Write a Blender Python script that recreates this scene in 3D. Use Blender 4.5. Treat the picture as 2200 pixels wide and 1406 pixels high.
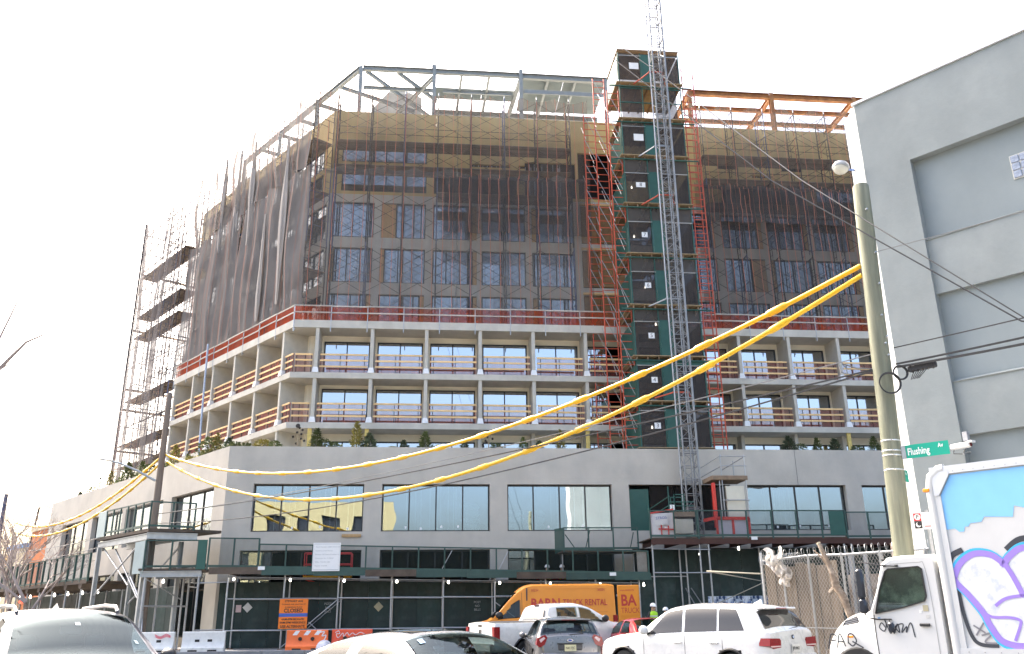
import bpy, bmesh, math, random
from mathutils import Matrix, Vector
R = math.radians
scn = bpy.context.scene
for o in list(bpy.data.objects): bpy.data.objects.remove(o)
col = scn.collection

# ------------------------------------------------------------------ camera
CAM_Z = 1.6
cd = bpy.data.cameras.new('camera'); cam = bpy.data.objects.new('camera', cd); col.objects.link(cam)
cd.sensor_fit = 'HORIZONTAL'; cd.sensor_width = 36.0; cd.lens = 36.0 * 1812.6 / 2200.0
cd.clip_start = 0.1; cd.clip_end = 3000
cam.matrix_world = (Matrix.Translation((0, 0, CAM_Z)) @ Matrix.Rotation(R(90 + 18.776), 4, 'X') @ Matrix.Rotation(R(-0.72), 4, 'Z'))
scn.camera = cam
# ------------------------------------------------------------------ sky, sun, exposure
SUN_AZ, SUN_EL = -41.0, 46.0          # compass-like: degrees right of straight ahead, degrees up
w = bpy.data.worlds.new('World'); scn.world = w; w.use_nodes = True
nt = w.node_tree; nt.nodes.clear()
sky = nt.nodes.new('ShaderNodeTexSky'); sky.sky_type = 'NISHITA'; sky.sun_disc = False
sky.sun_elevation = R(SUN_EL); sky.sun_rotation = R(SUN_AZ)
sky.air_density = 1.0; sky.dust_density = 8.0; sky.ozone_density = 1.0; sky.altitude = 0
bg = nt.nodes.new('ShaderNodeBackground'); bg.inputs['Strength'].default_value = 0.15
out = nt.nodes.new('ShaderNodeOutputWorld')
nt.links.new(sky.outputs[0], bg.inputs[0]); nt.links.new(bg.outputs[0], out.inputs[0])
sl = bpy.data.lights.new('sun', 'SUN'); sl.energy = 1.6; sl.angle = R(3.0); sl.color = (1.0, 0.95, 0.87)
so = bpy.data.objects.new('sun', sl); col.objects.link(so)
sd = Vector((math.sin(R(SUN_AZ)) * math.cos(R(SUN_EL)), math.cos(R(SUN_AZ)) * math.cos(R(SUN_EL)), math.sin(R(SUN_EL))))
so.rotation_euler = sd.to_track_quat('Z', 'Y').to_euler()
scn.view_settings.view_transform = 'Standard'; scn.view_settings.look = 'None'
scn.view_settings.gamma = 1.0; scn.view_settings.use_curve_mapping = False
scn.view_settings.exposure = 2.3
scn.render.engine = 'CYCLES'
try:
    scn.cycles.transparent_max_bounces = 24; scn.cycles.max_bounces = 8
except Exception: pass

# ------------------------------------------------------------------ helpers
def E(name, loc=(0, 0, 0), rz=0.0, label=None, cat=None, group=None, kind=None):
    o = bpy.data.objects.new(name, None); col.objects.link(o)
    o.location = loc; o.rotation_euler = (0, 0, rz); o.empty_display_size = 0.2
    tag(o, label, cat, group, kind); return o
def tag(o, label=None, cat=None, group=None, kind=None):
    if label: o['label'] = label
    if cat: o['category'] = cat
    if group: o['group'] = group
    if kind: o['kind'] = kind
    return o
def put(me, name, parent=None, loc=(0, 0, 0), rot=(0, 0, 0), scale=(1, 1, 1)):
    o = bpy.data.objects.new(name, me); col.objects.link(o)
    if parent is not None: o.parent = parent
    o.location = loc; o.rotation_euler = rot; o.scale = scale
    return o
def copy_tree(o, parent=None):
    c = o.copy(); col.objects.link(c); c.parent = parent
    for ch in o.children: copy_tree(ch, c)
    return c
V = Vector
class MB:
    def __init__(s): s.v = []; s.f = []; s.m = []; s.mi = 0
    def add(s, vs, fs):
        b = len(s.v); s.v += [tuple(p) for p in vs]; s.f += [tuple(b + i for i in f) for f in fs]; s.m += [s.mi] * len(fs); return s
    def bx(s, x0, x1, y0, y1, z0, z1):
        x0, x1 = min(x0, x1), max(x0, x1); y0, y1 = min(y0, y1), max(y0, y1); z0, z1 = min(z0, z1), max(z0, z1)
        return s.add([(x0, y0, z0), (x1, y0, z0), (x1, y1, z0), (x0, y1, z0), (x0, y0, z1), (x1, y0, z1), (x1, y1, z1), (x0, y1, z1)],
              [(0, 3, 2, 1), (4, 5, 6, 7), (0, 1, 5, 4), (1, 2, 6, 5), (2, 3, 7, 6), (3, 0, 4, 7)])
    def bev(s, x0, x1, y0, y1, z0, z1, b=0.02):      # box with chamfered edges
        X = (x0, x1); Y = (y0, y1); Z = (z0, z1); vs = []; idx = {}
        for i in (0, 1):
            for j in (0, 1):
                for k in (0, 1):
                    sx, sy, sz = (1 if i == 0 else -1), (1 if j == 0 else -1), (1 if k == 0 else -1)
                    for a in range(3):
                        p = [X[i] + sx * b, Y[j] + sy * b, Z[k] + sz * b]; p[a] = (X[i], Y[j], Z[k])[a]
                        idx[i, j, k, a] = len(vs); vs.append(tuple(p))
        g = lambda i, j, k, a: idx[i, j, k, a]; fs = []
        for i in (0, 1): fs.append([g(i, 0, 0, 0), g(i, 1, 0, 0), g(i, 1, 1, 0), g(i, 0, 1, 0)][::(1 if i else -1)])
        for j in (0, 1): fs.append([g(0, j, 0, 1), g(1, j, 0, 1), g(1, j, 1, 1), g(0, j, 1, 1)][::(-1 if j else 1)])
        for k in (0, 1): fs.append([g(0, 0, k, 2), g(1, 0, k, 2), g(1, 1, k, 2), g(0, 1, k, 2)][::(1 if k else -1)])
        for j in (0, 1):
            for k in (0, 1): fs.append([g(0, j, k, 1), g(1, j, k, 1), g(1, j, k, 2), g(0, j, k, 2)])
        for i in (0, 1):
            for k in (0, 1): fs.append([g(i, 0, k, 0), g(i, 1, k, 0), g(i, 1, k, 2), g(i, 0, k, 2)])
        for i in (0, 1):
            for j in (0, 1): fs.append([g(i, j, 0, 0), g(i, j, 1, 0), g(i, j, 1, 1), g(i, j, 0, 1)])
        for i in (0, 1):
            for j in (0, 1):
                for k in (0, 1): fs.append([g(i, j, k, 0), g(i, j, k, 1), g(i, j, k, 2)])
        return s.add(vs, fs)
    def cyl(s, p0, p1, r, n=8, r2=None, caps=True):
        p0 = V(p0); p1 = V(p1); d = p1 - p0
        if d.length < 1e-6: return s
        r2 = r if r2 is None else r2
        d.normalize(); a = d.orthogonal().normalized(); b = d.cross(a); vs = []
        for (p, rr) in ((p0, r), (p1, r2)):
            for i in range(n):
                t = 2 * math.pi * i / n; vs.append(p + a * (rr * math.cos(t)) + b * (rr * math.sin(t)))
        fs = [(i, (i + 1) % n, n + (i + 1) % n, n + i) for i in range(n)]
        if caps: fs += [tuple(range(n))[::-1], tuple(range(n, 2 * n))]
        return s.add(vs, fs)
    def tube(s, pts, r, n=6, rs=None, caps=True):     # swept tube along points
        pts = [V(p) for p in pts]; N = len(pts); vs = []; fs = []; a = None
        for k in range(N):
            d = (pts[min(k + 1, N - 1)] - pts[max(k - 1, 0)]).normalized()
            if a is None: a = d.orthogonal().normalized()
            else: a = (a - d * a.dot(d)).normalized()
            b = d.cross(a); rr = rs[k] if rs else r
            for i in range(n):
                t = 2 * math.pi * i / n; vs.append(pts[k] + a * (rr * math.cos(t)) + b * (rr * math.sin(t)))
        for k in range(N - 1):
            for i in range(n):
                j = (i + 1) % n; fs.append((k * n + i, k * n + j, (k + 1) * n + j, (k + 1) * n + i))
        if caps: fs += [tuple(range(n))[::-1], tuple(range((N - 1) * n, N * n))]
        return s.add(vs, fs)
    def bar(s, p0, p1, w, h, up=(0, 0, 1)):            # rectangular bar
        p0 = V(p0); p1 = V(p1); d = (p1 - p0).normalized(); u = V(up)
        if abs(d.dot(u)) > 0.98: u = V((0, 1, 0))
        a = d.cross(u).normalized(); b = a.cross(d); vs = []
        for p in (p0, p1):
            for (i, j) in ((-1, -1), (1, -1), (1, 1), (-1, 1)): vs.append(p + a * (i * w / 2) + b * (j * h / 2))
        return s.add(vs, [(0, 1, 2, 3)[::-1], (4, 5, 6, 7), (0, 1, 5, 4), (1, 2, 6, 5), (2, 3, 7, 6), (3, 0, 4, 7)])
    def ibeam(s, p0, p1, w, h, t=0.025, up=(0, 0, 1)):
        p0 = V(p0); p1 = V(p1); d = (p1 - p0).normalized(); u = V(up)
        if abs(d.dot(u)) > 0.98: u = V((0, 1, 0))
        a = d.cross(u).normalized(); b = a.cross(d)
        for sgn in (-1, 1): s.bar(p0 + b * (sgn * (h - t) / 2), p1 + b * (sgn * (h - t) / 2), w, t, b)
        return s.bar(p0, p1, t, h - 2 * t - 0.002, b)
    def lathe(s, prof, n=16, c=(0, 0, 0)):
        vs = []; fs = []; N = len(prof)
        for (r, z) in prof:
            for i in range(n):
                t = 2 * math.pi * i / n; vs.append((c[0] + r * math.cos(t), c[1] + r * math.sin(t), c[2] + z))
        for k in range(N - 1):
            for i in range(n):
                j = (i + 1) % n; fs.append((k * n + i, k * n + j, (k + 1) * n + j, (k + 1) * n + i))
        fs += [tuple(range(n))[::-1], tuple(range((N - 1) * n, N * n))]
        return s.add(vs, fs)
    def prism(s, poly, y0, y1):                         # polygon in xz, extruded in y
        n = len(poly); vs = [(x, y0, z) for x, z in poly] + [(x, y1, z) for x, z in poly]
        fs = [tuple(range(n)), tuple(range(n, 2 * n))[::-1]] + [(i, i + n, (i + 1) % n + n, (i + 1) % n) for i in range(n)]
        return s.add(vs, fs)
    def grid(s, fn, nu, nv):                            # fn(a,b) with a,b in 0..1
        vs = [fn(i / nu, j / nv) for j in range(nv + 1) for i in range(nu + 1)]
        fs = [(j * (nu + 1) + i, j * (nu + 1) + i + 1, (j + 1) * (nu + 1) + i + 1, (j + 1) * (nu + 1) + i) for j in range(nv) for i in range(nu)]
        return s.add(vs, fs)
    def wall(s, x0, x1, z0, z1, y0, y1, holes):         # wall in xz with rectangular through holes
        xs = sorted(set([x0, x1] + [min(max(h[k], x0), x1) for h in holes for k in (0, 1)]))
        zs = sorted(set([z0, z1] + [min(max(h[k], z0), z1) for h in holes for k in (2, 3)]))
        nx, nz = len(xs) - 1, len(zs) - 1
        solid = [[not any(h[0] < (xs[i] + xs[i + 1]) / 2 < h[1] and h[2] < (zs[k] + zs[k + 1]) / 2 < h[3] for h in holes) for k in range(nz)] for i in range(nx)]
        vs = []; iv = {}
        def vid(i, k, y):
            key = (i, k, y)
            if key not in iv: iv[key] = len(vs); vs.append((xs[i], (y0, y1)[y], zs[k]))
            return iv[key]
        fs = []
        for i in range(nx):
            for k in range(nz):
                if not solid[i][k]: continue
                fs.append((vid(i, k, 0), vid(i + 1, k, 0), vid(i + 1, k + 1, 0), vid(i, k + 1, 0)))
                fs.append((vid(i, k + 1, 1), vid(i + 1, k + 1, 1), vid(i + 1, k, 1), vid(i, k, 1)))
                if i == 0 or not solid[i - 1][k]: fs.append((vid(i, k, 0), vid(i, k + 1, 0), vid(i, k + 1, 1), vid(i, k, 1)))
                if i == nx - 1 or not solid[i + 1][k]: fs.append((vid(i + 1, k, 1), vid(i + 1, k + 1, 1), vid(i + 1, k + 1, 0), vid(i + 1, k, 0)))
                if k == 0 or not solid[i][k - 1]: fs.append((vid(i, k, 0), vid(i, k, 1), vid(i + 1, k, 1), vid(i + 1, k, 0)))
                if k == nz - 1 or not solid[i][k + 1]: fs.append((vid(i, k + 1, 1), vid(i, k + 1, 0), vid(i + 1, k + 1, 0), vid(i + 1, k + 1, 1)))
        return s.add(vs, fs)
    def xf(s, M, start=0):
        for i in range(start, len(s.v)): s.v[i] = tuple(M @ V(s.v[i]))
        return s
    def mesh(s, name, mats, smooth=False):
        me = bpy.data.meshes.new(name); me.from_pydata(s.v, [], s.f)
        for m in (mats if isinstance(mats, (list, tuple)) else [mats]): me.materials.append(m)
        if s.mi or any(s.m): me.polygons.foreach_set('material_index', s.m)
        bm = bmesh.new(); bm.from_mesh(me); bmesh.ops.recalc_face_normals(bm, faces=bm.faces); bm.to_mesh(me); bm.free()
        if smooth:
            me.polygons.foreach_set('use_smooth', [True] * len(me.polygons))
            try: me.set_sharp_from_angle(angle=R(smooth if smooth > 1 else 40))
            except Exception: pass
        me.update(); return me
    def build(s, name, mats, parent=None, loc=(0, 0, 0), rot=(0, 0, 0), smooth=False):
        return put(s.mesh(name, mats, smooth), name, parent, loc, rot)

# ------------------------------------------------------------------ materials
MATS = {}
def M(name, col=(0.5, 0.5, 0.5), rough=0.6, metal=0.0, var=0.12, scale=3.0, bump=0.0, bscale=40.0, col2=None, thr=(0.45, 0.65),
      streak=0.0, rnd=0.0, spec=0.5, ior=1.5, coat=0.0, emit=0.0, alpha=1.0, stretch=(1, 1, 1), back=None):
    if name in MATS: return MATS[name]
    m = bpy.data.materials.new(name); m.use_nodes = True; n = m.node_tree; p = n.nodes['Principled BSDF']; L = n.links.new
    tc = n.nodes.new('ShaderNodeTexCoord'); mp = n.nodes.new('ShaderNodeMapping'); mp.inputs['Scale'].default_value = stretch
    L(tc.outputs['Object'], mp.inputs[0])
    def noise(sc, det=6.0, ro=0.6, src=mp):
        t = n.nodes.new('ShaderNodeTexNoise'); t.inputs['Scale'].default_value = sc; t.inputs['Detail'].default_value = det
        t.inputs['Roughness'].default_value = ro; L(src.outputs[0], t.inputs['Vector']); return t
    c = n.nodes.new('ShaderNodeRGB'); c.outputs[0].default_value = (*col, 1); cur = c.outputs[0]
    if col2:
        t = noise(scale * 0.7); mr = n.nodes.new('ShaderNodeMapRange'); mr.inputs[1].default_value, mr.inputs[2].default_value = thr
        L(t.outputs[0], mr.inputs[0]); mx = n.nodes.new('ShaderNodeMix'); mx.data_type = 'RGBA'
        L(mr.outputs[0], mx.inputs[0]); L(cur, mx.inputs[6]); mx.inputs[7].default_value = (*col2, 1); cur = mx.outputs[2]
    if var or rnd or streak:
        hs = n.nodes.new('ShaderNodeHueSaturation'); L(cur, hs.inputs['Color']); val = None
        if var:
            t = noise(scale); mr = n.nodes.new('ShaderNodeMapRange'); mr.inputs[1].default_value = 0.25; mr.inputs[2].default_value = 0.75
            mr.inputs[3].default_value = 1 - var; mr.inputs[4].default_value = 1 + var; L(t.outputs[0], mr.inputs[0]); val = mr.outputs[0]
        if streak:
            m2 = n.nodes.new('ShaderNodeMapping'); m2.inputs['Scale'].default_value = (0.6, 0.6, 0.3); L(tc.outputs['Object'], m2.inputs[0])
            t = noise(1.2, 8, 0.65, m2); mr = n.nodes.new('ShaderNodeMapRange'); mr.inputs[1].default_value = 0.3; mr.inputs[2].default_value = 0.7
            mr.inputs[3].default_value = 1 - streak; mr.inputs[4].default_value = 1 + streak * 0.5; L(t.outputs[0], mr.inputs[0])
            if val:
                q = n.nodes.new('ShaderNodeMath'); q.operation = 'MULTIPLY'; L(val, q.inputs[0]); L(mr.outputs[0], q.inputs[1]); val = q.outputs[0]
            else: val = mr.outputs[0]
        if rnd:
            oi = n.nodes.new('ShaderNodeObjectInfo'); mr = n.nodes.new('ShaderNodeMapRange'); mr.inputs[3].default_value = 1 - rnd; mr.inputs[4].default_value = 1 + rnd
            L(oi.outputs['Random'], mr.inputs[0])
            if val:
                q = n.nodes.new('ShaderNodeMath'); q.operation = 'MULTIPLY'; L(val, q.inputs[0]); L(mr.outputs[0], q.inputs[1]); val = q.outputs[0]
            else: val = mr.outputs[0]
        L(val, hs.inputs['Value']); cur = hs.outputs[0]
    if back:                                   # sheet metal painted outside, lined inside
        ge = n.nodes.new('ShaderNodeNewGeometry'); mx = n.nodes.new('ShaderNodeMix'); mx.data_type = 'RGBA'
        L(ge.outputs['Backfacing'], mx.inputs[0]); L(cur, mx.inputs[6]); mx.inputs[7].default_value = (*back, 1); cur = mx.outputs[2]
    L(cur, p.inputs['Base Color'])
    p.inputs['Roughness'].default_value = rough; p.inputs['Metallic'].default_value = metal
    p.inputs['IOR'].default_value = ior
    if coat: p.inputs['Coat Weight'].default_value = coat; p.inputs['Coat Roughness'].default_value = 0.05
    if rough > 0.15 and var:
        t = noise(scale * 2.3); mr = n.nodes.new('ShaderNodeMapRange'); mr.inputs[3].default_value = max(rough - 0.12, 0.05); mr.inputs[4].default_value = min(rough + 0.12, 1)
        L(t.outputs[0], mr.inputs[0]); L(mr.outputs[0], p.inputs['Roughness'])
    if bump:
        t = noise(bscale, 8, 0.6, tc if stretch == (1, 1, 1) else mp)
        if stretch == (1, 1, 1): L(tc.outputs['Object'], t.inputs['Vector'])
        b = n.nodes.new('ShaderNodeBump'); b.inputs['Strength'].default_value = bump; b.inputs['Distance'].default_value = 0.02
        L(t.outputs[0], b.inputs['Height']); L(b.outputs[0], p.inputs['Normal'])
    if emit:
        p.inputs['Emission Color'].default_value = (*col, 1); p.inputs['Emission Strength'].default_value = emit
    MATS[name] = m; return m
def NET(name, col, cover=0.5, var=0.2, scale=0.6, trans=0.4, rough=0.9, weave=0.0):
    """see-through woven netting: part open, part thread that is lit and also lets light through"""
    if name in MATS: return MATS[name]
    m = bpy.data.materials.new(name); m.use_nodes = True; n = m.node_tree; n.nodes.clear(); L = n.links.new
    o = n.nodes.new('ShaderNodeOutputMaterial'); mix = n.nodes.new('ShaderNodeMixShader'); tr = n.nodes.new('ShaderNodeBsdfTransparent')
    d = n.nodes.new('ShaderNodeBsdfDiffuse'); t = n.nodes.new('ShaderNodeBsdfTranslucent'); m2 = n.nodes.new('ShaderNodeMixShader')
    d.inputs[0].default_value = (*col, 1); t.inputs[0].default_value = (*col, 1); m2.inputs[0].default_value = trans
    L(d.outputs[0], m2.inputs[1]); L(t.outputs[0], m2.inputs[2]); L(tr.outputs[0], mix.inputs[1]); L(m2.outputs[0], mix.inputs[2])
    tc = n.nodes.new('ShaderNodeTexCoord'); mp = n.nodes.new('ShaderNodeMapping'); mp.inputs['Scale'].default_value = (1, 1, 0.35)
    L(tc.outputs['Object'], mp.inputs[0]); ns = n.nodes.new('ShaderNodeTexNoise'); ns.inputs['Scale'].default_value = scale; ns.inputs['Detail'].default_value = 5
    L(mp.outputs[0], ns.inputs['Vector']); mr = n.nodes.new('ShaderNodeMapRange'); mr.inputs[1].default_value = 0.3; mr.inputs[2].default_value = 0.7
    mr.inputs[3].default_value = max(cover - var, 0); mr.inputs[4].default_value = min(cover + var, 1); L(ns.outputs[0], mr.inputs[0])
    # a sheet seen at a slant covers more
    lw = n.nodes.new('ShaderNodeLayerWeight'); lw.inputs[0].default_value = 0.35
    ad = n.nodes.new('ShaderNodeMath'); ad.operation = 'MULTIPLY_ADD'; L(lw.outputs['Facing'], ad.inputs[0]); ad.inputs[1].default_value = 0.35; L(mr.outputs[0], ad.inputs[2])
    cl = n.nodes.new('ShaderNodeClamp'); L(ad.outputs[0], cl.inputs[0]); L(cl.outputs[0], mix.inputs[0]); L(mix.outputs[0], o.inputs[0])
    MATS[name] = m; return m
def GLASS(name, refl=0.3, tint=(0.5, 0.6, 0.62), wob=0.01, rough=0.0, gcol=(1, 1, 1), rmax=0.95):
    """coated window glass: mirrors part of the light, lets a tinted part through"""
    if name in MATS: return MATS[name]
    m = bpy.data.materials.new(name); m.use_nodes = True; n = m.node_tree; n.nodes.clear(); L = n.links.new
    o = n.nodes.new('ShaderNodeOutputMaterial'); mix = n.nodes.new('ShaderNodeMixShader'); tr = n.nodes.new('ShaderNodeBsdfTransparent'); g = n.nodes.new('ShaderNodeBsdfGlossy')
    tr.inputs[0].default_value = (*tint, 1); g.inputs[0].default_value = (*gcol, 1); g.inputs['Roughness'].default_value = rough
    fr = n.nodes.new('ShaderNodeLayerWeight'); fr.inputs[0].default_value = 0.3
    mr = n.nodes.new('ShaderNodeMapRange'); mr.inputs[3].default_value = refl; mr.inputs[4].default_value = rmax; L(fr.outputs['Fresnel'], mr.inputs[0])
    L(mr.outputs[0], mix.inputs[0]); L(tr.outputs[0], mix.inputs[1]); L(g.outputs[0], mix.inputs[2]); L(mix.outputs[0], o.inputs[0])
    if wob:
        tc = n.nodes.new('ShaderNodeTexCoord'); ns = n.nodes.new('ShaderNodeTexNoise'); ns.inputs['Scale'].default_value = 0.7; ns.inputs['Detail'].default_value = 1
        oi = n.nodes.new('ShaderNodeObjectInfo'); va = n.nodes.new('ShaderNodeVectorMath'); va.operation = 'ADD'
        L(tc.outputs['Object'], va.inputs[0]); L(oi.outputs['Location'], va.inputs[1]); L(va.outputs[0], ns.inputs['Vector'])
        b = n.nodes.new('ShaderNodeBump'); b.inputs['Strength'].default_value = 0.35; b.inputs['Distance'].default_value = wob; L(ns.outputs[0], b.inputs['Height']); L(b.outputs[0], g.inputs['Normal'])
    MATS[name] = m; return m

# common colours
M('concrete', (0.50, 0.465, 0.40), 0.85, var=0.13, scale=0.5, bump=0.25, bscale=9, streak=0.07, col2=(0.42, 0.395, 0.35), thr=(0.5, 0.75))
M('slab_concrete', (0.54, 0.51, 0.44), 0.85, var=0.14, scale=1.2, bump=0.2, bscale=12, streak=0.12)
M('balcony_wall', (0.78, 0.73, 0.60), 0.9, var=0.05, scale=1.0)
M('upper_wall', (0.60, 0.57, 0.50), 0.9, var=0.08, scale=0.8)
M('yellow_sheathing', (0.60, 0.45, 0.19), 0.9, var=0.1, scale=0.6, rnd=0.08)
M('plywood', (0.50, 0.32, 0.15), 0.8, var=0.2, scale=2.5, stretch=(6, 6, 0.6), rnd=0.2)
M('timber', (0.78, 0.53, 0.25), 0.75, var=0.15, scale=3, stretch=(0.6, 4, 4), rnd=0.12)
M('old_timber', (0.24, 0.17, 0.11), 0.85, var=0.3, scale=4, rnd=0.2)
M('frame_dark', (0.018, 0.02, 0.022), 0.4, var=0)
M('galvanised', (0.42, 0.43, 0.44), 0.42, 0.7, var=0.15, scale=6, rnd=0.15)
M('steel_grey', (0.23, 0.255, 0.26), 0.6, 0.1, var=0.12, scale=2, rnd=0.06)
M('steel_rust', (0.25, 0.11, 0.045), 0.8, 0.1, var=0.3, scale=2, col2=(0.36, 0.18, 0.07), rnd=0.1)
M('scaffold_dark', (0.055, 0.045, 0.045), 0.6, 0.3, var=0.3, scale=5, rnd=0.2)
M('scaffold_blue', (0.10, 0.12, 0.22), 0.55, 0.2, var=0.3, scale=5, rnd=0.2)
M('scaffold_red', (0.50, 0.085, 0.04), 0.5, 0.1, var=0.25, scale=4, rnd=0.15)
M('shed_green', (0.028, 0.068, 0.056), 0.55, var=0.2, scale=2, rnd=0.15)
M('hoist_green', (0.022, 0.09, 0.07), 0.55, var=0.12, scale=1.5, rnd=0.12)
M('hoarding_green', (0.010, 0.030, 0.027), 0.6, var=0.4, scale=1.4, rnd=0.3, col2=(0.026, 0.046, 0.044), thr=(0.5, 0.62), bump=0.1, bscale=20)
M('white_paint', (0.78, 0.78, 0.77), 0.5, var=0.05)
M('black', (0.012, 0.012, 0.012), 0.5, var=0)
M('rubber', (0.02, 0.02, 0.02), 0.8, var=0.2)
M('sign_white', (0.80, 0.80, 0.78), 0.5, var=0.04)
M('bulb', (1.0, 0.93, 0.8), 0.3, emit=2.5, var=0)
M('dark_room', (0.03, 0.03, 0.032), 0.9, var=0.3, scale=0.7)  # near-black colour stands in for shade deep inside the storeys
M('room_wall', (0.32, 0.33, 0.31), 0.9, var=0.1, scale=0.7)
M('stud', (0.55, 0.57, 0.58), 0.4, 0.6, var=0.1, rnd=0.2)
GLASS('glass_podium', 0.36, (0.62, 0.70, 0.70), 0.012, gcol=(0.80, 0.90, 1.0))
GLASS('glass_balcony', 0.50, (0.35, 0.4, 0.45), 0.006, gcol=(0.93, 0.96, 1.0))
GLASS('glass_upper', 0.40, (0.3, 0.35, 0.4), 0.01, gcol=(0.88, 0.92, 0.94))
# ------------------------------------------------------------------ setting
C0 = (-15.18, 44.756)                 # plan corner of the big building
AF = R(5.86)                           # its street front runs this way
TH = R(-52.76)                         # its other street side, turned against the front
def WF(u, s, z=0.0):                   # metres along the front, metres behind it -> world
    return (C0[0] + math.cos(AF) * u - math.sin(AF) * s, C0[1] + math.sin(AF) * u + math.cos(AF) * s, z)
def LF(x, s, z=0.0):                   # the same along the side street, in the building's own axes
    return (math.cos(TH) * x - math.sin(TH) * s, math.sin(TH) * x + math.cos(TH) * s, z)
def WL(w, s, z=0.0):
    p = LF(-w, s); return WF(p[0], p[1], z)
def flat(name, pts, z, mat, kind='structure'):
    mb = MB().add([(x, y, z) for x, y in pts], [tuple(range(len(pts)))]); o = mb.build(name, mat); tag(o, kind=kind); return o
M('asphalt', (0.10, 0.10, 0.10), 0.9, var=0.25, scale=0.8, bump=0.4, bscale=60, col2=(0.13, 0.128, 0.125), thr=(0.5, 0.7))
M('earth', (0.20, 0.19, 0.175), 0.95, var=0.3, scale=0.1)
M('paving', (0.30, 0.29, 0.275), 0.9, var=0.2, scale=1.5, bump=0.2, bscale=30, rnd=0.08)
M('kerb_stone', (0.26, 0.255, 0.25), 0.85, var=0.2, scale=4, rnd=0.1)
M('road_paint', (0.70, 0.69, 0.66), 0.8, var=0.25, scale=5)
g = flat('ground', [(-900, -900), (900, -900), (900, 1400), (-900, 1400)], 0.0, MATS['earth'])
flat('road', [(-160, -70), (120, -70), (120, 160), (-160, 160)], 0.004, MATS['asphalt'])
# pavement round the big building
def pavement(name, pts):
    mb = MB(); n = len(pts)
    mb.add([(x, y, 0.006) for x, y in pts] + [(x, y, 0.15) for x, y in pts], [tuple(range(n, 2 * n))] + [(i, (i + 1) % n, n + (i + 1) % n, n + i) for i in range(n)])
    return tag(mb.build(name, MATS['paving']), kind='structure')
cF = WF(0.496 * -4.6, -4.6); pv = [WL(60, -4.6)[:2], cF[:2], WF(60, -4.6)[:2], WF(60, 20)[:2], WL(60, 30)[:2]]
pave = pavement('pavement', pv)
def kerb_run(parent, a, b, n):
    a = V((*a, 0)); b = V((*b, 0)); d = (b - a); L_ = d.length / n; ang = math.atan2(d.y, d.x)
    me = MB().bev(0.006, L_ - 0.006, -0.15, 0.0, 0.0, 0.165, 0.015).mesh('kerb_stone', MATS['kerb_stone'])
    for i in range(n):
        p = a + d * (i / n); put(me, 'kerb_stone', parent, (p.x, p.y, 0.004), (0, 0, ang))
kerb_run(pave, cF[:2], WF(24, -4.6)[:2], 14); kerb_run(pave, WL(26, -4.6)[:2], cF[:2], 14)
# pavement by the fence and the grey building
FX0 = (6.55, 24.2); AD = math.atan2(0.7302, -0.6833)   # direction of the side streets
DLx, DLy = -0.6833, 0.7302; NLx, NLy = -0.7302, -0.6833
def WR(t, s, z=0.0):                   # metres along the fence line towards the viewer, metres out to the street
    return (FX0[0] - DLx * t + NLx * s, FX0[1] - DLy * t + NLy * s, z)
pr = pavement('pavement', [WR(-6, 2.9)[:2], WR(40, 2.9)[:2], WR(40, -12)[:2], WR(-6, -12)[:2]])
kerb_run(pr, WR(34, 2.9)[:2], WR(-6, 2.9)[:2], 20)
# lane markings
for k in range(6):
    x, y = -30 + k * 9.0, 27.5 + k * 0.92
    tag(MB().bx(0, 3.0, -0.06, 0.06, 0, 0.001).build('lane_marking', MATS['road_paint'], None, (x, y, 0.008), (0, 0, AF)), kind='structure')
stop = MB().bx(-3.2, 3.2, -0.25, 0.25, 0, 0.001).build('stop_line', MATS['road_paint'], None, (-12, 22, 0.008), (0, 0, AF)); tag(stop, kind='structure')
# ------------------------------------------------------------------ the building under construction
B = E('unfinished_building', (C0[0], C0[1], 0), AF, 'large concrete building under construction with netted upper floors and open balconies', 'building')
def place(me, name, side, x, y, z, parent=None, rz=0.0):
    parent = parent or B
    if side == 'F': return put(me, name, parent, (x, y, z), (0, 0, rz))
    p = LF(x, y, z); return put(me, name, parent, p, (0, 0, TH + rz))
def onside(mb, name, mats, side, parent=None, smooth=False):
    o = mb.build(name, mats, parent or B, smooth=smooth)
    if side == 'L': o.rotation_euler = (0, 0, TH)
    return o
rng = random.Random(7)
_wc = {}
def window(side, x0, x1, z0, z1, y, cuts, glass, name='window', fr=0.07, dep=0.12, parent=None, open_panes=()):
    W_, H_ = x1 - x0, z1 - z0; key = (round(W_, 2), round(H_, 2), tuple(round(c, 2) for c in cuts), fr, dep)
    if key not in _wc:
        mb = MB(); mb.wall(0, W_, 0, H_, 0, dep, [(a + fr / 2 if i else fr, b - (fr / 2 if i < len(cuts) else fr), fr, H_ - fr)
             for i, (a, b) in enumerate(zip([0] + [c * W_ for c in cuts], [c * W_ for c in cuts] + [W_]))])
        panes = [MB().bx(0, b - a, 0, 0.012, 0, H_ - 0.02).mesh('pane', MATS[glass]) for a, b in zip([0] + [c * W_ for c in cuts], [c * W_ for c in cuts] + [W_])]
        _wc[key] = (mb.mesh('window_frame', MATS['frame_dark']), {glass: panes})
    fm, pd = _wc[key]
    if glass not in pd:
        pd[glass] = [MB().bx(0, b - a, 0, 0.012, 0, H_ - 0.02).mesh('pane', MATS[glass]) for a, b in zip([0] + [c * W_ for c in cuts], [c * W_ for c in cuts] + [W_])]
    f = place(fm, name, side, x0, y, z0, parent)
    xs = [0] + [c * W_ for c in cuts]
    for i, pm in enumerate(pd[glass]):
        if i in open_panes: continue
        put(pm, 'pane', f, (xs[i] + 0.0, dep * 0.5 - 0.006 + (0.004 if i % 2 else 0), 0.01), (0, 0, rng.uniform(-0.004, 0.004)))
    return f
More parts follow.
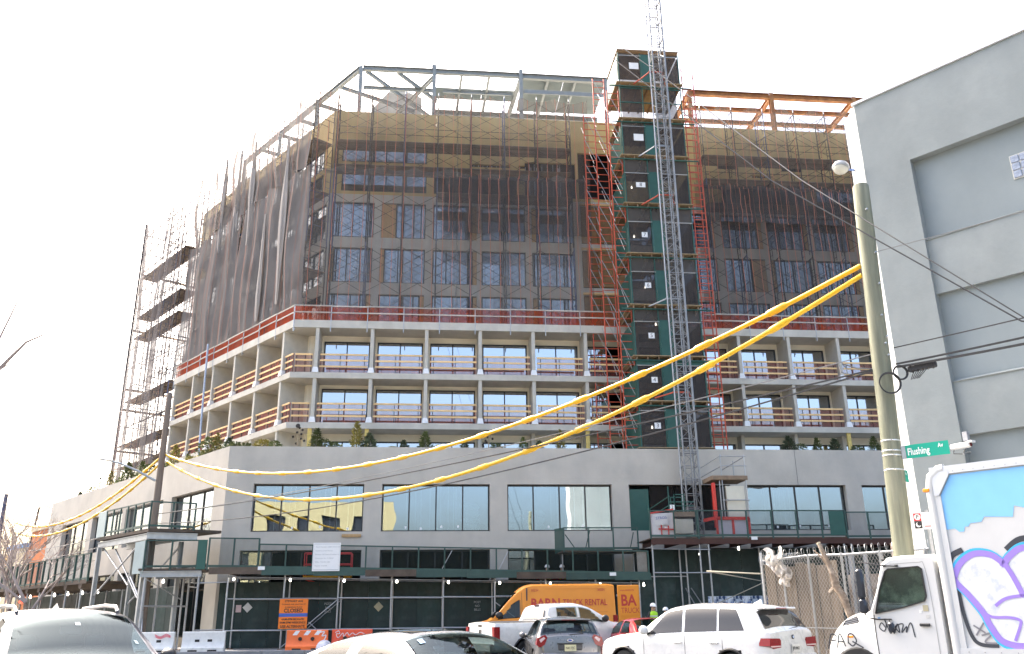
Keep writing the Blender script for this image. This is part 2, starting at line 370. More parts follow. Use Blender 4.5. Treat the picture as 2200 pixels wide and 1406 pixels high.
# ---- podium
PTOP = 10.28
PW = [(1.42 + 6.735 * k, 7.2 + 6.735 * k) for k in range(7)]
PWL = [(-7.15, -1.46), (-14.5, -8.4), (-20.9, -15.1), (-27.6, -21.8)]
holesF = [(a, b, 5.8, 8.29) for a, b in PW] + [(a if i else 1.0, b, 0.6, 4.86) for i, (a, b) in enumerate(PW)]
holesL = [(a, b, 5.87, 8.3) for a, b in PWL] + [(a, b, 0.6, 4.3) for a, b in PWL]
onside(MB().wall(0, 47, 0, PTOP, 0, 0.5, holesF), 'podium_wall', MATS['concrete'], 'F')
onside(MB().wall(-31.2, 0, -0.003, PTOP + 0.003, 0.001, 0.5, holesL), 'podium_wall', MATS['concrete'], 'L')
onside(MB().bx(-31.2, -30.7, 0.5, 16, 0, PTOP), 'podium_wall', MATS['concrete'], 'L')
def plan(name, s0, s1, z0, z1, mat, u1=47.0, w1=31.0, k0=0.496):
    a = [LF(-w1, s0)[:2], (k0 * s0, s0), (u1, s0), (u1, s1), (k0 * s1, s1), LF(-w1, s1)[:2]]; n = 6
    mb = MB()
    vs = [(x, y, z0) for x, y in a] + [(x, y, z1) for x, y in a]
    fs = [(0, 1, 4, 5), (1, 2, 3, 4), (6, 11, 10, 7), (7, 10, 9, 8)] + [(i, i + n, (i + 1) % n + n, (i + 1) % n) for i in range(n)]
    return mb.add(vs, fs).build(name, mat, B)
plan('podium_roof', 0.51, 24, 9.3, 9.55, MATS['slab_concrete'], w1=30.6)
plan('floor_slab', 0.51, 24, 5.2, 5.5, MATS['slab_concrete'], w1=30.6)
plan('planter_soil', 0.52, 2.2, 9.56, 10.13, M('soil', (0.07, 0.05, 0.035), 0.95), w1=30.6)
# formwork joints: shallow steps on the podium face
for z in (8.62,):
    onside(MB().bx(0.1, 46.9, -0.006, 0.1, z, z + 0.02), 'form_ridge', MATS['concrete'], 'F')
for x in (31.35,):
    onside(MB().bx(x, x + 0.03, -0.012, 0.1, 8.31, PTOP - 0.01), 'joint_seam', M('seam', (0.22, 0.21, 0.2), 0.9), 'F')
for i, (a, b) in enumerate(PW):
    if i == 3: continue
    window('F', a + 0.01, b - 0.01, 5.81, 8.28, 0.3, (0.25, 0.5, 0.75), 'glass_podium')
    window('F', (a if i else 1.0) + 0.01, b - 0.01, 0.61, 4.85, 0.3, (0.25, 0.5, 0.75), 'glass_podium', open_panes=(0, 1, 2, 3) if i in (1, 3, 4) else (1, 2, 3))
for i, (a, b) in enumerate(PWL):
    window('L', a + 0.01, b - 0.01, 5.88, 8.29, 0.3, (0.33, 0.66), 'glass_podium')
    window('L', a + 0.01, b - 0.01, 0.61, 4.29, 0.3, (0.33, 0.66), 'glass_podium')
# open bay behind the hoist: dark netting and a green plywood leaf
a, b = PW[3]
onside(MB().bev(a + 0.02, a + 1.12, 0.12, 0.16, 5.7, 8.05, 0.004), 'plywood_panel', MATS['hoist_green'], 'F')
for k in range(3):
    onside(MB().bx(a + 1.2 + k * 1.45, a + 2.6 + k * 1.45, 0.2, 0.215, 5.82, 8.27), 'screen_panel', NET('dark_screen', (0.05, 0.045, 0.042), 0.75, 0.1), 'F')
# rooms behind the podium glass
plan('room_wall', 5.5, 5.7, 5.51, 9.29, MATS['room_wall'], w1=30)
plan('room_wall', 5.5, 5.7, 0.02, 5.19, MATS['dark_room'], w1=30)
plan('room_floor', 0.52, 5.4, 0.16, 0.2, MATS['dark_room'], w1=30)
for x in (7.6, 14.35, 21.1, 27.8, 34.6):
    onside(MB().bx(x, x + 0.12, 0.52, 5.48, 5.52, 9.28), 'partition', MATS['room_wall'], 'F')
stud = MB().bx(0, 0.06, 0, 0.1, 0, 3.3).mesh('stud', MATS['stud'])
for x, y in [(2.3, 1.6), (2.75, 1.6), (3.1, 1.6), (3.35, 1.62), (4.9, 2.2), (5.2, 2.2), (5.6, 2.2), (6.2, 2.0), (6.5, 2.0), (9.4, 1.8), (9.9, 1.8), (10.2, 2.2), (10.7, 1.2), (11.1, 1.9), (11.3, 1.9),
             (11.7, 1.3), (12.0, 1.5), (12.15, 1.9), (17.4, 1.2), (17.8, 1.4), (18.4, 2.2), (18.9, 2.2), (19.4, 2.2), (29.9, 1.6), (30.2, 1.6), (30.5, 1.6), (30.8, 1.6), (31.1, 1.6), (31.4, 1.6), (31.7, 1.6), (32.0, 1.6)]:
    place(stud, 'stud', 'F', x, y, 5.52)
for k in range(8): place(stud, 'stud', 'L', -2.6 - k * 0.62, 2.0, 5.52)
onside(MB().bx(2.0, 3.9, 3.2, 4.6, 5.52, 6.9), 'crate_stack', MATS['dark_room'], 'F')
bl = MB().bx(0, 0.1, 0, 0.02, 0, 0.12).mesh('glass_label', MATS['sign_white'])
for x in (3.45, 4.9, 6.35, 9.4, 10.2, 11.3, 12.2, 17.1, 19.0, 30.0, 33.0, 31.3):
    place(bl, 'glass_label', 'F', x, 0.34, 5.9 + rng.uniform(0, 0.15))
# insulation batts stacked behind the glass
M('batt_wrap', (0.55, 0.66, 0.62), 0.35, var=0.25, scale=3, bump=0.6, bscale=5, rnd=0.15)
def batt(): # a bulging wrapped roll lying across
    mb = MB(); n = 14; rings = []
    def fn(a_, b_):
        t = 2 * math.pi * a_; x = (b_ - 0.5) * 1.1; e = (1 - abs(2 * b_ - 1) ** 6) * 0.94 + 0.06
        return (x, 0.36 * e * math.copysign(abs(math.cos(t)) ** 0.7, math.cos(t)), 0.2 * e * math.copysign(abs(math.sin(t)) ** 0.7, math.sin(t)) + 0.2)
    mb.grid(fn, n, 8); return mb.mesh('insulation_bundle', MATS['batt_wrap'], 60)
bm_ = batt()
for base, nx, nz, what in ((12.95, 1, 5, 'second'), (15.4, 2, 4, 'third')):
    for i in range(nx):
        for k in range(nz):
            p = WF(base + i * 1.14, 1.15, 5.52 + k * 0.37)
            o = put(bm_, 'insulation_bundle', None, p, (0, 0, AF + rng.uniform(-0.08, 0.08)))
            tag(o, 'pale wrapped insulation bundle in the stack behind the %s podium window, %s tier%s' % (what, ('lowest', 'second', 'third', 'fourth', 'topmost')[k], (', left column', ', right column')[i] if nx > 1 else ''), 'bundle', 'insulation bundles behind the %s podium window' % what)
# ---- balcony floors
FZ = (12.56, 15.66, 19.02); FB = (12.2, 15.3, 18.53)
for z0, z1 in zip(FB, FZ): plan('balcony_slab', 4.3, 6.6, z0, z1, MATS['slab_concrete'], w1=20.55)
plan('floor_slab', 6.6, 30, 12.26, 12.5, MATS['dark_room'], w1=26); plan('floor_slab', 6.6, 30, 15.36, 15.6, MATS['dark_room'], w1=26); plan('floor_slab', 6.6, 30, 18.6, 18.98, MATS['dark_room'], w1=26)  # dark inner slabs added to block light between the balcony storeys
COLS = [3.62 + 3.357 * k for k in range(13)]; COLW = [3.4 + 3.39 * k for k in range(6)]
Z0S = (9.56,) + FZ[:2]
foot = MB(); foot.add([(-0.2, -0.1, 0), (0.2, -0.1, 0), (0.2, 0.24, 0), (-0.2, 0.24, 0), (-0.14, -0.05, 0.34), (0.14, -0.05, 0.34), (0.14, 0.2, 0.34), (-0.14, 0.2, 0.34)],
    [(0, 3, 2, 1), (4, 5, 6, 7), (0, 1, 5, 4), (1, 2, 6, 5), (2, 3, 7, 6), (3, 0, 4, 7)]); foot = foot.mesh('foot_wrap', MATS['white_paint'])
post_y = MB().bx(-0.12, 0.12, -0.06, 0.06, 0, 2.64).mesh('yellow_post', M('yellow_board', (0.66, 0.50, 0.16), 0.8, var=0.2, scale=6))
fin_c = {}
def fin(h):
    k = round(h, 3)
    if k not in fin_c: fin_c[k] = MB().bev(-0.11, 0.11, 0, 1.66, 0.001, h - 0.001, 0.012).mesh('balcony_fin', MATS['slab_concrete'])
    return fin_c[k]
for lv in range(3):
    zb, zt = Z0S[lv], FB[lv]
    for k, u in enumerate(COLS):
        if lv == 0:
            place(fin(zt - zb), 'balcony_fin', 'F', u, 4.9 if k % 2 else 5.3, zb)
            if k in (0, 1, 5, 6, 10): place(post_y, 'yellow_post', 'F', u - 0.1, 4.45, zb)
        else:
            place(fin(zt - zb), 'balcony_fin', 'F', u, 4.36, zb); place(foot, 'foot_wrap', 'F', u, 4.36, zb)
    for k, w_ in enumerate(COLW):
        place(fin(zt - zb), 'balcony_fin', 'L', -w_, 4.36, zb)
        if lv: place(foot, 'foot_wrap', 'L', -w_, 4.36, zb)
# left end wall of the balconies
# walls behind the balconies, doors
doorsF = []; doorsL = []
for k, u in enumerate(COLS[:-1]): doorsF.append((u + 0.24, u + 3.13))
for k, w_ in enumerate(COLW[:-1]): doorsL.append((-w_ - 3.05, -w_ - 0.3))
doorsL.insert(0, (-3.9 + 0.55, -3.0))
hF = []; hL = []
for lv in range(3):
    zb, zt = Z0S[lv], FB[lv]; dz = 2.52 if lv else 2.2
    for d in doorsF: hF.append((d[0], d[1], zb + (0.04 if lv else 0), zb + dz))
    for d in doorsL[1:]: hL.append((d[0], d[1], zb + (0.04 if lv else 0), zb + dz))
cu = 0.496 * 6.02
onside(MB().wall(cu, 47, 9.56, 18.6, 6.02, 6.2, hF), 'balcony_wall', MATS['balcony_wall'], 'F')
onside(MB().wall(-20.6, -cu, 9.561, 18.601, 6.02, 6.2, hL), 'balcony_wall', MATS['balcony_wall'], 'L')
for lv in range(3):
    zb = Z0S[lv]; dz = 2.52 if lv else 2.2
    for i, d in enumerate(doorsF):
        window('F', d[0] + 0.01, d[1] - 0.01, zb + 0.05, zb + dz - 0.01, 6.06, (0.5,) if i % 5 != 3 else (0.49,), 'glass_balcony', 'sliding_door', open_panes=(1,) if (i in (5, 6)) else ())
    for i, d in enumerate(doorsL[1:]):
        window('L', d[0] + 0.01, d[1] - 0.01, zb + 0.05, zb + dz - 0.01, 6.06, (0.5,), 'glass_balcony', 'sliding_door')
plan('dark_backing_wall', 9.2, 9.4, 9.56, 35, MATS['dark_room'], w1=23, u1=46)  # unseen wall added so the rooms behind the upper glass stay dark
# ---- balcony timber guards
RED = NET('red_mesh', (0.55, 0.17, 0.13), 0.40, 0.05, 3.0, 0.5); REDL = RED
def guard_meshes(L_):
    rail = MB().bev(0, L_, -0.02, 0.02, -0.055, 0.055, 0.006).mesh('rail', MATS['timber'])
    post = MB().bx(-0.02, 0.02, 0.02, 0.05, 0, 1.22).mesh('guard_post', MATS['scaffold_dark'])
    mesh = MB().grid(lambda a_, b_: (a_ * L_, 0.075 + 0.02 * math.sin(a_ * 9) * b_, b_ * 1.27), 10, 3).mesh('red_mesh_sheet', RED)
    return rail, post, mesh
gm = {}
def guard(side, x, L_, z):
    k = round(L_, 2)
    if k not in gm: gm[k] = guard_meshes(L_)
    rail, post, sheet = gm[k]
    s = place(sheet, 'balcony_guard', side, x, 4.5, z + 0.01)
    for h in (0.42, 0.81, 1.19):
        put(rail, 'rail', s, (0, 0, h + rng.uniform(-0.015, 0.015)), (0, rng.uniform(-0.006, 0.006), 0))
    for f in (0.08, 0.5 + rng.uniform(-.08, .08), 0.93): put(post, 'guard_post', s, (f * L_, 0, 0))
for lv in (0, 1):
    z = FZ[lv]
    guard('F', 2.35, 1.05, z); guard('L', -3.2, 0.95, z)
    for k in range(11): guard('F', COLS[k] + 0.22, 2.92, z)
    for k in range(5): guard('L', -COLW[k + 1] + 0.2, 3.0, z)
# ---- guard rail round the terrace above the balconies
def run_pts(s, u1, w1): return [(('L', -w1, -0.496 * s), LF), ]
gp = MB().cyl((0, 0, -0.75), (0, 0, 1.0), 0.032, 6).bx(-0.03, 0.03, -0.02, 0.14, -0.62, -0.57).mesh('guard_post', MATS['galvanised'])
def terrace(side, xa, xb, s):
    L_ = abs(xb - xa); n = max(1, round(L_ / 2.25)); st = (xb - xa) / n; kn = 'terrace_guard'
    sheet = MB().grid(lambda a_, b_: (xa + (xb - xa) * a_, s + 0.09 + 0.03 * math.sin(a_ * L_ * 3.1) * (1 - b_), 19.03 + b_ * (1.0 + 0.05 * math.sin(a_ * L_ * 1.3))), int(L_ * 2), 3)
    g_ = onside(sheet, kn, NET('orange_mesh', (0.62, 0.10, 0.035), 0.5, 0.12, 1.5, 0.5), side)
    rl = MB().bev(0, abs(st) + 0.1, -0.022, 0.022, -0.04, 0.04, 0.006).mesh('rail', MATS['grey_timber'])
    for i in range(n + 1): put(gp, 'guard_post', g_, (xa + st * i, s - 0.03, 19.02))
    for i in range(n):
        for h in (0.5, 0.95): put(rl, 'rail', g_, (min(xa + st * i, xa + st * (i + 1)) - 0.05, s - (0.02 if i % 2 else 0.065), 19.02 + h + rng.uniform(-0.02, 0.02)))
M('grey_timber', (0.47, 0.43, 0.37), 0.85, var=0.2, scale=4, rnd=0.2)
cs = 0.496 * 4.34
terrace('F', cs, 47, 4.34); terrace('L', -20.5, -cs, 4.34)
# ---- upper walls with windows
US = 7.05; uc = 0.496 * US
UWF = [(3.66, 6.55), (7.05, 10.08), (10.6, 13.62), (13.95, 17.0), (17.45, 20.45), (24.3, 27.2), (27.75, 30.6), (31.1, 34.1), (34.5, 37.5), (37.95, 40.9), (41.4, 44.3)]
UWL = [(-(3.9 + 3.39 * k) - 2.9, -(3.9 + 3.39 * k)) for k in range(6)]
ROWS = ((19.1, 21.88), (22.7, 25.22), (26.0, 28.64))
hb = [(20.95, 23.9, z0, z1 + 0.25) for z0, z1 in ROWS]
onside(MB().wall(uc, 47, 19.03, 29.25, US, US + 0.25, [(a, b, z0, z1) for a, b in UWF for z0, z1 in ROWS] + hb), 'upper_wall', MATS['upper_wall'], 'F')
onside(MB().wall(-25.6, -uc, 19.031, 29.251, US, US + 0.25, [(a, b, z0, z1) for a, b in UWL for z0, z1 in ROWS]), 'upper_wall', MATS['upper_wall'], 'L')
onside(MB().bx(-25.6, -20.62, US - 0.02, US + 0.25, 9.6, 19.02), 'upper_wall', MATS['upper_wall'], 'L')
onside(MB().bx(-25.62, -25.3, US + 0.26, 22, 9.6, 35.2), 'end_wall', MATS['upper_wall'], 'L')
ply = {}
for (z0, z1) in ROWS:
    for i, (a, b) in enumerate(UWF):
        r_ = rng.random(); cuts = [(0.56,), (0.5,), (0.34, 0.68), (0.6, 0.85), (0.45,)][rng.randrange(5)]
        ply_w = 0.0; left = False
        if r_ < 0.5: ply_w = rng.choice((0.28, 0.3, 0.34)); left = rng.random() < 0.4
        if (i, z0) in ((1, 26.0), (7, 22.7)): ply_w = 1.0; left = (i == 1)
        xa, xb = (a + ply_w, b) if left else (a, b - ply_w)
        window('F', xa + 0.01, xb - 0.01, z0 + 0.01, z1 - 0.01, US + 0.08, cuts, 'glass_upper')
        if ply_w:
            px = (a, a + ply_w) if left else (b - ply_w, b)
            onside(MB().bev(px[0] + 0.02, px[1] - 0.01, US + 0.02, US + 0.07, z0 + 0.02, z1 - 0.1, 0.006), 'plywood_sheet', MATS['plywood'], 'F')
    for i, (a, b) in enumerate(UWL):
        window('L', a + 0.01, b - 0.01, z0 + 0.01, z1 - 0.01, US + 0.08, (0.5,), 'glass_upper')
# plywood landing bay beside the hoist
for z0, z1 in ROWS:
    for k, (xa, xb) in enumerate(((20.97, 22.05), (22.07, 23.88))):
        onside(MB().bev(xa, xb, US - 0.03 - 0.02 * k, US + 0.04, z0 + 0.05, z1 + 0.2, 0.006), 'plywood_sheet', M('dark_plywood', (0.26, 0.16, 0.075), 0.85, var=0.25, scale=2, rnd=0.2), 'F')
    onside(MB().bx(20.9, 24.0, US - 0.16, US - 0.02, z1 + 0.28, z1 + 0.42), 'landing_beam', MATS['timber'], 'F')
# ---- sheathed top storeys
Yw = 'yellow_sheathing'; TZ0, TZ1 = 29.26, 35.85
hy = [(4.15, 10.08, 31.8, 33.12), (4.2, 10.08, 29.5, 31.3), (10.6, 16.45, 29.5, 31.2), (17.05, 20.7, 29.5, 32.3), (13.2, 16.0, 31.75, 31.98), (16.6, 19.9, 31.75, 31.98), (20.9, 24, 29.5, 33.2),
      (31.3, 32.9, 32.35, 32.95), (36.2, 37.8, 32.35, 32.95), (31.4, 37.6, 29.5, 31.2), (38.6, 45, 29.5, 31.2), (33.8, 35.2, 31.75, 31.95)]
def yellow_wall(side, xa, xb, holes):
    edges = sorted(set([xa, xb] + [xa + (xb - xa) * i / round(abs(xb - xa) / 2.44) for i in range(round(abs(xb - xa) / 2.44) + 1)]))
    for a, b in zip(edges[:-1], edges[1:]):
        for z0, z1 in ((TZ0, 31.55), (31.556, 33.9), (33.906, TZ1)):
            hh = [(h[0], h[1], max(h[2], z0), min(h[3], z1)) for h in holes if h[0] < b and h[1] > a and h[2] < z1 and h[3] > z0]
            if any(h[0] <= a + 1e-6 and h[1] >= b - 1e-6 and h[2] <= z0 + 1e-6 and h[3] >= z1 - 1e-6 for h in hh): continue
            onside(MB().wall(a + 0.004, b - 0.004, z0, z1, US + 0.02, US + 0.2, hh), 'sheathing_panel', MATS[Yw], side)
yellow_wall('F', uc + 0.02, 46.5, hy)
hyl = [(-24, -4.6, 31.6, 33.2), (-24, -4.6, 29.6, 31.2)]
yellow_wall('L', -25.5, -uc - 0.02, hyl)
window('F', 4.16, 10.07, 31.81, 33.11, US + 0.08, (0.27, 0.52, 0.76), 'glass_upper'); window('F', 4.21, 10.07, 29.51, 31.29, US + 0.08, (0.27, 0.52, 0.76), 'glass_upper')
window('F', 38.61, 44.9, 29.51, 31.19, US + 0.08, (0.25, 0.5, 0.75), 'glass_upper')
for a in (-23.9, -17.4, -11.0):
    window('L', a, a + 6.2, 31.62, 33.18, US + 0.08, (0.33, 0.66), 'glass_upper'); window('L', a, a + 6.2, 29.62, 31.18, US + 0.08, (0.33, 0.66), 'glass_upper')
st2 = MB().bx(0, 0.05, 0, 0.09, 0, 2.8).mesh('stud', MATS['stud'])
for x in (17.4, 17.75, 18.3, 18.7, 19.1, 19.45, 19.6): place(st2, 'stud', 'F', x, US + 0.3, 29.5)
st3 = MB().bx(0, 0.04, 0, 0.06, 0, 0.26).mesh('stud', MATS['stud'])
for x in [13.4 + 0.32 * k for k in range(8)] + [16.7 + 0.4 * k for k in range(8)] + [33.9, 34.3, 34.7, 35.0]: place(st3, 'stud', 'F', x, US + 0.22, 31.73)
plan('roof_slab', 7.3, 30, 34.6, 35.0, MATS['slab_concrete'], w1=25.3); plan('floor_slab', 7.3, 9.2, 29.2, 29.45, MATS['dark_room'], w1=25.3); plan('floor_slab', 7.3, 9.2, 22.2, 22.5, MATS['dark_room'], w1=25.3); plan('floor_slab', 7.3, 9.2, 25.6, 25.9, MATS['dark_room'], w1=25.3)  # the dark floor slabs are added to block light between storeys
# ---- steel on the roof
SG, SRu = MATS['steel_grey'], MATS['steel_rust']
def beam(name, p0, p1, w_, h_, mat):  # p in (u,s,z) of the building
    return MB().ibeam(p0, p1, w_ * 1.1, h_ * 1.1, 0.03).build(name, mat, B)
RS, RZ = 9.8, 41.5; rc = 0.496 * RS
def LP(w_, s, z): return LF(-w_, s, z)
corner = (rc, RS, RZ)
beam('roof_beam', (rc + 0.15, RS, RZ), (10.35, RS, RZ), 0.26, 0.36, SG); beam('roof_beam', (10.6, RS, RZ), (17.05, RS, RZ), 0.26, 0.36, SG); beam('roof_beam', (17.35, RS, RZ - 0.05), (24.2, RS, RZ - 0.1), 0.28, 0.42, SG)
prev = corner; pts = [LP(w_, RS, RZ) for w_ in (rc, 11.2, 17.5, 24.2)]
for a, b in zip(pts[:-1], pts[1:]): beam('roof_beam', V(a) + (V(b) - V(a)) * 0.02, V(b) - (V(b) - V(a)) * 0.02, 0.26, 0.36, SG)
for (p, top) in (((rc, RS), RZ + 0.1), ((10.47, RS), RZ + 0.55), ((17.2, RS), RZ + 0.5), ((23.9, RS), RZ)): beam('steel_column', (*p, 35.0), (*p, top), 0.26, 0.26, SG)
for w_ in (11.2, 17.5, 24.2):
    p = LP(w_, RS, 0); beam('steel_column', (p[0], p[1], 35.0), (p[0], p[1], RZ + 0.25), 0.24, 0.24, SG)
# beams running back from the front
inn = V((0.26, 0.966, 0))
for u, ln in ((rc + 0.3, 9), (7.6, 5)): beam('roof_joist', (u, RS + 0.2, RZ - 0.05), (u + ln * 0.62, RS + ln * 0.78, RZ - 0.05), 0.16, 0.28, SG)
beam('roof_joist', (10.4, RS + 0.3, RZ - 0.35), (5.6, RS + 8.6, RZ - 0.5), 0.2, 0.3, SG)
for w_ in (8.0, 11.3, 14.4, 17.6, 21.0): 
    a = V(LP(w_, RS + 0.15, RZ - 0.05)); beam('roof_joist', a, a + V((5.8, 3.0, 0)), 0.16, 0.28, SG)
beam('roof_beam', (10.6, 14.6, RZ - 0.55), (24.2, 14.6, RZ - 0.6), 0.24, 0.4, SG); beam('roof_beam', (5.6, 11.5, 38.2), (24.2, 11.5, 38.1), 0.2, 0.3, SG)
for u in (12.6, 14.75, 19.4, 21.6): beam('roof_joist', (u, RS + 0.15, RZ - 0.02), (u - 0.25, 14.5, RZ - 0.45), 0.16, 0.24, SG)
for u in (12.4, 14.6): beam('steel_column', (u, 14.6, 35), (u, 14.6, RZ - 0.75), 0.18, 0.18, SG)
beam('roof_joist', (17.2, RS + 0.2, RZ - 0.2), (16.4, 14.5, RZ - 1.5), 0.24, 0.34, SG)
M('deck_steel', (0.24, 0.28, 0.285), 0.5, 0.3, var=0.1, scale=1)
def decking(u0, u1, s0, s1, z):
    n = int((s1 - s0) / 0.15); mb = MB(); prof = []
    for i in range(n):
        y = s0 + i * 0.15; prof += [(y, 0), (y + 0.05, 0), (y + 0.07, 0.06), (y + 0.13, 0.06)]
    mb.add([(u0, y, z + h) for y, h in prof] + [(u1, y, z + h) for y, h in prof], [(i, i + 1, len(prof) + i + 1, len(prof) + i) for i in range(len(prof) - 1)])
    return mb.build('deck_sheet', MATS['deck_steel'], B)
decking(17.4, 20.7, RS + 0.2, 15.2, RZ + 0.2); decking(20.72, 24.1, RS + 0.2, 15.2, RZ + 0.2); decking(10.6, 14.3, 12.2, 13.9, RZ + 0.24); decking(14.32, 17.1, 12.2, 13.9, RZ + 0.24)
onside(MB().bx(17.4, 24.1, RS - 0.05, RS + 0.05, RZ - 1.6, RZ - 1.25), 'roof_beam', SG, 'F')
rod = MB().cyl((0, 0, 0), (0, 0, 1.85), 0.045, 6).mesh('guard_rod', MATS['steel_grey'])
for p in ((rc, RS), (10.3, RS), (13.75, RS), (17.1, RS)): put(rod, 'guard_rod', B, (p[0], p[1], RZ + 0.19))
for w_ in (8.3, 11.0, 15.9, 19.2): put(rod, 'guard_rod', B, LP(w_, RS, RZ + 0.19))
# stair bulkhead with a sloping soffit
bk = MB(); bk.prism([(5.4, 35.0), (9.4, 35.0), (9.4, 44.3), (7.0, 45.4), (5.2, 43.0)], 17.6, 21.5)
bk.build('stair_bulkhead', MATS['slab_concrete'], B)
onside(MB().bx(-25.2, -20.6, 9.5, 14, 35.0, 39.2), 'roof_bulkhead', MATS['slab_concrete'], 'L')
# rusty steel right of the hoist
RRZ = 39.15
for a, b in ((29.95, 36.2), (36.45, 42.9), (43.15, 47)): beam('roof_beam', (a, 7.6, RRZ), (b, 7.6, RRZ), 0.3, 0.38, SRu); beam('roof_beam', (a, 9.4, RRZ - 0.1), (b, 9.4, RRZ - 0.1), 0.2, 0.3, SRu); beam('roof_beam', (a, 11.2, RRZ - 0.1), (b, 11.2, RRZ - 0.1), 0.2, 0.3, SRu)
for u in (29.85, 36.33, 43.0):
    beam('steel_column', (u, 7.6, 35.0), (u, 7.6, RRZ + 0.25), 0.28, 0.28, SRu); beam('roof_joist', (u, 7.8, RRZ - 0.02), (u, 20.0, RRZ - 0.02), 0.26, 0.34, SRu)
onside(MB().bev(6.15, 7.15, -0.1, 0.0, 5.52, 5.66, 0.01), 'ledge_plate', MATS['plywood'], 'F')
for u in (7.5, 13.8): beam('roof_beam', (u - 2.6, 11.9, RZ - 0.3), (u + 2.9, 11.9, RZ - 0.3), 0.16, 0.26, SG)
for u in (6.4, 8.9, 12.0, 15.4, 19.0, 21.8): beam('steel_column', (u, 8.2, 35.0), (u, 8.2, 36.6), 0.09, 0.09, SG)
for z in (35.95, 36.5): onside(MB().cyl((4.2, 8.2, z), (24, 8.2, z), 0.035, 6), 'roof_guard_rail', SG, 'F')
# drain pipe sleeved in blue plastic down the side balconies
MB().tube([LF(-14.3, 4.1, 20.3), LF(-14.0, 4.05, 16), LF(-12.6, 3.6, 11.2), LF(-12.4, 3.5, 10.3)], 0.07, 8).build('drain_hose', M('blue_hose', (0.36, 0.43, 0.55), 0.5), B, smooth=50)
# ------------------------------------------------------------------ facade scaffolds
LIFT = 1.9
def scaf_frame_mesh(wd, mat):
    mb = MB()
    for y in (0, wd): mb.cyl((0, y, 0), (0, y, LIFT - 0.01), 0.04, 6, caps=False)
    mb.cyl((0, 0, LIFT - 0.12), (0, wd, LIFT - 0.12), 0.024, 5); mb.cyl((0, wd * 0.25, LIFT - 0.62), (0, wd * 0.75, LIFT - 0.62), 0.02, 5)
    mb.cyl((0, wd * 0.25, 0.2), (0, wd * 0.25, LIFT - 0.12), 0.02, 5); mb.cyl((0, wd * 0.75, 0.2), (0, wd * 0.75, LIFT - 0.12), 0.02, 5)
    for z in (0.45, 0.9): mb.cyl((0, 0, z), (0, wd * 0.25, z), 0.016, 5); mb.cyl((0, wd * 0.75, z), (0, wd, z), 0.016, 5)
    return mb.mesh('scaffold_frame', mat, 50)
FRM = [scaf_frame_mesh(1.5, MATS[k]) for k in ('scaffold_dark', 'scaffold_blue', 'scaffold_dark')]
tip = MB().cyl((0, 0, 0), (0, 0, 0.22), 0.036, 6).mesh('coupling_pin', MATS['galvanised'])
def brace_mesh(L_):
    mb = MB(); mb.cyl((0, 0, 0.25), (L_, 0, LIFT - 0.25), 0.016, 5); mb.cyl((0, 0.04, LIFT - 0.25), (L_, 0.04, 0.25), 0.016, 5); return mb.mesh('cross_brace', MATS['scaffold_dark'])
M('scaffold_plank', (0.27, 0.22, 0.175), 0.9, var=0.3, scale=3, rnd=0.25)
def plank_mesh(L_): return MB().bev(-0.06, L_ + 0.06, 0, 0.27, 0, 0.045, 0.006).mesh('scaffold_plank', MATS['scaffold_plank'])
def scaffold(side, x0, n, st, s, z0f, top, label, decks, rails, frac=1.0, seed=1):
    rg = random.Random(seed); root = E('facade_scaffold', WF(*((x0, s) if side == 'F' else LF(x0, s)[:2])), AF if side == 'F' else AF + TH, label, 'scaffold', 'scaffolds on the upper facade')
    bm = brace_mesh(abs(st)); pm = plank_mesh(abs(st)); rm = MB().cyl((0, 0, 0), (abs(st), 0, 0), 0.022, 6).mesh('guard_tube', MATS['scaffold_dark'])
    for i in range(n + 1):
        x = st * i; zb = z0f(x0 + x); k = 0
        zs = top - LIFT * round((top - zb) / LIFT)
        nl = round((top - zb) / LIFT); l_ = (top - zb) / nl
        for k in range(nl):
            z = zb + k * l_; o = put(FRM[(i + (k // 3)) % 3], 'scaffold_frame', root, (x, 0, z), (0, 0, 0), (1, 1, l_ / LIFT))
            if i < n and z0f(x0 + x + st) <= zb + 0.01:
                xb = min(x, x + st)
                put(bm, 'cross_brace', root, (xb, 0.0, z), (0, 0, 0), (1, 1, l_ / LIFT))
                if k % 2 == 0: put(bm, 'cross_brace', root, (xb, 1.5, z), (0, 0, 0), (1, 1, l_ / LIFT))
                if k in decks(i):
                    for j in range(5):
                        put(pm, 'scaffold_plank', root, (xb, 0.06 + j * 0.285, z + 0.01 + 0.004 * (j % 2) + (0.01 if i % 2 else 0)))
                    if k in rails(i):
                        for h in (0.5, 1.0): put(rm, 'guard_tube', root, (xb, -0.04, z + h))
        if i % 2 == 0: put(tip, 'coupling_pin', root, (x, 0, 30.1)); 
        put(tip, 'coupling_pin', root, (x, 0, zb + nl * l_))
    return root
scaffold('F', 3.92, 7, 2.3, 5.0, lambda x: 19.03, 36.1, 'dark tube scaffold on the street front, left of the hoist tower', lambda i: (6, 7) if i < 3 else (5, 6, 7), lambda i: (7,), seed=2)
scaffold('F', 29.6, 7, 2.34, 5.0, lambda x: 19.03, 36.05, 'dark tube scaffold on the street front, right of the hoist tower', lambda i: (5, 6, 7), lambda i: (7, 6), seed=3)
scaffold('L', -2.62, 8, -2.25, 5.0, lambda x: 19.03, 36.2, 'tube scaffold over the terrace on the side street face', lambda i: (2, 5, 7), lambda i: (7, 5), seed=4)
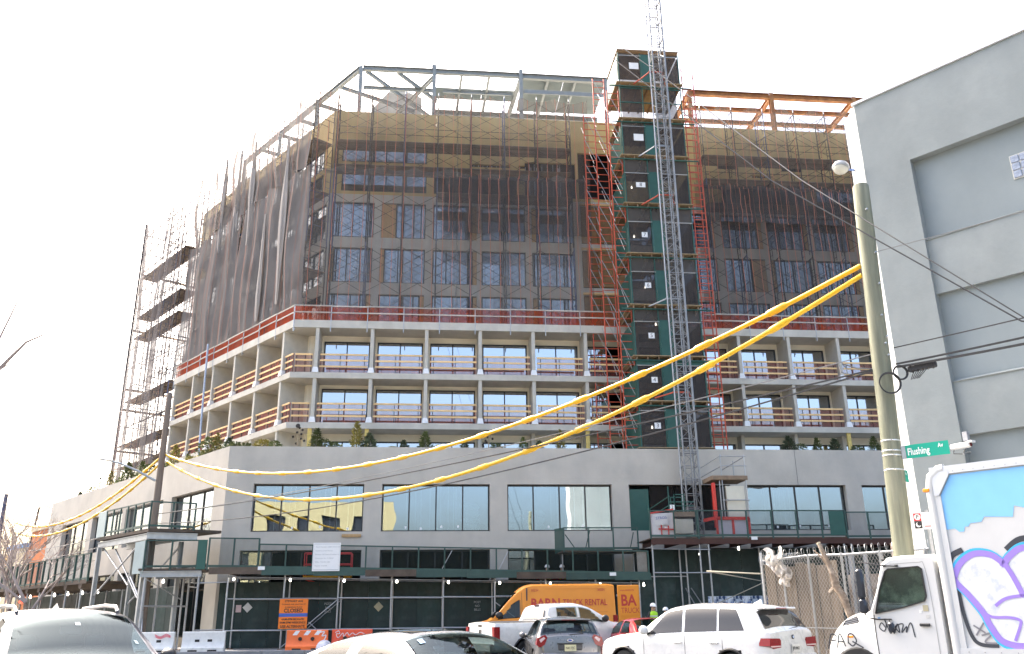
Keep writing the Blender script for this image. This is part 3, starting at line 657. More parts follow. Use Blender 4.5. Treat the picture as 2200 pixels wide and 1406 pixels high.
# tall end scaffold standing on the podium roof
root = scaffold('L', -21.3, 6, -1.63, 4.2, lambda x: 9.56, 36.2, 'tall open scaffold standing on the podium roof at the far end', lambda i: (2, 3, 5, 8, 9, 11), lambda i: (5, 9, 11), seed=5)
for k in range(3):
    MB().cyl((-9.9, -0.1, k * 8.8 + 9.6), (-9.9, -0.1, 18.35 + k * 8.8), 0.085, 8).build('corner_tube', MATS['scaffold_dark'], root)
lt = MB().cyl((0, 0, 0), (9.78, 0, 0), 0.035, 6).mesh('ledger_tube', MATS['scaffold_dark'])
for k in range(15):
    for y in (0.0, 1.5, 3.0):
        put(lt, 'ledger_tube', root, (-9.78, y, 9.56 + 1.78 * k + 0.9 * (y == 1.5)))
rt_ = MB().cyl((0, 0, 0), (0, 6.0, 0), 0.035, 6).mesh('ledger_tube', MATS['scaffold_dark']); tb_ = MB().bev(-0.05, 0.05, 0, 6, -0.09, 0.09, 0.01).mesh('toe_board', MATS['scaffold_plank']); up2 = MB().cyl((0, 0, 0), (0, 0, 26.6), 0.035, 6).mesh('standard_tube', MATS['scaffold_dark'])
for k in range(15): put(rt_, 'ledger_tube', root, (-9.8, 0, 9.9 + 1.78 * k)); 
for k in (1, 3, 5, 6, 9, 12): put(tb_, 'toe_board', root, (-9.85, 0, 9.6 + 1.78 * k))
for y in (2.9, 4.4, 5.9): put(up2, 'standard_tube', root, (-9.8, y, 9.56))
# outrigger tubes at the head of the end scaffold
MB().cyl((-9.8, 0, 26.3), (-11.2, -1.8, 26.6), 0.03, 6).build('outrigger_tube', MATS['scaffold_dark'], root)
MB().cyl((-10.6, -1.3, 26.1), (-10.9, -0.6, 27.2), 0.03, 6).build('outrigger_tube', MATS['scaffold_dark'], root)
# ------------------------------------------------------------------ debris nets
CORD = M('orange_cord', (0.50, 0.17, 0.10), 0.7, var=0.1)
def net(side, xa, xb, z0, z1, s, mat, label, amp=0.06, scal=0.3, post=2.3, cord=0.63, top_fn=None, seed=1, fold=1.0):
    rg = random.Random(seed); L_ = abs(xb - xa); nx = max(int(L_ * 6), 8); nz = 14
    ph = [rg.uniform(0, 6.3) for _ in range(6)]
    def f(a, b):
        x = a * L_; q = abs(math.sin(math.pi * x / post)); zt = (top_fn(x) if top_fn else z1) - scal * q ** 0.7
        y = amp * (math.sin(x * 2.7 * fold + ph[0] + b * 1.2) + 0.6 * math.sin(x * 6.1 * fold + ph[1] - b * 2) + 0.5 * math.sin(b * 7 + x * 0.8 + ph[2]))
        y += 0.18 * amp / 0.06 * q * 0.35 * (0.3 + b * (1 - b) * 3)
        return (x, -y, (z0 - z0) + (zt - z0) * b + (0.05 * math.sin(x * 1.9 + ph[3]) if b == 0 else 0))
    root = E('debris_net', WF(*((min(xa, xb), s) if side == 'F' else LF(min(xa, xb), s)[:2]), z0), AF if side == 'F' else AF + TH, label, 'net', 'debris nets on the scaffolds')
    MB().grid(f, nx, nz).build('net_sheet', mat, root, smooth=80)
    n = int(L_ / cord); cm = {}
    for i in range(n):
        a = (i + 0.5) / n; pts = [V(f(a, b / 10)) + V((0.02 * math.sin(b * 1.3 + i), -0.03, 0)) for b in range(11)]
        mb = MB()
        for p, q in zip(pts[:-1], pts[1:]): mb.add([p + V((-0.012, 0, 0)), p + V((0.012, 0, 0)), q + V((0.012, 0, 0)), q + V((-0.012, 0, 0))], [(0, 1, 2, 3)])
        mb.build('net_cord', CORD, root)
    return root
N1 = NET('net_front', (0.23, 0.21, 0.19), 0.42, 0.15, 0.5, 0.35); N2 = NET('net_front_upper', (0.19, 0.165, 0.14), 0.42, 0.16, 0.5, 0.35); N3 = NET('net_dark', (0.12, 0.11, 0.103), 0.52, 0.12, 0.45, 0.35)
N4 = NET('net_side', (0.36, 0.335, 0.315), 0.74, 0.24, 0.8, 0.5); N5 = NET('net_side_upper', (0.40, 0.37, 0.345), 0.55, 0.25, 0.9, 0.5); N6 = NET('net_thin', (0.26, 0.24, 0.235), 0.46, 0.22, 0.9, 0.5)
net('F', 2.4, 12.2, 19.1, 30.2, 4.72, N1, 'dark see-through net on the front, lower left bays nearest the corner', seed=1)
net('F', 12.1, 21.2, 19.1, 30.0, 4.7, N1, 'dark see-through net on the front, lower bays just left of the hoist', seed=2)
net('F', 11.3, 21.2, 25.4, 29.8, 4.55, N3, 'short doubled dark net hanging below the top storeys left of the hoist', amp=0.09, seed=12, scal=0.4)
net('F', 2.4, 12.2, 29.6, 36.2, 4.8, N2, 'see-through net over the yellow top storeys nearest the corner', seed=3)
net('F', 12.1, 21.3, 29.6, 36.1, 4.8, N2, 'see-through net over the yellow top storeys just left of the hoist', seed=4)
net('F', 28.6, 47, 19.1, 29.9, 4.7, N3, 'darker net over the lower storeys right of the hoist', seed=5)
net('F', 28.8, 47, 26.8, 29.8, 4.55, N3, 'doubled dark net with sagging hem right of the hoist', seed=13, scal=0.4, amp=0.09)
net('F', 28.8, 47, 29.5, 36.6, 4.8, N2, 'net peaked over the yellow top storey right of the hoist', scal=0.9, seed=6)
net('L', -12.2, -2.38, 19.2, 30.4, 4.75, N4, 'pale folded net on the side street face nearest the corner, lower storeys', amp=0.14, seed=7, fold=0.8)
net('L', -21.6, -12.1, 19.2, 30.4, 4.7, N4, 'pale folded net on the side street face, lower storeys, farther from the corner', amp=0.14, seed=8, fold=0.8)
net('L', -12.2, -2.38, 30.0, 37.2, 4.75, N5, 'light net drawn up to the roof steel nearest the corner on the side street', amp=0.2, seed=9, scal=0.5, fold=0.7)
net('L', -21.6, -12.1, 30.0, 37.0, 4.75, N5, 'light bunched net at the roof on the side street, farther from the corner', amp=0.2, seed=10, scal=0.5, fold=0.7)
net('L', -31.4, -21.4, 10.4, 36.0, 4.0, N6, 'thin net hanging round the tall end scaffold', amp=0.25, seed=11, scal=0.8, fold=0.5, cord=2.0)
# bunched net hanging from the uprights of the side street face
def swag(w_, z0, z1, label):
    rg = random.Random(int(w_ * 10)); root = E('gathered_net', WF(*LF(-w_, 4.6)[:2], z0), AF + TH, label, 'net', 'gathered net swags')
    def f(a, b):
        t = 2 * math.pi * a; r = 0.10 + 0.22 * math.sin(math.pi * min(b * 1.1, 1)) * (0.6 + 0.4 * math.sin(b * 5 + w_)); r *= (1 + 0.25 * math.sin(t * 5 + b * 3))
        return (r * math.cos(t), 0.6 * r * math.sin(t), b * (z1 - z0))
    MB().grid(f, 20, 14).build('net_roll', NET('net_gathered', (0.56, 0.52, 0.48), 0.85, 0.12, 1.2, 0.35), root, smooth=80)
for i, (w_, a, b) in enumerate(((5.3, 21, 33.5), (8.0, 20.5, 28.5), (10.6, 27, 35.5), (13.0, 26.5, 35.8), (15.6, 28.0, 36.2))):
    swag(w_, a, b, ('thick', 'long pale', 'bunched', 'twisted', 'narrow')[i] + ' swag of gathered net, number %s along the side street from the corner' % ('one', 'two', 'three', 'four', 'five')[i])
# ------------------------------------------------------------------ hoist tower: landings
LZ = [10.55, 13.3, 16.05, 19.3, 22.7, 26.15, 29.6, 32.35, 35.1, 37.75]
HG = MATS['hoist_green']; SCR = NET('landing_screen', (0.09, 0.08, 0.075), 0.62, 0.08, 1.0, 0.2); SCRG = NET('header_screen', (0.14, 0.13, 0.12), 0.7, 0.1, 1.0, 0.3)
joist = MB().bx(-0.04, 0.04, 0, 3.3, -0.22, -0.05).mesh('joist', MATS['old_timber'])
deckp = MB().bev(0, 4.5, 0, 0.5, -0.05, 0.0, 0.006).mesh('deck_board', M('deck_board', (0.38, 0.28, 0.16), 0.85, var=0.25, scale=3, rnd=0.2))
bulbm = MB().lathe([(0.02, 0.12), (0.03, 0.1), (0.035, 0.06), (0.06, 0.0), (0.05, -0.05), (0.01, -0.07)], 8).mesh('light_bulb', MATS['bulb'], 60)
def text(body, size, mat, parent, loc, rot=(R(90), 0, 0), ext=0.002, name='lettering', align='CENTER', sx=1.0, bold=0.0):
    c = bpy.data.curves.new(name, 'FONT'); c.body = body; c.size = size; c.extrude = ext; c.align_x = align; c.align_y = 'CENTER'; c.offset = bold; c.resolution_u = 3
    tmp = bpy.data.objects.new('tmp', c); me = bpy.data.meshes.new_from_object(tmp); bpy.data.objects.remove(tmp); bpy.data.curves.remove(c)
    me.name = name; me.materials.clear(); me.materials.append(mat); return put(me, name, parent, loc, rot, (sx, 1, 1))
INK = M('ink', (0.02, 0.02, 0.022), 0.6, var=0)
names = ['3', '4', '5', '6', '7', '8', '', '', '']
desc = ['lowest landing, placard numbered three, just above the podium wall', 'landing with placard numbered four', 'landing with placard numbered five', 'landing with placard numbered six', 'landing with small white placard, fifth from the bottom', 'landing with wide white placard, sixth from the bottom',
        'landing with large pale poster', 'open braced bay without a placard, second from the top', 'topmost landing above the roof steel with torn screen']
for i in range(9):
    z, zt = LZ[i], LZ[i + 1]; h = zt - z
    root = E('hoist_landing', WF(22.75, 1.0, z), AF, 'green screened hoist ' + desc[i], 'hoist landing', 'landings of the hoist tower')
    for j in range(7): put(deckp, 'deck_board', root, (-0.2, -0.15 + j * 0.5, 0.004 * (j % 2)))
    for j in range(7): put(joist, 'joist', root, (0.05 + j * 0.67, 0, 0))
    MB().cyl((-0.7, -0.05, -0.3), (4.9, -0.05, -0.3), 0.05, 8).build('ledger', HG, root)
    hp = min(2.15, h - 0.5)
    for x in (-0.02, 1.5, 2.35, 4.12): MB().bx(x, x + 0.07, 0.0, 0.07, 0.01, h - 0.28).build('post', HG, root)
    if i == 7:
        for x in (0.08, 2.45):
            MB().bx(x, x + 1.38, 0.02, 0.035, 0.02, h - 0.3).build('screen_panel', SCR, root)
        for zz in (1.2, 2.3): MB().bx(-0.02, 4.1, -0.01, 0.04, zz, zz + 0.07).build('rail', HG, root)
        continue
    MB().bx(0.06, 1.49, 0.03, 0.045, 0.02, hp).build('screen_panel', SCR, root)
    MB().bev(1.58, 2.34, -0.02, 0.02, 0.02, hp + 0.12, 0.006).build('door_leaf', HG, root)
    MB().bx(2.43, 4.11, 0.03, 0.045, 0.02, hp if i != 8 else hp * 0.98).build('screen_panel', SCR, root)
    MB().bx(0.02, 4.11, 0.05, 0.06, hp + 0.03, h - 0.3).build('header_screen', SCRG if i != 1 else HG, root)
    MB().cyl((0, 0.02, hp + 0.02), (4.15, 0.02, hp + 0.02), 0.03, 6).build('rail', MATS['galvanised'], root)
    for x in (-0.06, 4.15): MB().bx(x, x + 0.03, 0.1, 3.2, 0.02, hp + 0.05).build('side_panel', HG if x < 0 else SCR, root)
    MB().cyl((0.2, 0.3, 0.2), (1.45, 0.3, 1.6), 0.018, 5).build('brace', MATS['galvanised'], root)
    if i == 8:
        MB().bx(-0.05, 4.2, -0.1, 3.2, h - 0.14, h - 0.05).build('roof_panel', MATS['old_timber'], root)
    pl = MB().bx(0.85, 1.22, -0.005, 0.004, 1.1, 1.45) if i < 5 else (MB().bx(0.7, 1.3, -0.005, 0.004, 1.15, 1.5) if i == 5 else MB().bx(0.75, 1.4, -0.006, 0.006, 1.1, 1.6))
    pl = pl.build('placard', MATS['sign_white'], root)
    if names[i]: text(names[i], 0.34, INK, pl, (1.035 if i < 5 else 1.0, -0.008, 1.275 if i < 5 else 1.33))
    if i in (4, 5, 3, 2, 0):
        put(bulbm, 'light_bulb', root, ((0.4, 0.45, 0.9, 1.4, 0.75)[(4, 5, 3, 2, 0).index(i)], 0.2, 1.2 if i != 2 else hp - 0.1))
# dark tower core behind the landings
for z, zt in zip(LZ[:-1], LZ[1:]): pass
# ------------------------------------------------------------------ red ladder scaffolds
def ladder_mesh(wd, hgt):
    mb = MB()
    for x in (0, wd): mb.cyl((x, 0, 0), (x, 0, hgt - 0.01), 0.04, 6)
    n = int(hgt / 0.42)
    for k in range(n): mb.cyl((0, 0, 0.25 + k * hgt / n), (wd, 0, 0.25 + k * hgt / n), 0.028, 5)
    return mb.mesh('ladder_frame', MATS['scaffold_red'], 50)
lad = ladder_mesh(0.78, 1.93); lad2 = ladder_mesh(0.5, 1.93)
dg = MB().cyl((0, 0, 0), (0, 1.5, 1.8), 0.02, 5).mesh('diagonal_brace', MATS['galvanised']); dg2 = MB().cyl((0, 0, 1.8), (0.78, 0.02, 0.2), 0.018, 5).mesh('diagonal_brace', MATS['galvanised'])
for (u, s, n, me, lb) in ((21.98, 1.5, 13, lad, 'red ladder-frame scaffold right against the green landings on their left'), (21.4, 3.0, 14, lad, 'red ladder-frame scaffold, middle of the three left of the landings'),
                          (20.95, 4.5, 13, lad, 'red ladder-frame scaffold set deepest, left of the landings'), (27.55, 3.0, 13, lad, 'red ladder-frame scaffold set back behind the one right of the landings'), (27.2, 1.4, 14, lad, 'red ladder-frame scaffold on the right of the green landings')):
    root = E('ladder_scaffold', WF(u, s, 9.56), AF, lb, 'scaffold', 'red ladder scaffolds of the hoist tower')
    for k in range(n):
        put(me, 'ladder_frame', root, (0, 0, k * 1.94))
        if u < 25 and k % 1 == 0: put(dg, 'diagonal_brace', root, (0.1 + 0.5 * (k % 2), 0, k * 1.94)); put(dg2, 'diagonal_brace', root, (0, -0.05, k * 1.94))
# ------------------------------------------------------------------ hoist mast and cars
mroot = E('hoist_mast', WF(24.46, -1.3, 5.35), AF, 'grey lattice hoist mast rising past the green landings', 'mast')
def mast_section(h=1.508, w_=0.78):
    mb = MB()
    for x in (0, w_):
        for y in (0, w_): mb.cyl((x, y, 0), (x, y, h - 0.004), 0.05, 7, caps=False)
    for z in (0.05, h * 0.5, h - 0.06):
        for a, b in (((0, 0), (w_, 0)), ((w_, 0), (w_, w_)), ((w_, w_), (0, w_)), ((0, w_), (0, 0))): mb.cyl((*a, z), (*b, z), 0.024, 5)
    for a, b in (((0, 0), (w_, 0)), ((w_, w_), (0, w_)), ((0, w_), (0, 0)), ((w_, 0), (w_, w_))):
        mb.cyl((*a, 0.05), (*b, h * 0.5), 0.018, 5); mb.cyl((*b, h * 0.5), (*a, h - 0.06), 0.018, 5)
    mb.bx(w_ * 0.5 - 0.03, w_ * 0.5 + 0.03, -0.06, 0.0, 0, h - 0.004)
    return mb.mesh('mast_section', M('mast_steel', (0.25, 0.25, 0.245), 0.5, 0.5, var=0.25, scale=3, rnd=0.12), 50)
ms = mast_section()
for k in range(30): put(ms, 'mast_section', mroot, (0, 0, k * 1.508))
for x in (-0.12, 0.95): MB().cyl((x, 0.35, 0.3), (x, 0.35, 44), 0.022, 5).build('guide_tube', MATS['galvanised'], mroot)
tie = MB(); tie.bar((0, 0.8, 0), (-0.75, 2.2, 0), 0.07, 0.07); tie.bar((0.8, 0.8, 0), (1.4, 2.2, 0), 0.07, 0.07); tie.bar((-0.1, 0.8, 0), (0.9, 0.8, 0), 0.07, 0.08)
tr_, tg_ = tie.mesh('mast_tie', MATS['scaffold_red']), tie.mesh('mast_tie', MATS['galvanised'])
for k, i in enumerate((1, 3, 5, 6, 8)): put(tr_ if i in (1, 5, 8) else tg_, 'mast_tie', mroot, (0, 0, LZ[i] - 5.35 - 0.15 + (0.3 if i == 1 else 0)))
CREAM = M('cream_panel', (0.66, 0.62, 0.50), 0.5, var=0.06); HR = M('hoist_red', (0.62, 0.045, 0.03), 0.45, var=0.1); LILAC = M('pale_panel', (0.58, 0.56, 0.62), 0.5, var=0.08)
def tubes(root, segs, mat, r=0.03, name='guard_tube'):
    for a, b in segs: MB().cyl(a, b, r, 6).build(name, mat, root)
# right hand car with a railed roof
car = E('hoist_car', WF(25.45, -2.6, 5.4), AF, 'cream hoist car with railed timber roof right of the mast foot', 'hoist car', 'hoist cars at the mast foot')
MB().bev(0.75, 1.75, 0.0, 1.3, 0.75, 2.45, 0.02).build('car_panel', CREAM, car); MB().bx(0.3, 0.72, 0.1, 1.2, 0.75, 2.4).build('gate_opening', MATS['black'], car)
MB().bev(0.0, 1.95, -0.15, 1.5, 2.75, 2.98, 0.02).build('roof_deck', MATS['old_timber'], car)
tubes(car, [((0.55, -0.1, 0.2), (0.55, -0.1, 4.1)), ((1.85, -0.1, 0.2), (1.85, -0.1, 4.1)), ((0.55, -0.1, 4.0), (1.95, -0.1, 4.0)), ((0.55, -0.1, 3.5), (1.95, -0.1, 3.5)), ((-0.1, 1.3, 3.6), (0.6, -0.1, 4.05)), ((-0.1, 1.3, 3.1), (0.6, -0.1, 3.5)), ((1.1, 1.3, 3.5), (1.9, -0.1, 4.0)),
            ((0.5, -0.1, 1.7), (1.95, -0.1, 1.7)), ((0.4, -0.1, 0.3), (0.4, -0.1, 2.7)), ((1.75, 1.3, 2.98), (1.75, 1.3, 4.0))], MATS['galvanised'])
MB().bev(0.0, 0.16, -0.1, 0.1, 0.3, 2.6, 0.01).build('drive_column', HR, car)
# red base fence of that car
fz = E('hoist_base_fence', WF(25.15, -3.0, 5.25), AF, 'red framed base fence with pale panels below the cream hoist car', 'fence', 'hoist base fences')
for a, b in (((0, 1.2, 0.9), (0.25, 0, 0.9)), ((0.25, 0, 0.88), (2.0, 0, 0.88)), ((0.27, 0, 0), (0.27, 0, 0.9)), ((1.98, 0, 0), (1.98, 0, 0.9)), ((1.12, 0, 0), (1.12, 0, 0.9))):
    MB().bar(a, b, 0.1, 0.16 if a[2] == b[2] else 0.1).build('fence_bar', HR, fz)
for x in (0.33, 1.18): MB().bx(x, x + 0.73, 0.02, 0.04, 0.02, 0.8).build('fence_panel', LILAC, fz)
# left hand car parked low behind its signed fence
car2 = E('hoist_car', WF(22.7, -2.6, 5.4), AF, 'low cream hoist car with green tube rails left of the mast foot', 'hoist car', 'hoist cars at the mast foot')
MB().bev(0.65, 1.6, 0, 1.2, 0.0, 0.75, 0.02).build('car_panel', CREAM, car2); MB().bev(0.4, 1.75, -0.1, 1.3, 0.85, 1.1, 0.02).build('roof_deck', MATS['old_timber'], car2)
tubes(car2, [((0.35, -0.1, 0), (0.35, -0.1, 2.4)), ((0.35, -0.1, 1.6), (1.7, -0.1, 1.6)), ((0.35, -0.1, 1.4), (1.7, -0.1, 1.4)), ((-0.5, 1.0, 1.3), (0.4, -0.1, 1.9)), ((-0.5, 1.0, 0.9), (0.4, -0.1, 1.45)), ((0.6, 0.4, 1.1), (0.6, 0.4, 1.9)), ((1.2, 0.4, 1.1), (1.2, 0.4, 1.9)), ((0.6, 0.4, 1.9), (1.2, 0.4, 1.9)), ((0.9, 0.8, 1.1), (0.9, 0.8, 2.1)), ((1.45, 0.8, 1.1), (1.45, 0.8, 2.1)), ((0.9, 0.8, 2.1), (1.45, 0.8, 2.1)), ((-0.45, 1.0, 0), (-0.45, 1.0, 2.0))], HG, 0.028)
pl = MB().bx(0.38, 0.62, -0.16, -0.14, 1.2, 1.45).build('placard', MATS['sign_white'], car2); text('2', 0.24, INK, pl, (0.5, -0.165, 1.32))
f2 = E('hoist_base_fence', WF(21.95, -2.9, 5.25), AF + R(-22), 'red framed white base fence with a slanting name board left of the mast foot', 'fence', 'hoist base fences')
for a, b in (((0, 0, 0), (0, 0, 1.15)), ((1.2, 0, 0), (1.2, 0, 1.25)), ((0, 0, 1.15), (1.2, 0, 1.3)), ((0.4, -0.02, 0.35), (1.2, -0.02, 0.3)), ((0.55, -0.02, 0), (0.55, -0.02, 0.55)), ((0.9, -0.02, 0), (0.9, -0.02, 0.5))): MB().bar(a, b, 0.06, 0.07).build('fence_bar', HR, f2)
MB().bx(0.03, 1.17, 0.02, 0.04, 0, 1.14).build('fence_panel', MATS['white_paint'], f2)
nb = MB().bx(0.3, 0.95, -0.05, -0.035, 0.5, 1.08).build('name_board', MATS['sign_white'], f2, rot=(0, R(-3), 0)); text('STROS', 0.19, M('sign_blue', (0.03, 0.08, 0.4), 0.5, var=0), nb, (0.62, -0.056, 0.86))
for x in (22.6, 23.6, 24.6): pass
# ------------------------------------------------------------------ sidewalk sheds
SGN = MATS['shed_green']; GAL = MATS['galvanised']; SMESH = NET('shed_mesh', (0.05, 0.065, 0.06), 0.32, 0.05, 2.0, 0.3); GPANEL = M('grey_green_panel', (0.36, 0.42, 0.40), 0.6, var=0.1, rnd=0.05)
M('shed_deck', (0.10, 0.075, 0.055), 0.9, var=0.3, scale=2, rnd=0.2); M('steel_beam_pale', (0.40, 0.41, 0.40), 0.5, 0.3, var=0.15, rnd=0.1)
def parapet(root, a, b, h, n, mesh=SMESH, kick=0.12, post=0.07):
    """posts, rails and mesh between two points on the deck edge (z of the points is the deck top)"""
    a = V(a); b = V(b); d = (b - a); L_ = d.length; e = d.normalized()
    for i in range(n + 1):
        p = a + d * (i / n); MB().bx(-post / 2, post / 2, -post / 2, post / 2, -0.12, h).build('parapet_post', SGN, root, p, (0, 0, math.atan2(d.y, d.x)))
    for hh, t in ((h - 0.02, 0.06), (0.05, 0.10)): MB().bar(a + V((0, 0, hh)), b + V((0, 0, hh)), 0.05, t).build('parapet_rail', SGN, root)
    nn = V((-e.y, e.x, 0)) * 0.03
    for i in range(n):
        p, q = a + d * ((i + 0.02) / n), a + d * ((i + 0.98) / n)
        MB().add([p + nn, q + nn, q + nn + V((0, 0, h - 0.04)), p + nn + V((0, 0, h - 0.04))], [(0, 1, 2, 3)]).build('mesh_panel', mesh, root)
def tubes_n(root, segs, r=0.035, name='shed_tube', mat=None):
    for a, b in segs: MB().cyl(a, b, r, 8).build(name, mat or GAL, root, smooth=50)
def post(root, x, y, z0, z1, r=0.045):
    mb = MB().cyl((x, y, z0), (x, y, z1), r, 10); mb.build('shed_post', GAL, root, smooth=50)
    MB().bx(x - 0.12, x + 0.12, y - 0.12, y + 0.12, z0 - 0.0, z0 + 0.02).build('base_plate', MATS['steel_rust'], root)
# front shed: slopes a little with the street
sh = E('sidewalk_shed', WF(0, -3, 0.15), AF, 'long green sidewalk shed with mesh parapet along the street front', 'sidewalk shed', 'sidewalk sheds round the building')
zd = lambda u: 3.72 - 0.022 * u
pus = [1.2, 3.85, 6.4, 8.93, 11.43, 13.94, 16.45, 18.95, 21.15]
for i, u in enumerate(pus):
    post(sh, u, 0, 0, zd(u) - 0.3); post(sh, u, 1.75, 0, zd(u) - 0.3)
    MB().ibeam((u, -0.25, zd(u) - 0.2), (u, 2.4, zd(u) - 0.2), 0.1, 0.18, 0.02).build('cross_beam', MATS['shed_deck'], sh)
    put(bulbm, 'light_bulb', sh, (u + 0.25, 0.05, zd(u) - 0.52))
for a, b in zip(pus[:-1], pus[1:]):
    for y in (0.0, 1.75):
        tubes_n(sh, [((a, y - 0.05, 2.28), (b, y - 0.05, 2.25)), ((a, y - 0.05, 0.86), (b, y - 0.05, 0.84)), ((a, y - 0.05, zd(a) - 0.42), (b, y - 0.05, zd(b) - 0.42))], 0.026)
tubes_n(sh, [((3.9, -0.06, 0.1), (6.4, -0.06, 2.2)), ((5.1, -0.06, 1.2), (5.9, -0.06, 0.5)), ((13.95, -0.06, 2.0), (14.9, -0.06, 1.3)), ((3.9, 1.7, 0.1), (6.4, 1.7, 2.2))], 0.022, 'diagonal_brace')
nb_ = 0
u = 0.35
while u < 21.6:      # deck planks across, laid in bays
    u2 = min(u + 2.44, 21.7)
    for j in range(11):
        MB().bev(u + 0.005, u2 - 0.005, -0.35 + j * 0.27, -0.09 + j * 0.27, 0, 0.05, 0.006).build('deck_plank', MATS['shed_deck'], sh, (0, 0, zd(u) - 0.1 + 0.006 * (j % 2)), (0, 0.022, 0) if False else (0, 0, 0))
    MB().bx(u + 0.004, u2 - 0.004, -0.40, -0.36, zd((u + u2) / 2) - 0.3, zd((u + u2) / 2) + 0.02).build('edge_board', SGN if nb_ % 3 else MATS['shed_deck'], sh)
    u = u2; nb_ += 1
parapet(sh, (2.6, -0.34, zd(2.6)), (21.6, -0.34, zd(21.6)), 1.12, 15); parapet(sh, (0.25, -0.34, zd(0) + 0.0), (2.58, -0.34, zd(2.6) + 0.02), 1.36, 2)
MB().bev(21.05, 21.55, -0.30, -0.25, zd(21) - 0.02, zd(21) + 1.1, 0.01).build('end_board', MATS['grey_timber'], sh)
for x in (11.3, 14.1): tubes_n(sh, [((x, 0.1, zd(x)), (x + 0.55, 0.4, zd(x) + 1.0))], 0.02, 'loose_tube')
# raised catch platform behind its right end
mp_ = E('catch_platform', WF(17.1, -1.9, 4.55), AF, 'small raised green railed platform above the right end of the front shed', 'platform')
MB().bev(0.4, 4.5, 0, 1.6, 0.0, 0.12, 0.01).build('deck', MATS['shed_deck'], mp_)
parapet(mp_, (0.5, 0, 0.15), (4.4, 0, 0.15), 1.1, 3, mesh=NET('clear_mesh', (0.1, 0.12, 0.11), 0.08, 0.02))
MB().add([(0.0, -0.2, -0.1), (0.55, 0, 0.15), (0.55, 0, 1.25), (0.0, -0.2, 1.15)], [(0, 1, 2, 3)]).build('green_screen', NET('green_cloth', (0.06, 0.11, 0.09), 0.85, 0.05), mp_)
tubes_n(mp_, [((0.6, 0.1, 0.9), (1.1, 0.1, 0.2)), ((1.9, 0.1, 1.1), (1.65, 0.1, 0.2)), ((4.2, 0.1, 1.0), (4.0, 0.1, 0.2))], 0.025, 'strut', SGN)
for x in (0.6, 2.5, 4.4): MB().cyl((x, 1.2, -4.4), (x, 1.2, 0.0), 0.04, 8).build('leg', GAL, mp_)
# high shed under the hoist and to the right
hs = E('sidewalk_shed', WF(0, -3.4, 0.15), AF, 'higher sidewalk shed carrying the hoist base, right of the long shed', 'sidewalk shed', 'sidewalk sheds round the building')
for a, b, y0, z in ((21.75, 24.22, -0.2, 5.02), (24.24, 32.2, 0.1, 5.06), (32.22, 37.5, 0.3, 5.0)):
    n = max(2, round((b - a) / 1.3)); parapet(hs, (a, y0, z), (b, y0, z), 1.3, n, mesh=NET('grey_mesh', (0.10, 0.11, 0.12), 0.28, 0.05, 2.0, 0.3))
    for j in range(10): MB().bev(a, b - 0.01, y0 + 0.02 + j * 0.3, y0 + 0.3 + j * 0.3, 0, 0.06, 0.006).build('deck_plank', MATS['shed_deck'], hs, (0, 0, z - 0.1 + 0.005 * (j % 2)))
    MB().bx(a, b, y0 - 0.02, y0 + 0.02, z - 0.38, z - 0.1).build('edge_board', M('brown_beam', (0.06, 0.022, 0.014), 0.7), hs)
    for x in [a + 0.3 + k * 1.2 for k in range(int((b - a) / 1.2))]: MB().ibeam((x, y0 + 0.03, z - 0.24), (x, y0 + 3, z - 0.24), 0.1, 0.24, 0.02).build('cross_beam', MATS['brown_beam'], hs)
MB().bx(31.3, 32.1, 0.05, 0.09, 5.1, 6.3).build('green_board', MATS['hoist_green'], hs)
for x in (21.85, 24.28, 24.75, 31.9, 32.3): post(hs, x, 0.05, 0, 4.65)
for x in (23.85, 24.2, 28.2): post(hs, x, 2.2, 0, 4.65)
tubes_n(hs, [((21.85, 0, 3.3), (24.8, 0, 3.28)), ((21.85, 0, 0.95), (24.8, 0, 0.93)), ((21.85, 0, 4.45), (24.8, 0, 4.4)), ((21.9, 2.2, 3.2), (24.2, 2.2, 3.2)), ((24.3, 0.1, 0.9), (24.0, 2.0, 2.6)), ((24.75, 0.1, 0.9), (24.3, 2.0, 2.6)), ((21.9, 0, 0.9), (22.6, 0, 0.3))], 0.03)
for x, z in ((24.35, 4.2), (26.4, 4.45), (28.6, 4.45)): put(bulbm, 'light_bulb', hs, (x, 0.3, z))
# hoarding behind the sheds
def hoarding(label, side, x0, n, s, z1, mat='hoarding_green', step=1.22):
    p = WF(x0, s, 0.15) if side == 'F' else WL(-x0, s, 0.15)
    root = E('plywood_hoarding', p, AF if side == 'F' else AF + TH, label, 'hoarding', 'green plywood hoardings')
    pm = MB().bev(0.003, step - 0.003, 0, 0.02, 0.02, z1, 0.003).mesh('plywood_panel', MATS[mat])
    for i in range(n): put(pm, 'plywood_panel', root, (i * step, rng.uniform(-0.006, 0.006), 0), (0, 0, 0))
    MB().bx(0, n * step, 0.03, 0.12, z1 - 0.1, z1 - 0.01).build('top_rail', MATS['old_timber'], root); MB().bx(0, n * step, 0.03, 0.12, 0.02, 0.12).build('bottom_rail', MATS['old_timber'], root)
    return root
hf = hoarding('dark green plywood hoarding under the long front shed', 'F', 0.4, 18, -1.1, 3.1)
hoarding('tall dark green plywood hoarding under the high shed', 'F', 22.4, 14, -0.9, 4.6)
hoarding('dark green plywood hoarding along the side street', 'L', -30, 23, -1.2, 3.0)
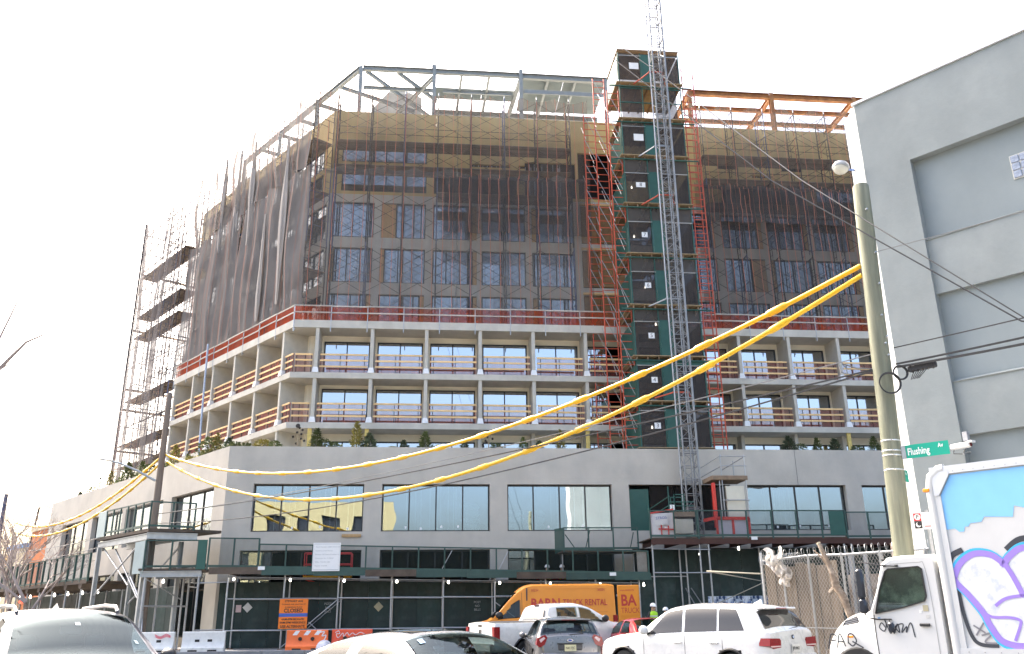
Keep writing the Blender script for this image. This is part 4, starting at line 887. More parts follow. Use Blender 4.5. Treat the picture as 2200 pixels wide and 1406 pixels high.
# small notices on the hoarding
def notice(label, u, z, w_, h_, mat, rot=0.0, lines=()):
    o = E('hoarding_notice', WF(u, -1.135, z), AF, label, 'notice', 'notices on the hoarding')
    MB().bx(-w_ / 2, w_ / 2, -0.01, 0.0, -h_ / 2, h_ / 2).build('sheet', mat, o, rot=(0, rot, 0))
    for k, (t, sz, mt) in enumerate(lines): text(t, sz, mt, o, (0, -0.013, h_ / 2 - 0.1 - k * 0.11))
    return o
GREYT = M('grey_print', (0.38, 0.40, 0.40), 0.6, var=0)
notice('pale diamond placard left of the orange closure sign', 1.85, 2.05, 0.34, 0.34, M('weathered_white', (0.55, 0.55, 0.52), 0.7), R(45))
notice('yellowed diamond placard mid way along the hoarding', 8.25, 2.02, 0.34, 0.34, M('weathered_tan', (0.42, 0.38, 0.25), 0.7), R(45))
notice('small pinkish paper notice beside the pale diamond', 1.42, 2.0, 0.26, 0.34, M('pink_paper', (0.55, 0.42, 0.42), 0.7))
for u_, nm in ((5.75, 'right of the orange sign'), (13.2, 'behind the white pickup')):
    o = E('stencilled_lettering', WF(u_, -1.14, 2.0), AF, 'faint grey stencilled lines on the hoarding ' + nm, 'lettering', 'stencils on the hoarding')
    for k, t in enumerate(('POST', 'NO', 'BILLS')): text(t, 0.15, GREYT, o, (0, 0, 0.18 - k * 0.18))
# row of blue posters
M('poster_blue', (0.05, 0.13, 0.36), 0.5, var=0.4, scale=5, col2=(0.62, 0.68, 0.76), thr=(0.46, 0.52)); M('poster_dark', (0.02, 0.05, 0.14), 0.5, var=0.4, scale=6, col2=(0.45, 0.52, 0.62), thr=(0.5, 0.54))
pst = [MB().bx(0, 0.44, -0.006, 0, 0, 0.85).mesh('poster', MATS[k]) for k in ('poster_blue', 'poster_dark')]
for i in range(8):
    o = put(pst[i % 2], 'poster', None, WF(25.3 + i * 0.46, -0.93, 1.5), (0, 0, AF))
    tag(o, ('%s poster from the left in the blue poster row on the hoarding' % ('first', 'second', 'third', 'fourth', 'fifth', 'sixth', 'seventh', 'last')[i]), 'poster', 'blue posters on the hoarding')
# orange closure sign
os_ = E('closure_sign', WF(4.37, -3.12, 1.73), AF, 'orange road closure sign with blue strip tied to the shed posts', 'sign')
MB().bx(-0.66, 0.66, -0.012, 0.0, -0.67, 0.67).build('board', M('sign_orange', (0.85, 0.20, 0.015), 0.5, var=0.04), os_); MB().bx(-0.66, 0.66, -0.016, -0.0125, -0.14, 0.02).build('blue_strip', M('tape_blue', (0.05, 0.12, 0.42), 0.5), os_)
for t, sz, z, b in (('STEWART AVE', 0.13, 0.56, .002), ('FLUSHING AVE GRATTAN ST', 0.085, 0.42, 0), ('& HARRISON PLACE', 0.09, 0.29, 0), ('CLOSED', 0.24, 0.13, .006), ('6AM-6PM MON-FRI', 0.125, -0.25, .002), ('9AM-5PM WEEKENDS', 0.125, -0.4, .002), ('USE ALTERNATE', 0.155, -0.57, .003)):
    text(t, sz, INK, os_, (0, -0.018, z), bold=b, sx=1.0)
# white permit board on the parapet
pb = E('permit_board', WF(5.8, -3.43, 4.3), AF, 'white permit board with grey text hung on the shed parapet', 'sign')
MB().bx(-0.65, 0.65, -0.02, 0.0, -0.66, 0.66).build('board', MATS['sign_white'], pb)
for a, b in (((-0.6, 0.6), (0.6, 0.6)), ((0.6, 0.6), (0.6, -0.6)), ((0.6, -0.6), (-0.6, -0.6)), ((-0.6, -0.6), (-0.6, 0.6))): MB().bar((a[0], -0.023, a[1]), (b[0], -0.023, b[1]), 0.003, 0.02, (0, 0, 1)).build('border_line', GREYT, pb)
for k, t in enumerate(('Permit Number: 220871234-01-SH', 'Issued to: Joseph Ramos', 'Business: GIP Sheds & Scaffold Co', 'Contractor No: 41-00234', 'Office: 718-302-1200', 'Expires: 10/22/24')):
    text(t, 0.082, GREYT, pb, (-0.53, -0.023, 0.46 - k * 0.175), align='LEFT')
tag_ = MB().bx(0, 0.32, -0.02, 0, 0, 0.16).mesh('parapet_tag', MATS['sign_white'])
for u_, z_, nm in ((2.62, 3.72, 'just right of the tall corner parapet'), (19.6, 3.32, 'near the right end of the long shed'), (27.0, 5.02, 'on the high shed below the hoist car')):
    o = put(tag_, 'parapet_tag', None, WF(u_, -3.42 if u_ < 25 else -3.42, z_), (0, 0, AF)); tag(o, 'small white tag on the shed edge ' + nm, 'tag', 'white tags on the shed edges')
# ---- corner and side street sheds
cs_ = E('sidewalk_shed', WF(0, 0, 0.15), AF, 'boxed corner shed with solid green end boards on steel posts', 'sidewalk shed', 'sidewalk sheds round the building')
parapet(cs_, (-2.68, -3.3, 3.72), (-0.25, -3.3, 3.72), 1.26, 2)
MB().bev(-0.25, 0.15, -3.34, -3.28, 3.62, 4.99, 0.008).build('end_board', MATS['hoist_green'], cs_)
MB().add([(-3.35, -2.75, 3.45), (-2.7, -3.32, 3.45), (-2.7, -3.32, 4.97), (-3.35, -2.75, 4.92), (-3.33, -2.73, 3.45), (-2.68, -3.3, 3.45), (-2.68, -3.3, 4.97), (-3.33, -2.73, 4.92)], [(0, 1, 2, 3), (7, 6, 5, 4), (0, 4, 5, 1), (3, 2, 6, 7), (0, 3, 7, 4), (1, 5, 6, 2)]).build('side_board', GPANEL, cs_)
MB().bev(-2.9, 0.1, -3.3, -0.8, 3.58, 3.68, 0.01).build('deck', MATS['shed_deck'], cs_); MB().ibeam((-2.8, -3.25, 3.42), (0.0, -3.25, 3.42), 0.16, 0.28, 0.03).build('edge_beam', MATS['steel_beam_pale'], cs_); MB().ibeam((-2.6, -1.4, 3.42), (-0.4, -1.4, 3.42), 0.16, 0.28, 0.03).build('edge_beam', MATS['steel_beam_pale'], cs_)
for x, y, r in ((-0.1, -3.25, 0.055), (-2.55, -3.25, 0.05), (-2.45, -1.4, 0.05), (-1.3, -1.3, 0.05), (-1.05, -1.2, 0.05), (-3.0, -1.6, 0.05), (-3.2, -1.5, 0.05), (-2.75, -2.4, 0.04)): post(cs_, x, y, 0, 3.28, r)
tubes_n(cs_, [((-2.6, -3.2, 2.0), (-1.0, -1.3, 2.0)), ((-3.2, -1.5, 2.0), (-1.0, -1.3, 1.98)), ((-0.1, -3.2, 0.9), (1.2, -3.0, 0.9)), ((-0.1, -3.2, 3.0), (1.2, -3.0, 3.05)), ((-2.4, -3.2, 0.2), (-3.0, -1.6, 2.6)), ((-2.6, -3.2, 0.2), (-3.3, -1.6, 2.0)), ((-2.5, -3.2, 3.2), (-1.3, -1.4, 2.3)), ((-1.0, -1.3, 2.9), (-0.1, -3.2, 2.8)), ((-1.0, -1.2, 3.1), (-0.1, -3.2, 3.0)), ((-2.5, -3.2, 0.5), (-3.1, -1.6, 0.5))], 0.03)
put(bulbm, 'light_bulb', cs_, (-1.9, -2.6, 3.1))
# upper work platform at the corner, braced off tall posts
up_ = E('work_platform', WF(-2.74, -3.0, 0.15), AF + TH, 'raised green railed platform on tall steel posts at the podium corner', 'platform')
parapet(up_, (-7.3, 0, 5.75), (0, 0, 5.65), 1.22, 7, mesh=NET('clear_mesh2', (0.2, 0.22, 0.21), 0.06, 0.02)); cp = math.cos(-TH); sp = math.sin(-TH)
parapet(up_, (0, 0, 5.65), (2.1 * cp, 2.1 * sp, 5.55), 1.2, 2, mesh=MATS['clear_mesh2'])
MB().bev(-7.4, -6.2, -0.05, -0.01, 5.6, 6.95, 0.01).build('side_board', GPANEL, up_)
MB().add([(-7.3, 0, 5.45), (0, 0, 5.4), (2.1 * cp, 2.1 * sp, 5.38), (1.0, 3.2, 5.4), (-7.3, 2.4, 5.45), (-7.3, 0, 5.6), (0, 0, 5.56), (2.1 * cp, 2.1 * sp, 5.5), (1.0, 3.2, 5.54), (-7.3, 2.4, 5.6)], [(4, 3, 2, 1, 0), (5, 6, 7, 8, 9), (0, 1, 6, 5), (1, 2, 7, 6), (2, 3, 8, 7), (3, 4, 9, 8), (4, 0, 5, 9)]).build('deck', MATS['shed_deck'], up_)
for y in (0.1, 1.6): MB().ibeam((-7.3, y, 5.2), (-0.2, y, 5.2), 0.14, 0.3, 0.03).build('edge_beam', MATS['steel_beam_pale'], up_)
MB().ibeam((-0.1, 0.0, 5.22), (2.3 * cp, 2.3 * sp, 5.15), 0.16, 0.3, 0.03).build('edge_beam', MATS['steel_beam_pale'], up_)
for x, y in ((-6.7, 0.0), (-6.7, 1.8), (-0.6, 0.2), (-0.6, 1.9)):
    MB().ibeam((x, y, 0), (x, y, 5.05), 0.18, 0.2, 0.03).build('steel_post', MATS['steel_beam_pale'], up_)
tubes_n(up_, [((-6.6, 0, 2.6), (-1.0, 0.1, 5.0)), ((-6.6, 0.2, 5.0), (-2.4, 0.2, 3.0)), ((-6.6, 1.8, 2.2), (-0.8, 1.9, 4.8)), ((-5.4, 0.4, 4.9), (-1.5, 0.4, 2.4)), ((-2.2, 0.2, 3.4), (-0.7, 0.3, 2.2))], 0.045, 'diagonal_brace')
# long side street shed
ls = E('sidewalk_shed', WL(7.2, -4.0, 0.15), AF + TH, 'long side street sidewalk shed with slatted green parapet and bulbs below', 'sidewalk shed', 'sidewalk sheds round the building')
parapet(ls, (-24, 0, 3.5), (0, 0, 3.5), 1.37, 20, mesh=NET('shed_mesh_light', (0.3, 0.33, 0.33), 0.22, 0.05), post=0.11)
for j in range(8): MB().bev(-24, 0, 0.02 + j * 0.32, 0.32 + j * 0.32, 0, 0.07, 0.006).build('deck_plank', MATS['shed_deck'], ls, (0, 0, 3.36 + 0.005 * (j % 2)))
MB().bx(-24, 0, -0.04, 0.0, 3.28, 3.48).build('edge_board', MATS['shed_deck'], ls)
for k in range(9):
    x = -1.1 - k * 2.58; post(ls, x, 0.1, 0, 3.05, 0.05); post(ls, x, 2.3, 0, 3.05, 0.05)
    MB().add([(x - 0.35, 0.0, 3.3), (x + 0.35, 0.0, 3.3), (x + 0.16, 0.0, 3.02), (x - 0.16, 0.0, 3.02), (x - 0.35, 2.4, 3.3), (x + 0.35, 2.4, 3.3), (x + 0.16, 2.4, 3.02), (x - 0.16, 2.4, 3.02)], [(0, 1, 2, 3), (7, 6, 5, 4), (0, 4, 5, 1), (2, 6, 7, 3), (1, 5, 6, 2), (0, 3, 7, 4)]).build('cross_beam', MATS['shed_deck'], ls)
    put(bulbm, 'light_bulb', ls, (x + 0.5, 0.8, 2.85), scale=(1.15, 1.15, 1.15))
tubes_n(ls, [((-22, 0.05, 1.7), (-1.1, 0.05, 1.55)), ((-22, 2.3, 1.7), (-1.1, 2.3, 1.6))], 0.04)
put(MB().lathe([(0.02, 0.1), (0.12, 0.08), (0.14, 0), (0.1, -0.08), (0.02, -0.1)], 10).mesh('red_lamp', M('red_lamp', (1.0, 0.02, 0.01), 0.4, emit=4, var=0), 60), 'red_lamp', ls, (-16.2, 1.0, 2.6))
# ------------------------------------------------------------------ barriers
def barrier_mesh(mat, L_=1.85, h=0.86, holes=True):
    mb = MB(); prof = [(-0.28, 0.0), (-0.28, 0.16), (-0.2, 0.22), (-0.11, 0.45), (-0.1, h - 0.04), (-0.07, h), (0.07, h), (0.1, h - 0.04), (0.11, 0.45), (0.2, 0.22), (0.28, 0.16), (0.28, 0.0)]
    n = len(prof); mb.add([(0, y, z) for y, z in prof] + [(L_, y, z) for y, z in prof], [tuple(range(n))[::-1], tuple(range(n, 2 * n))] + [(i, (i + 1) % n, (i + 1) % n + n, i + n) for i in range(n)])
    return mb.mesh('barrier_body', mat, 35)
M('barrier_white', (0.72, 0.70, 0.65), 0.5, var=0.12, scale=4, col2=(0.5, 0.47, 0.42), thr=(0.6, 0.8)); M('barrier_orange', (0.85, 0.16, 0.03), 0.45, var=0.1, scale=3); M('barrier_red', (0.78, 0.09, 0.03), 0.45, var=0.12, scale=3)
bw, bo, br_ = barrier_mesh(MATS['barrier_white']), barrier_mesh(MATS['barrier_orange']), barrier_mesh(MATS['barrier_red'])
hole_sq = MB().bx(-0.1, 0.1, -0.125, -0.1, -0.06, 0.06).mesh('fork_slot', MATS['black']); hole_rd = MB().cyl((0, -0.17, 0), (0, -0.1, 0), 0.085, 14).mesh('round_hole', MATS['black'])
foot_b = MB().bx(-0.2, 0.2, -0.29, -0.2, 0, 0.07).mesh('foot_slot', MATS['black']); strp = MB().add([(0, -0.115, 0), (0.2, -0.115, 0), (0.34, -0.112, 0.19), (0.14, -0.112, 0.19)], [(0, 1, 2, 3)]).mesh('reflective_stripe', MATS['sign_white'])
def ribbon(root, pts, w_, mat, name='graffiti_stroke', y=0.0, n=6):
    """flat painted stroke through points in the xz plane"""
    P = []
    pts = [V((p[0], y, p[1])) for p in pts]
    for i in range(len(pts) - 1):
        p0, p1, p2, p3 = pts[max(i - 1, 0)], pts[i], pts[i + 1], pts[min(i + 2, len(pts) - 1)]
        for k in range(n):
            t = k / n; P.append(0.5 * ((2 * p1) + (p2 - p0) * t + (2 * p0 - 5 * p1 + 4 * p2 - p3) * t * t + (3 * p1 - p0 - 3 * p2 + p3) * t ** 3))
    P.append(pts[-1]); vs = []
    for i in range(len(P)):
        d = (P[min(i + 1, len(P) - 1)] - P[max(i - 1, 0)]); d = d.normalized() if d.length > 1e-9 else V((1, 0, 0)); nn = V((-d.z, 0, d.x)); ww = w_(i / (len(P) - 1)) if callable(w_) else w_
        vs += [P[i] + nn * ww / 2, P[i] - nn * ww / 2]
    return MB().add(vs, [(2 * i, 2 * i + 1, 2 * i + 3, 2 * i + 2) for i in range(len(P) - 1)]).build(name, mat, root)
SPR = M('spray_white', (0.75, 0.7, 0.7), 0.6); SPP = M('spray_pink', (0.72, 0.16, 0.2), 0.6)
def barrier(me, u, s, ang, label, kind):
    o = E('traffic_barrier', WF(u, s, 0.15), AF + ang, label, 'barrier', 'plastic traffic barriers on the pavement'); put(me, 'barrier_body', o)
    if kind == 'w':
        for x in (0.65, 1.2): put(hole_sq, 'fork_slot', o, (x, 0, 0.46))
        for x in (0.5, 1.35): put(foot_b, 'foot_slot', o, (x, 0, 0.01))
    else:
        for x in (0.62, 1.18): put(hole_rd, 'round_hole', o, (x, 0.0, 0.48))
        for x in (0.5, 1.35): put(foot_b, 'foot_slot', o, (x, 0, 0.01))
    return o
b1 = barrier(bw, -0.32, -4.1, R(4), 'white plastic barrier standing alone right of the corner post', 'w')
b2 = barrier(bw, -2.55, -4.0, R(-1), 'white plastic barrier with pink spray scrawl left of the corner post', 'w')
for k in range(3): ribbon(b2, [(1.0 + 0.02 * k, 0.75 - 0.05 * k), (1.25, 0.66 - 0.04 * k), (1.5, 0.76 - 0.05 * k), (1.7, 0.68 - 0.03 * k)], 0.03, SPP, y=-0.125)
b3 = barrier(bo, 4.3, -4.1, R(-2), 'orange plastic barrier with white striped band and round holes', 'o')
for x in (0.16, 0.66, 1.14): put(strp, 'reflective_stripe', b3, (x + 0.1, 0, 0.64))
ribbon(b3, [(1.5, 0.75), (1.7, 0.78), (1.6, 0.6), (1.78, 0.62), (1.7, 0.4)], 0.05, SPR, y=-0.125)
b4 = barrier(br_, 6.3, -3.7, R(-4), 'red orange plastic barrier with looping white graffiti', 'o'); ribbon(b4, [(0.15, 0.72), (0.3, 0.8), (0.36, 0.68), (0.2, 0.66), (0.3, 0.5), (0.5, 0.7), (0.55, 0.55), (0.7, 0.72), (0.8, 0.6), (0.95, 0.7), (1.1, 0.62), (1.3, 0.72), (1.5, 0.66)], 0.03, SPR, y=-0.125)
bag = MB().grid(lambda a, b: ((0.36 * math.cos(2 * math.pi * a) * math.cos(b * 1.5) * (1 + 0.1 * math.sin(9 * a * 6.28)), 0.3 * math.sin(2 * math.pi * a) * math.cos(b * 1.5), 0.4 * math.sin(b * 1.5) + 0.03 * math.sin(a * 25))), 24, 8).build('rubbish_bag', M('bag_white', (0.62, 0.6, 0.63), 0.4, var=0.15, scale=6, bump=0.5, bscale=9), None, WF(6.05, -4.6, 0.16), smooth=60)
tag(bag, 'pale plastic bag of rubbish slumped between the orange barriers', 'bag')
# ------------------------------------------------------------------ grey stucco building on the right
M('grey_stucco', (0.25, 0.278, 0.278), 0.85, var=0.07, scale=0.8, bump=0.35, bscale=5, streak=0.11, col2=(0.30, 0.325, 0.322), thr=(0.5, 0.75)); M('grey_stucco_smooth', (0.235, 0.27, 0.278), 0.85, var=0.06, scale=0.6, bump=0.2, bscale=6, streak=0.07)
gb = E('grey_building', WR(4.75, 0, 0), AF + TH, 'tall plain grey stucco building with recessed wall panels and glass blocks', 'building')
HT = 15.15; RC = [(1.22, 30, 0.4, 12.9)]
MB().wall(0, 32, 0, HT, 0, 0.6, RC).build('outer_wall', MATS['grey_stucco'], gb)
for x0, x1, z0, z1 in RC: MB().bx(x0 - 0.05, x1 + 0.05, 0.24, 0.5, z0 - 0.04, z1 + 0.04).build('recessed_panel', MATS['grey_stucco_smooth'], gb)
for z0, z1 in ((9.1, 10.57), (5.5, 6.8)): MB().bx(1.2, 30, 0.11, 0.26, z0, z1).build('spandrel_band', MATS['grey_stucco'], gb)
for z in (10.57, 6.8): MB().add([(1.23, 0.08, z), (29.9, 0.08, z), (29.9, 0.235, z), (1.23, 0.235, z), (1.23, 0.07, z + 0.015), (29.9, 0.07, z + 0.015), (29.9, 0.235, z + 0.09), (1.23, 0.235, z + 0.09)], [(0, 3, 2, 1), (4, 5, 6, 7), (0, 1, 5, 4), (1, 2, 6, 5), (2, 3, 7, 6), (3, 0, 4, 7)]).build('sloped_sill', MATS['grey_stucco'], gb)
MB().add([(0, 0, 0), (-0.44, 0.24, 0), (-0.44, 0.6, 0), (0.02, 0.6, 0), (0, 0, HT), (-0.44, 0.24, HT - 0.25), (-0.44, 0.6, HT - 0.25), (0.02, 0.6, HT)], [(0, 1, 5, 4), (1, 2, 6, 5), (2, 3, 7, 6), (4, 5, 6, 7)]).build('corner_wall', M('sunlit_stucco', (0.62, 0.62, 0.60), 0.8, var=0.08, scale=2, bump=0.3, bscale=6), gb)  # corner facet of the grey wall, its sunlight put into a paler colour
MB().bx(-0.43, 0.0, 0.605, 14, 0, HT - 0.3).build('end_wall', MATS['grey_stucco'], gb)
MB().bx(-0.05, 32, -0.06, 0.3, HT + 0.002, HT + 0.08).build('coping', M('coping_metal', (0.62, 0.62, 0.62), 0.5, 0.3), gb)
MB().bx(0, 32, 0.61, 14, HT - 0.3, HT - 0.1).build('roof', MATS['slab_concrete'], gb)
gbk = MB().bev(0, 0.19, 0, 0.05, 0, 0.19, 0.02).mesh('glass_block', M('block_glass', (0.30, 0.34, 0.42), 0.12, var=0.35, scale=14, bump=0.8, bscale=18))
MB().bx(3.42, 4.25, 0.215, 0.235, 11.48, 12.12).build('block_window', M('mortar', (0.5, 0.5, 0.46), 0.9), gb)
for i in range(4):
    for k in range(3): put(gbk, 'glass_block', gb, (3.44 + i * 0.203, 0.185, 11.50 + k * 0.203))
sb = M('spray_blue', (0.04, 0.07, 0.35), 0.6)
for k in range(5): ribbon(gb, [(2.9 + 0.1 * k, 5.2), (3.0 + 0.12 * k, 5.9 + 0.1 * (k % 2)), (3.3 + 0.1 * k, 6.3)], 0.16, sb, y=-0.004 - 0.001 * k)
# flood light on the corner
fl = E('flood_light', (9.62, 21.1, 13.2), R(20), 'wall flood light on a blue arm at the grey building corner', 'flood light')
MB().cyl((-0.15, 0, 0.1), (0.45, 0.05, 0.2), 0.03, 8).build('arm', M('arm_blue', (0.10, 0.2, 0.5), 0.5), fl)
MB().lathe([(0.08, 0.16), (0.2, 0.1), (0.24, 0.0), (0.22, -0.05)], 14, (-0.4, 0, 0)).build('lamp_housing', M('lamp_grey', (0.40, 0.41, 0.42), 0.45, 0.4), fl, rot=(0, R(18), 0), smooth=40)
MB().lathe([(0.20, 0.0), (0.17, -0.07), (0.05, -0.1)], 14, (-0.4, 0, -0.055)).build('lamp_lens', M('lens_pale', (0.62, 0.62, 0.55), 0.25), fl, rot=(0, R(18), 0), smooth=60)
# security camera
cc = E('security_camera', WR(6.05, 0.32, 5.12), AF + TH + R(-12), 'white bullet security camera on a wall bracket above the box truck', 'camera')
MB().bev(-0.26, 0.22, -0.07, 0.07, 0, 0.13, 0.03).build('camera_body', MATS['white_paint'], cc, smooth=30); MB().bx(0.2, 0.3, -0.08, 0.08, 0.1, 0.145).build('sun_shade', MATS['white_paint'], cc)
MB().cyl((0.22, 0, 0.065), (0.235, 0, 0.065), 0.05, 12).build('lens', M('dark_red_glass', (0.12, 0.02, 0.02), 0.1), cc); MB().cyl((0.0, 0.02, -0.12), (0.0, 0.3, -0.06), 0.025, 8).build('bracket', MATS['galvanised'], cc); MB().bx(-0.06, 0.06, 0.2, 0.3, 0.2, 0.42).build('junction_box', M('box_grey', (0.3, 0.31, 0.33), 0.6), cc)
MB().tube([(-0.2, 0, 0.0), (-0.24, 0.02, -0.08), (-0.1, 0.15, -0.1), (0, 0.24, 0.1)], 0.01, 5).build('cable', MATS['black'], cc)
# ------------------------------------------------------------------ utility poles
M('pole_green', (0.18, 0.187, 0.132), 0.85, var=0.22, scale=2.0, stretch=(5, 5, 0.35), bump=0.5, bscale=14, col2=(0.28, 0.275, 0.195), thr=(0.45, 0.7))
M('pole_brown', (0.20, 0.155, 0.12), 0.9, var=0.25, scale=2.0, stretch=(5, 5, 0.35), bump=0.5, bscale=14)
PR = V((7.62, 16.5, 0)); PL = V((-17.8, 42.5, 0))
def pole(p, h, r0, r1, mat, label, lean=(0, 0)):
    root = E('utility_pole', p, 0, label, 'utility pole', 'utility poles')
    n = 14; prof = [(r0 + (r1 - r0) * k / 10 + 0.004 * math.sin(k * 2.3), h * k / 10) for k in range(11)] + [(r1 - 0.02, h + 0.03)]
    MB().lathe(prof, 16).build('pole_shaft', mat, root, smooth=50); root.rotation_euler = (lean[1], lean[0], 0); return root
pr_ = pole((7.25, PR.y, 0.1), 10.25, 0.192, 0.17, MATS['pole_green'], 'thick greenish wooden utility pole in front of the grey building', (0.0395, 0))
band = MB(); band = band.lathe([(0.186, 0), (0.190, 0.005), (0.190, 0.02), (0.186, 0.025)], 18).mesh('steel_band', M('band_steel', (0.7, 0.7, 0.7), 0.3, 0.8))
for z in (4.05, 4.33, 4.42, 4.62): put(band, 'steel_band', pr_, (0.0, 0, z))
bolt = MB().cyl((0, 0, 0), (0, -0.06, 0), 0.02, 6).mesh('bolt', MATS['galvanised'])
for z, x in ((7.9, 0.05), (6.75, 0.08), (6.6, 0.03), (6.35, 0.06), (9.6, -0.03), (7.2, 0.02), (8.6, 0.05)): put(bolt, 'bolt', pr_, (x, -0.19, z))
pl_ = pole((PL.x, PL.y, 0.15), 12.45, 0.2, 0.14, MATS['pole_brown'], 'weathered brown wooden utility pole at the podium corner with a street lamp')
lampr = E('street_lamp', (PL.x, PL.y, 8.12), 0, 'grey cobra-head street lamp on an arm off the brown pole', 'street lamp')
MB().tube([(-0.15, -0.1, 0.0), (-0.9, -0.4, 0.42), (-1.7, -0.8, 0.78), (-2.1, -1.0, 0.86)], 0.05, 8, rs=[0.06, 0.055, 0.045, 0.04]).build('lamp_arm', M('lamp_arm', (0.36, 0.39, 0.41), 0.4, 0.5), lampr, smooth=50)
MB().grid(lambda a, b: (-2.05 - 0.72 * b, -0.98 - 0.34 * b, 0.86 + 0.05 * b + 0.05 * math.sin(2 * math.pi * a) * math.sin(math.pi * (0.1 + 0.85 * b)) ) if False else (-2.0 - 0.75 * b - 0.04 * math.cos(2 * math.pi * a), -0.95 - 0.36 * b + 0.13 * math.cos(2 * math.pi * a) * math.sin(math.pi * (0.08 + 0.9 * b)), 0.88 + 0.06 * b + 0.05 * math.sin(2 * math.pi * a) * math.sin(math.pi * (0.08 + 0.9 * b))), 12, 8).build('lamp_head', MATS['lamp_arm'], lampr, smooth=60)
# ------------------------------------------------------------------ cables
def sagpts(a, b, sag, n=24): 
    a = V(a); b = V(b); return [a + (b - a) * (k / n) - V((0, 0, 4 * sag * (k / n) * (1 - k / n))) for k in range(n + 1)]
def wire(name, pts, r, mat, label, cat, group, n=5): 
    o = MB().tube(pts, r, n).build(name, mat, smooth=60); return tag(o, label, cat, group)
CAB = M('cable_black', (0.02, 0.02, 0.022), 0.5, var=0.1); CABG = M('cable_grey', (0.2, 0.2, 0.2), 0.4, 0.2)
YEL = M('guard_yellow', (0.80, 0.47, 0.012), 0.4, var=0.06, rnd=0.05)
def line_guard(a, b, sag, label, n, r=0.053):
    a = V(a); b = V(b); root = E('line_guard', a, 0, label, 'line guard', 'yellow line guards on the cables')
    P = lambda t: (b - a) * t - V((0, 0, 4 * sag * t * (1 - t)))
    for k in range(n):
        t0, t1 = k / n, (k + 1) / n; ps = [P(t0 + (t1 - t0) * j / 6) for j in range(7)]
        sec = MB().tube(ps, r, 10).build('guard_section', YEL, root, smooth=50)
        d = (ps[1] - ps[0]).normalized(); c = ps[0]
        if k: MB().tube([c - d * 0.30, c - d * 0.22, c + d * 0.16, c + d * 0.26], r, 10, rs=[r * 1.02, r * 1.55, r * 1.55, r * 1.02]).build('coupler', YEL, sec, smooth=35)
        if k: MB().bx(-0.001, 0.001, -0.02, 0.02, -0.012, 0.012)
    MB().tube(sagpts(V((0, 0, 0)), b - a, sag), 0.015, 5).build('cable_core', CAB, root)
line_guard((PL.x + 0.17, PL.y + 0.05, 9.44), (PR.x - 0.2, PR.y + 0.08, 8.51), 2.35, 'yellow sleeved cable between the poles, upper of the two', 18)
line_guard((PL.x + 0.22, PL.y + 0.05, 9.12), (PR.x - 0.2, PR.y + 0.08, 8.3), 3.15, 'yellow sleeved cable between the poles, lower of the two', 18)
line_guard((-36, 62, 8.25), (PL.x - 0.15, PL.y, 9.25), 1.4, 'yellow sleeved cable left of the brown pole, upper of the two', 16)
line_guard((-36.4, 62, 7.75), (PL.x - 0.15, PL.y, 8.9), 1.6, 'yellow sleeved cable left of the brown pole, lower of the two', 16)
A = (PL.x + 0.1, PL.y, 6.5)
wire('overhead_wire', sagpts(A, (PR.x - 0.2, PR.y, 6.55), 0.35), 0.013, CABG, 'thin grey overhead wire, topmost of the lower bundle between the poles', 'wire', 'overhead wires')
wire('overhead_wire', sagpts(A, (PR.x - 0.15, PR.y - 0.1, 6.22), 0.32), 0.02, CAB, 'black cable, middle of the lower bundle between the poles', 'wire', 'overhead wires')
wire('overhead_wire', sagpts((A[0], A[1], 6.05), (PR.x - 0.15, PR.y - 0.12, 6.2), 0.75), 0.02, CAB, 'lashed black cable hanging lowest between the poles', 'wire', 'overhead wires')
wire('overhead_wire', sagpts((PL.x, PL.y, 6.0), (-44, 66, 6.4), 0.6), 0.02, CABG, 'thin overhead wire running left from the brown pole, upper', 'wire', 'overhead wires')
wire('overhead_wire', sagpts((PL.x, PL.y, 5.6), (-44, 66, 5.4), 0.6), 0.02, CABG, 'thin overhead wire running left from the brown pole, lower', 'wire', 'overhead wires')
wire('overhead_wire', sagpts((PR.x + 0.1, PR.y - 0.15, 6.27), (14.0, 8.4, 6.35), 0.12), 0.022, CAB, 'thick black cable leaving the greenish pole to the right, upper', 'wire', 'overhead wires')
wire('overhead_wire', sagpts((PR.x + 0.1, PR.y - 0.18, 6.2), (14.0, 8.3, 6.1), 0.14), 0.026, CAB, 'thick black cable leaving the greenish pole to the right, lower', 'wire', 'overhead wires')
wire('overhead_wire', sagpts((PR.x + 0.12, PR.y - 0.12, 6.62), (13.0, 8.6, 6.35), 0.05), 0.013, CAB, 'thin black wire above the thick cables right of the greenish pole', 'wire', 'overhead wires')
wire('overhead_wire', [(13.0, 8.0, 3.0), (8.42, 13.2, 6.08), (5.91, 17, 10.79), (2.83, 21, 17.3), (1.06, 23, 20.87), (-2, 27.5, 29)], 0.014, CAB, 'steep black wire crossing the hoist tower, lower of two', 'wire', 'overhead wires')
wire('overhead_wire', [(8.5, 13.2, 6.12), (7.02, 15.5, 9.18), (6.56, 17, 10.81), (4.14, 21, 16.75), (1.59, 24, 21.7), (-1, 27.5, 28)], 0.012, CAB, 'steep black wire crossing the hoist tower, upper of two', 'wire', 'overhead wires')
wire('overhead_wire', sagpts((PR.x + 0.1, PR.y - 0.12, 8.75), (13.0, 9.4, 8.3), 0.1), 0.009, CABG, 'fine grey wire across the grey wall, higher', 'wire', 'overhead wires')
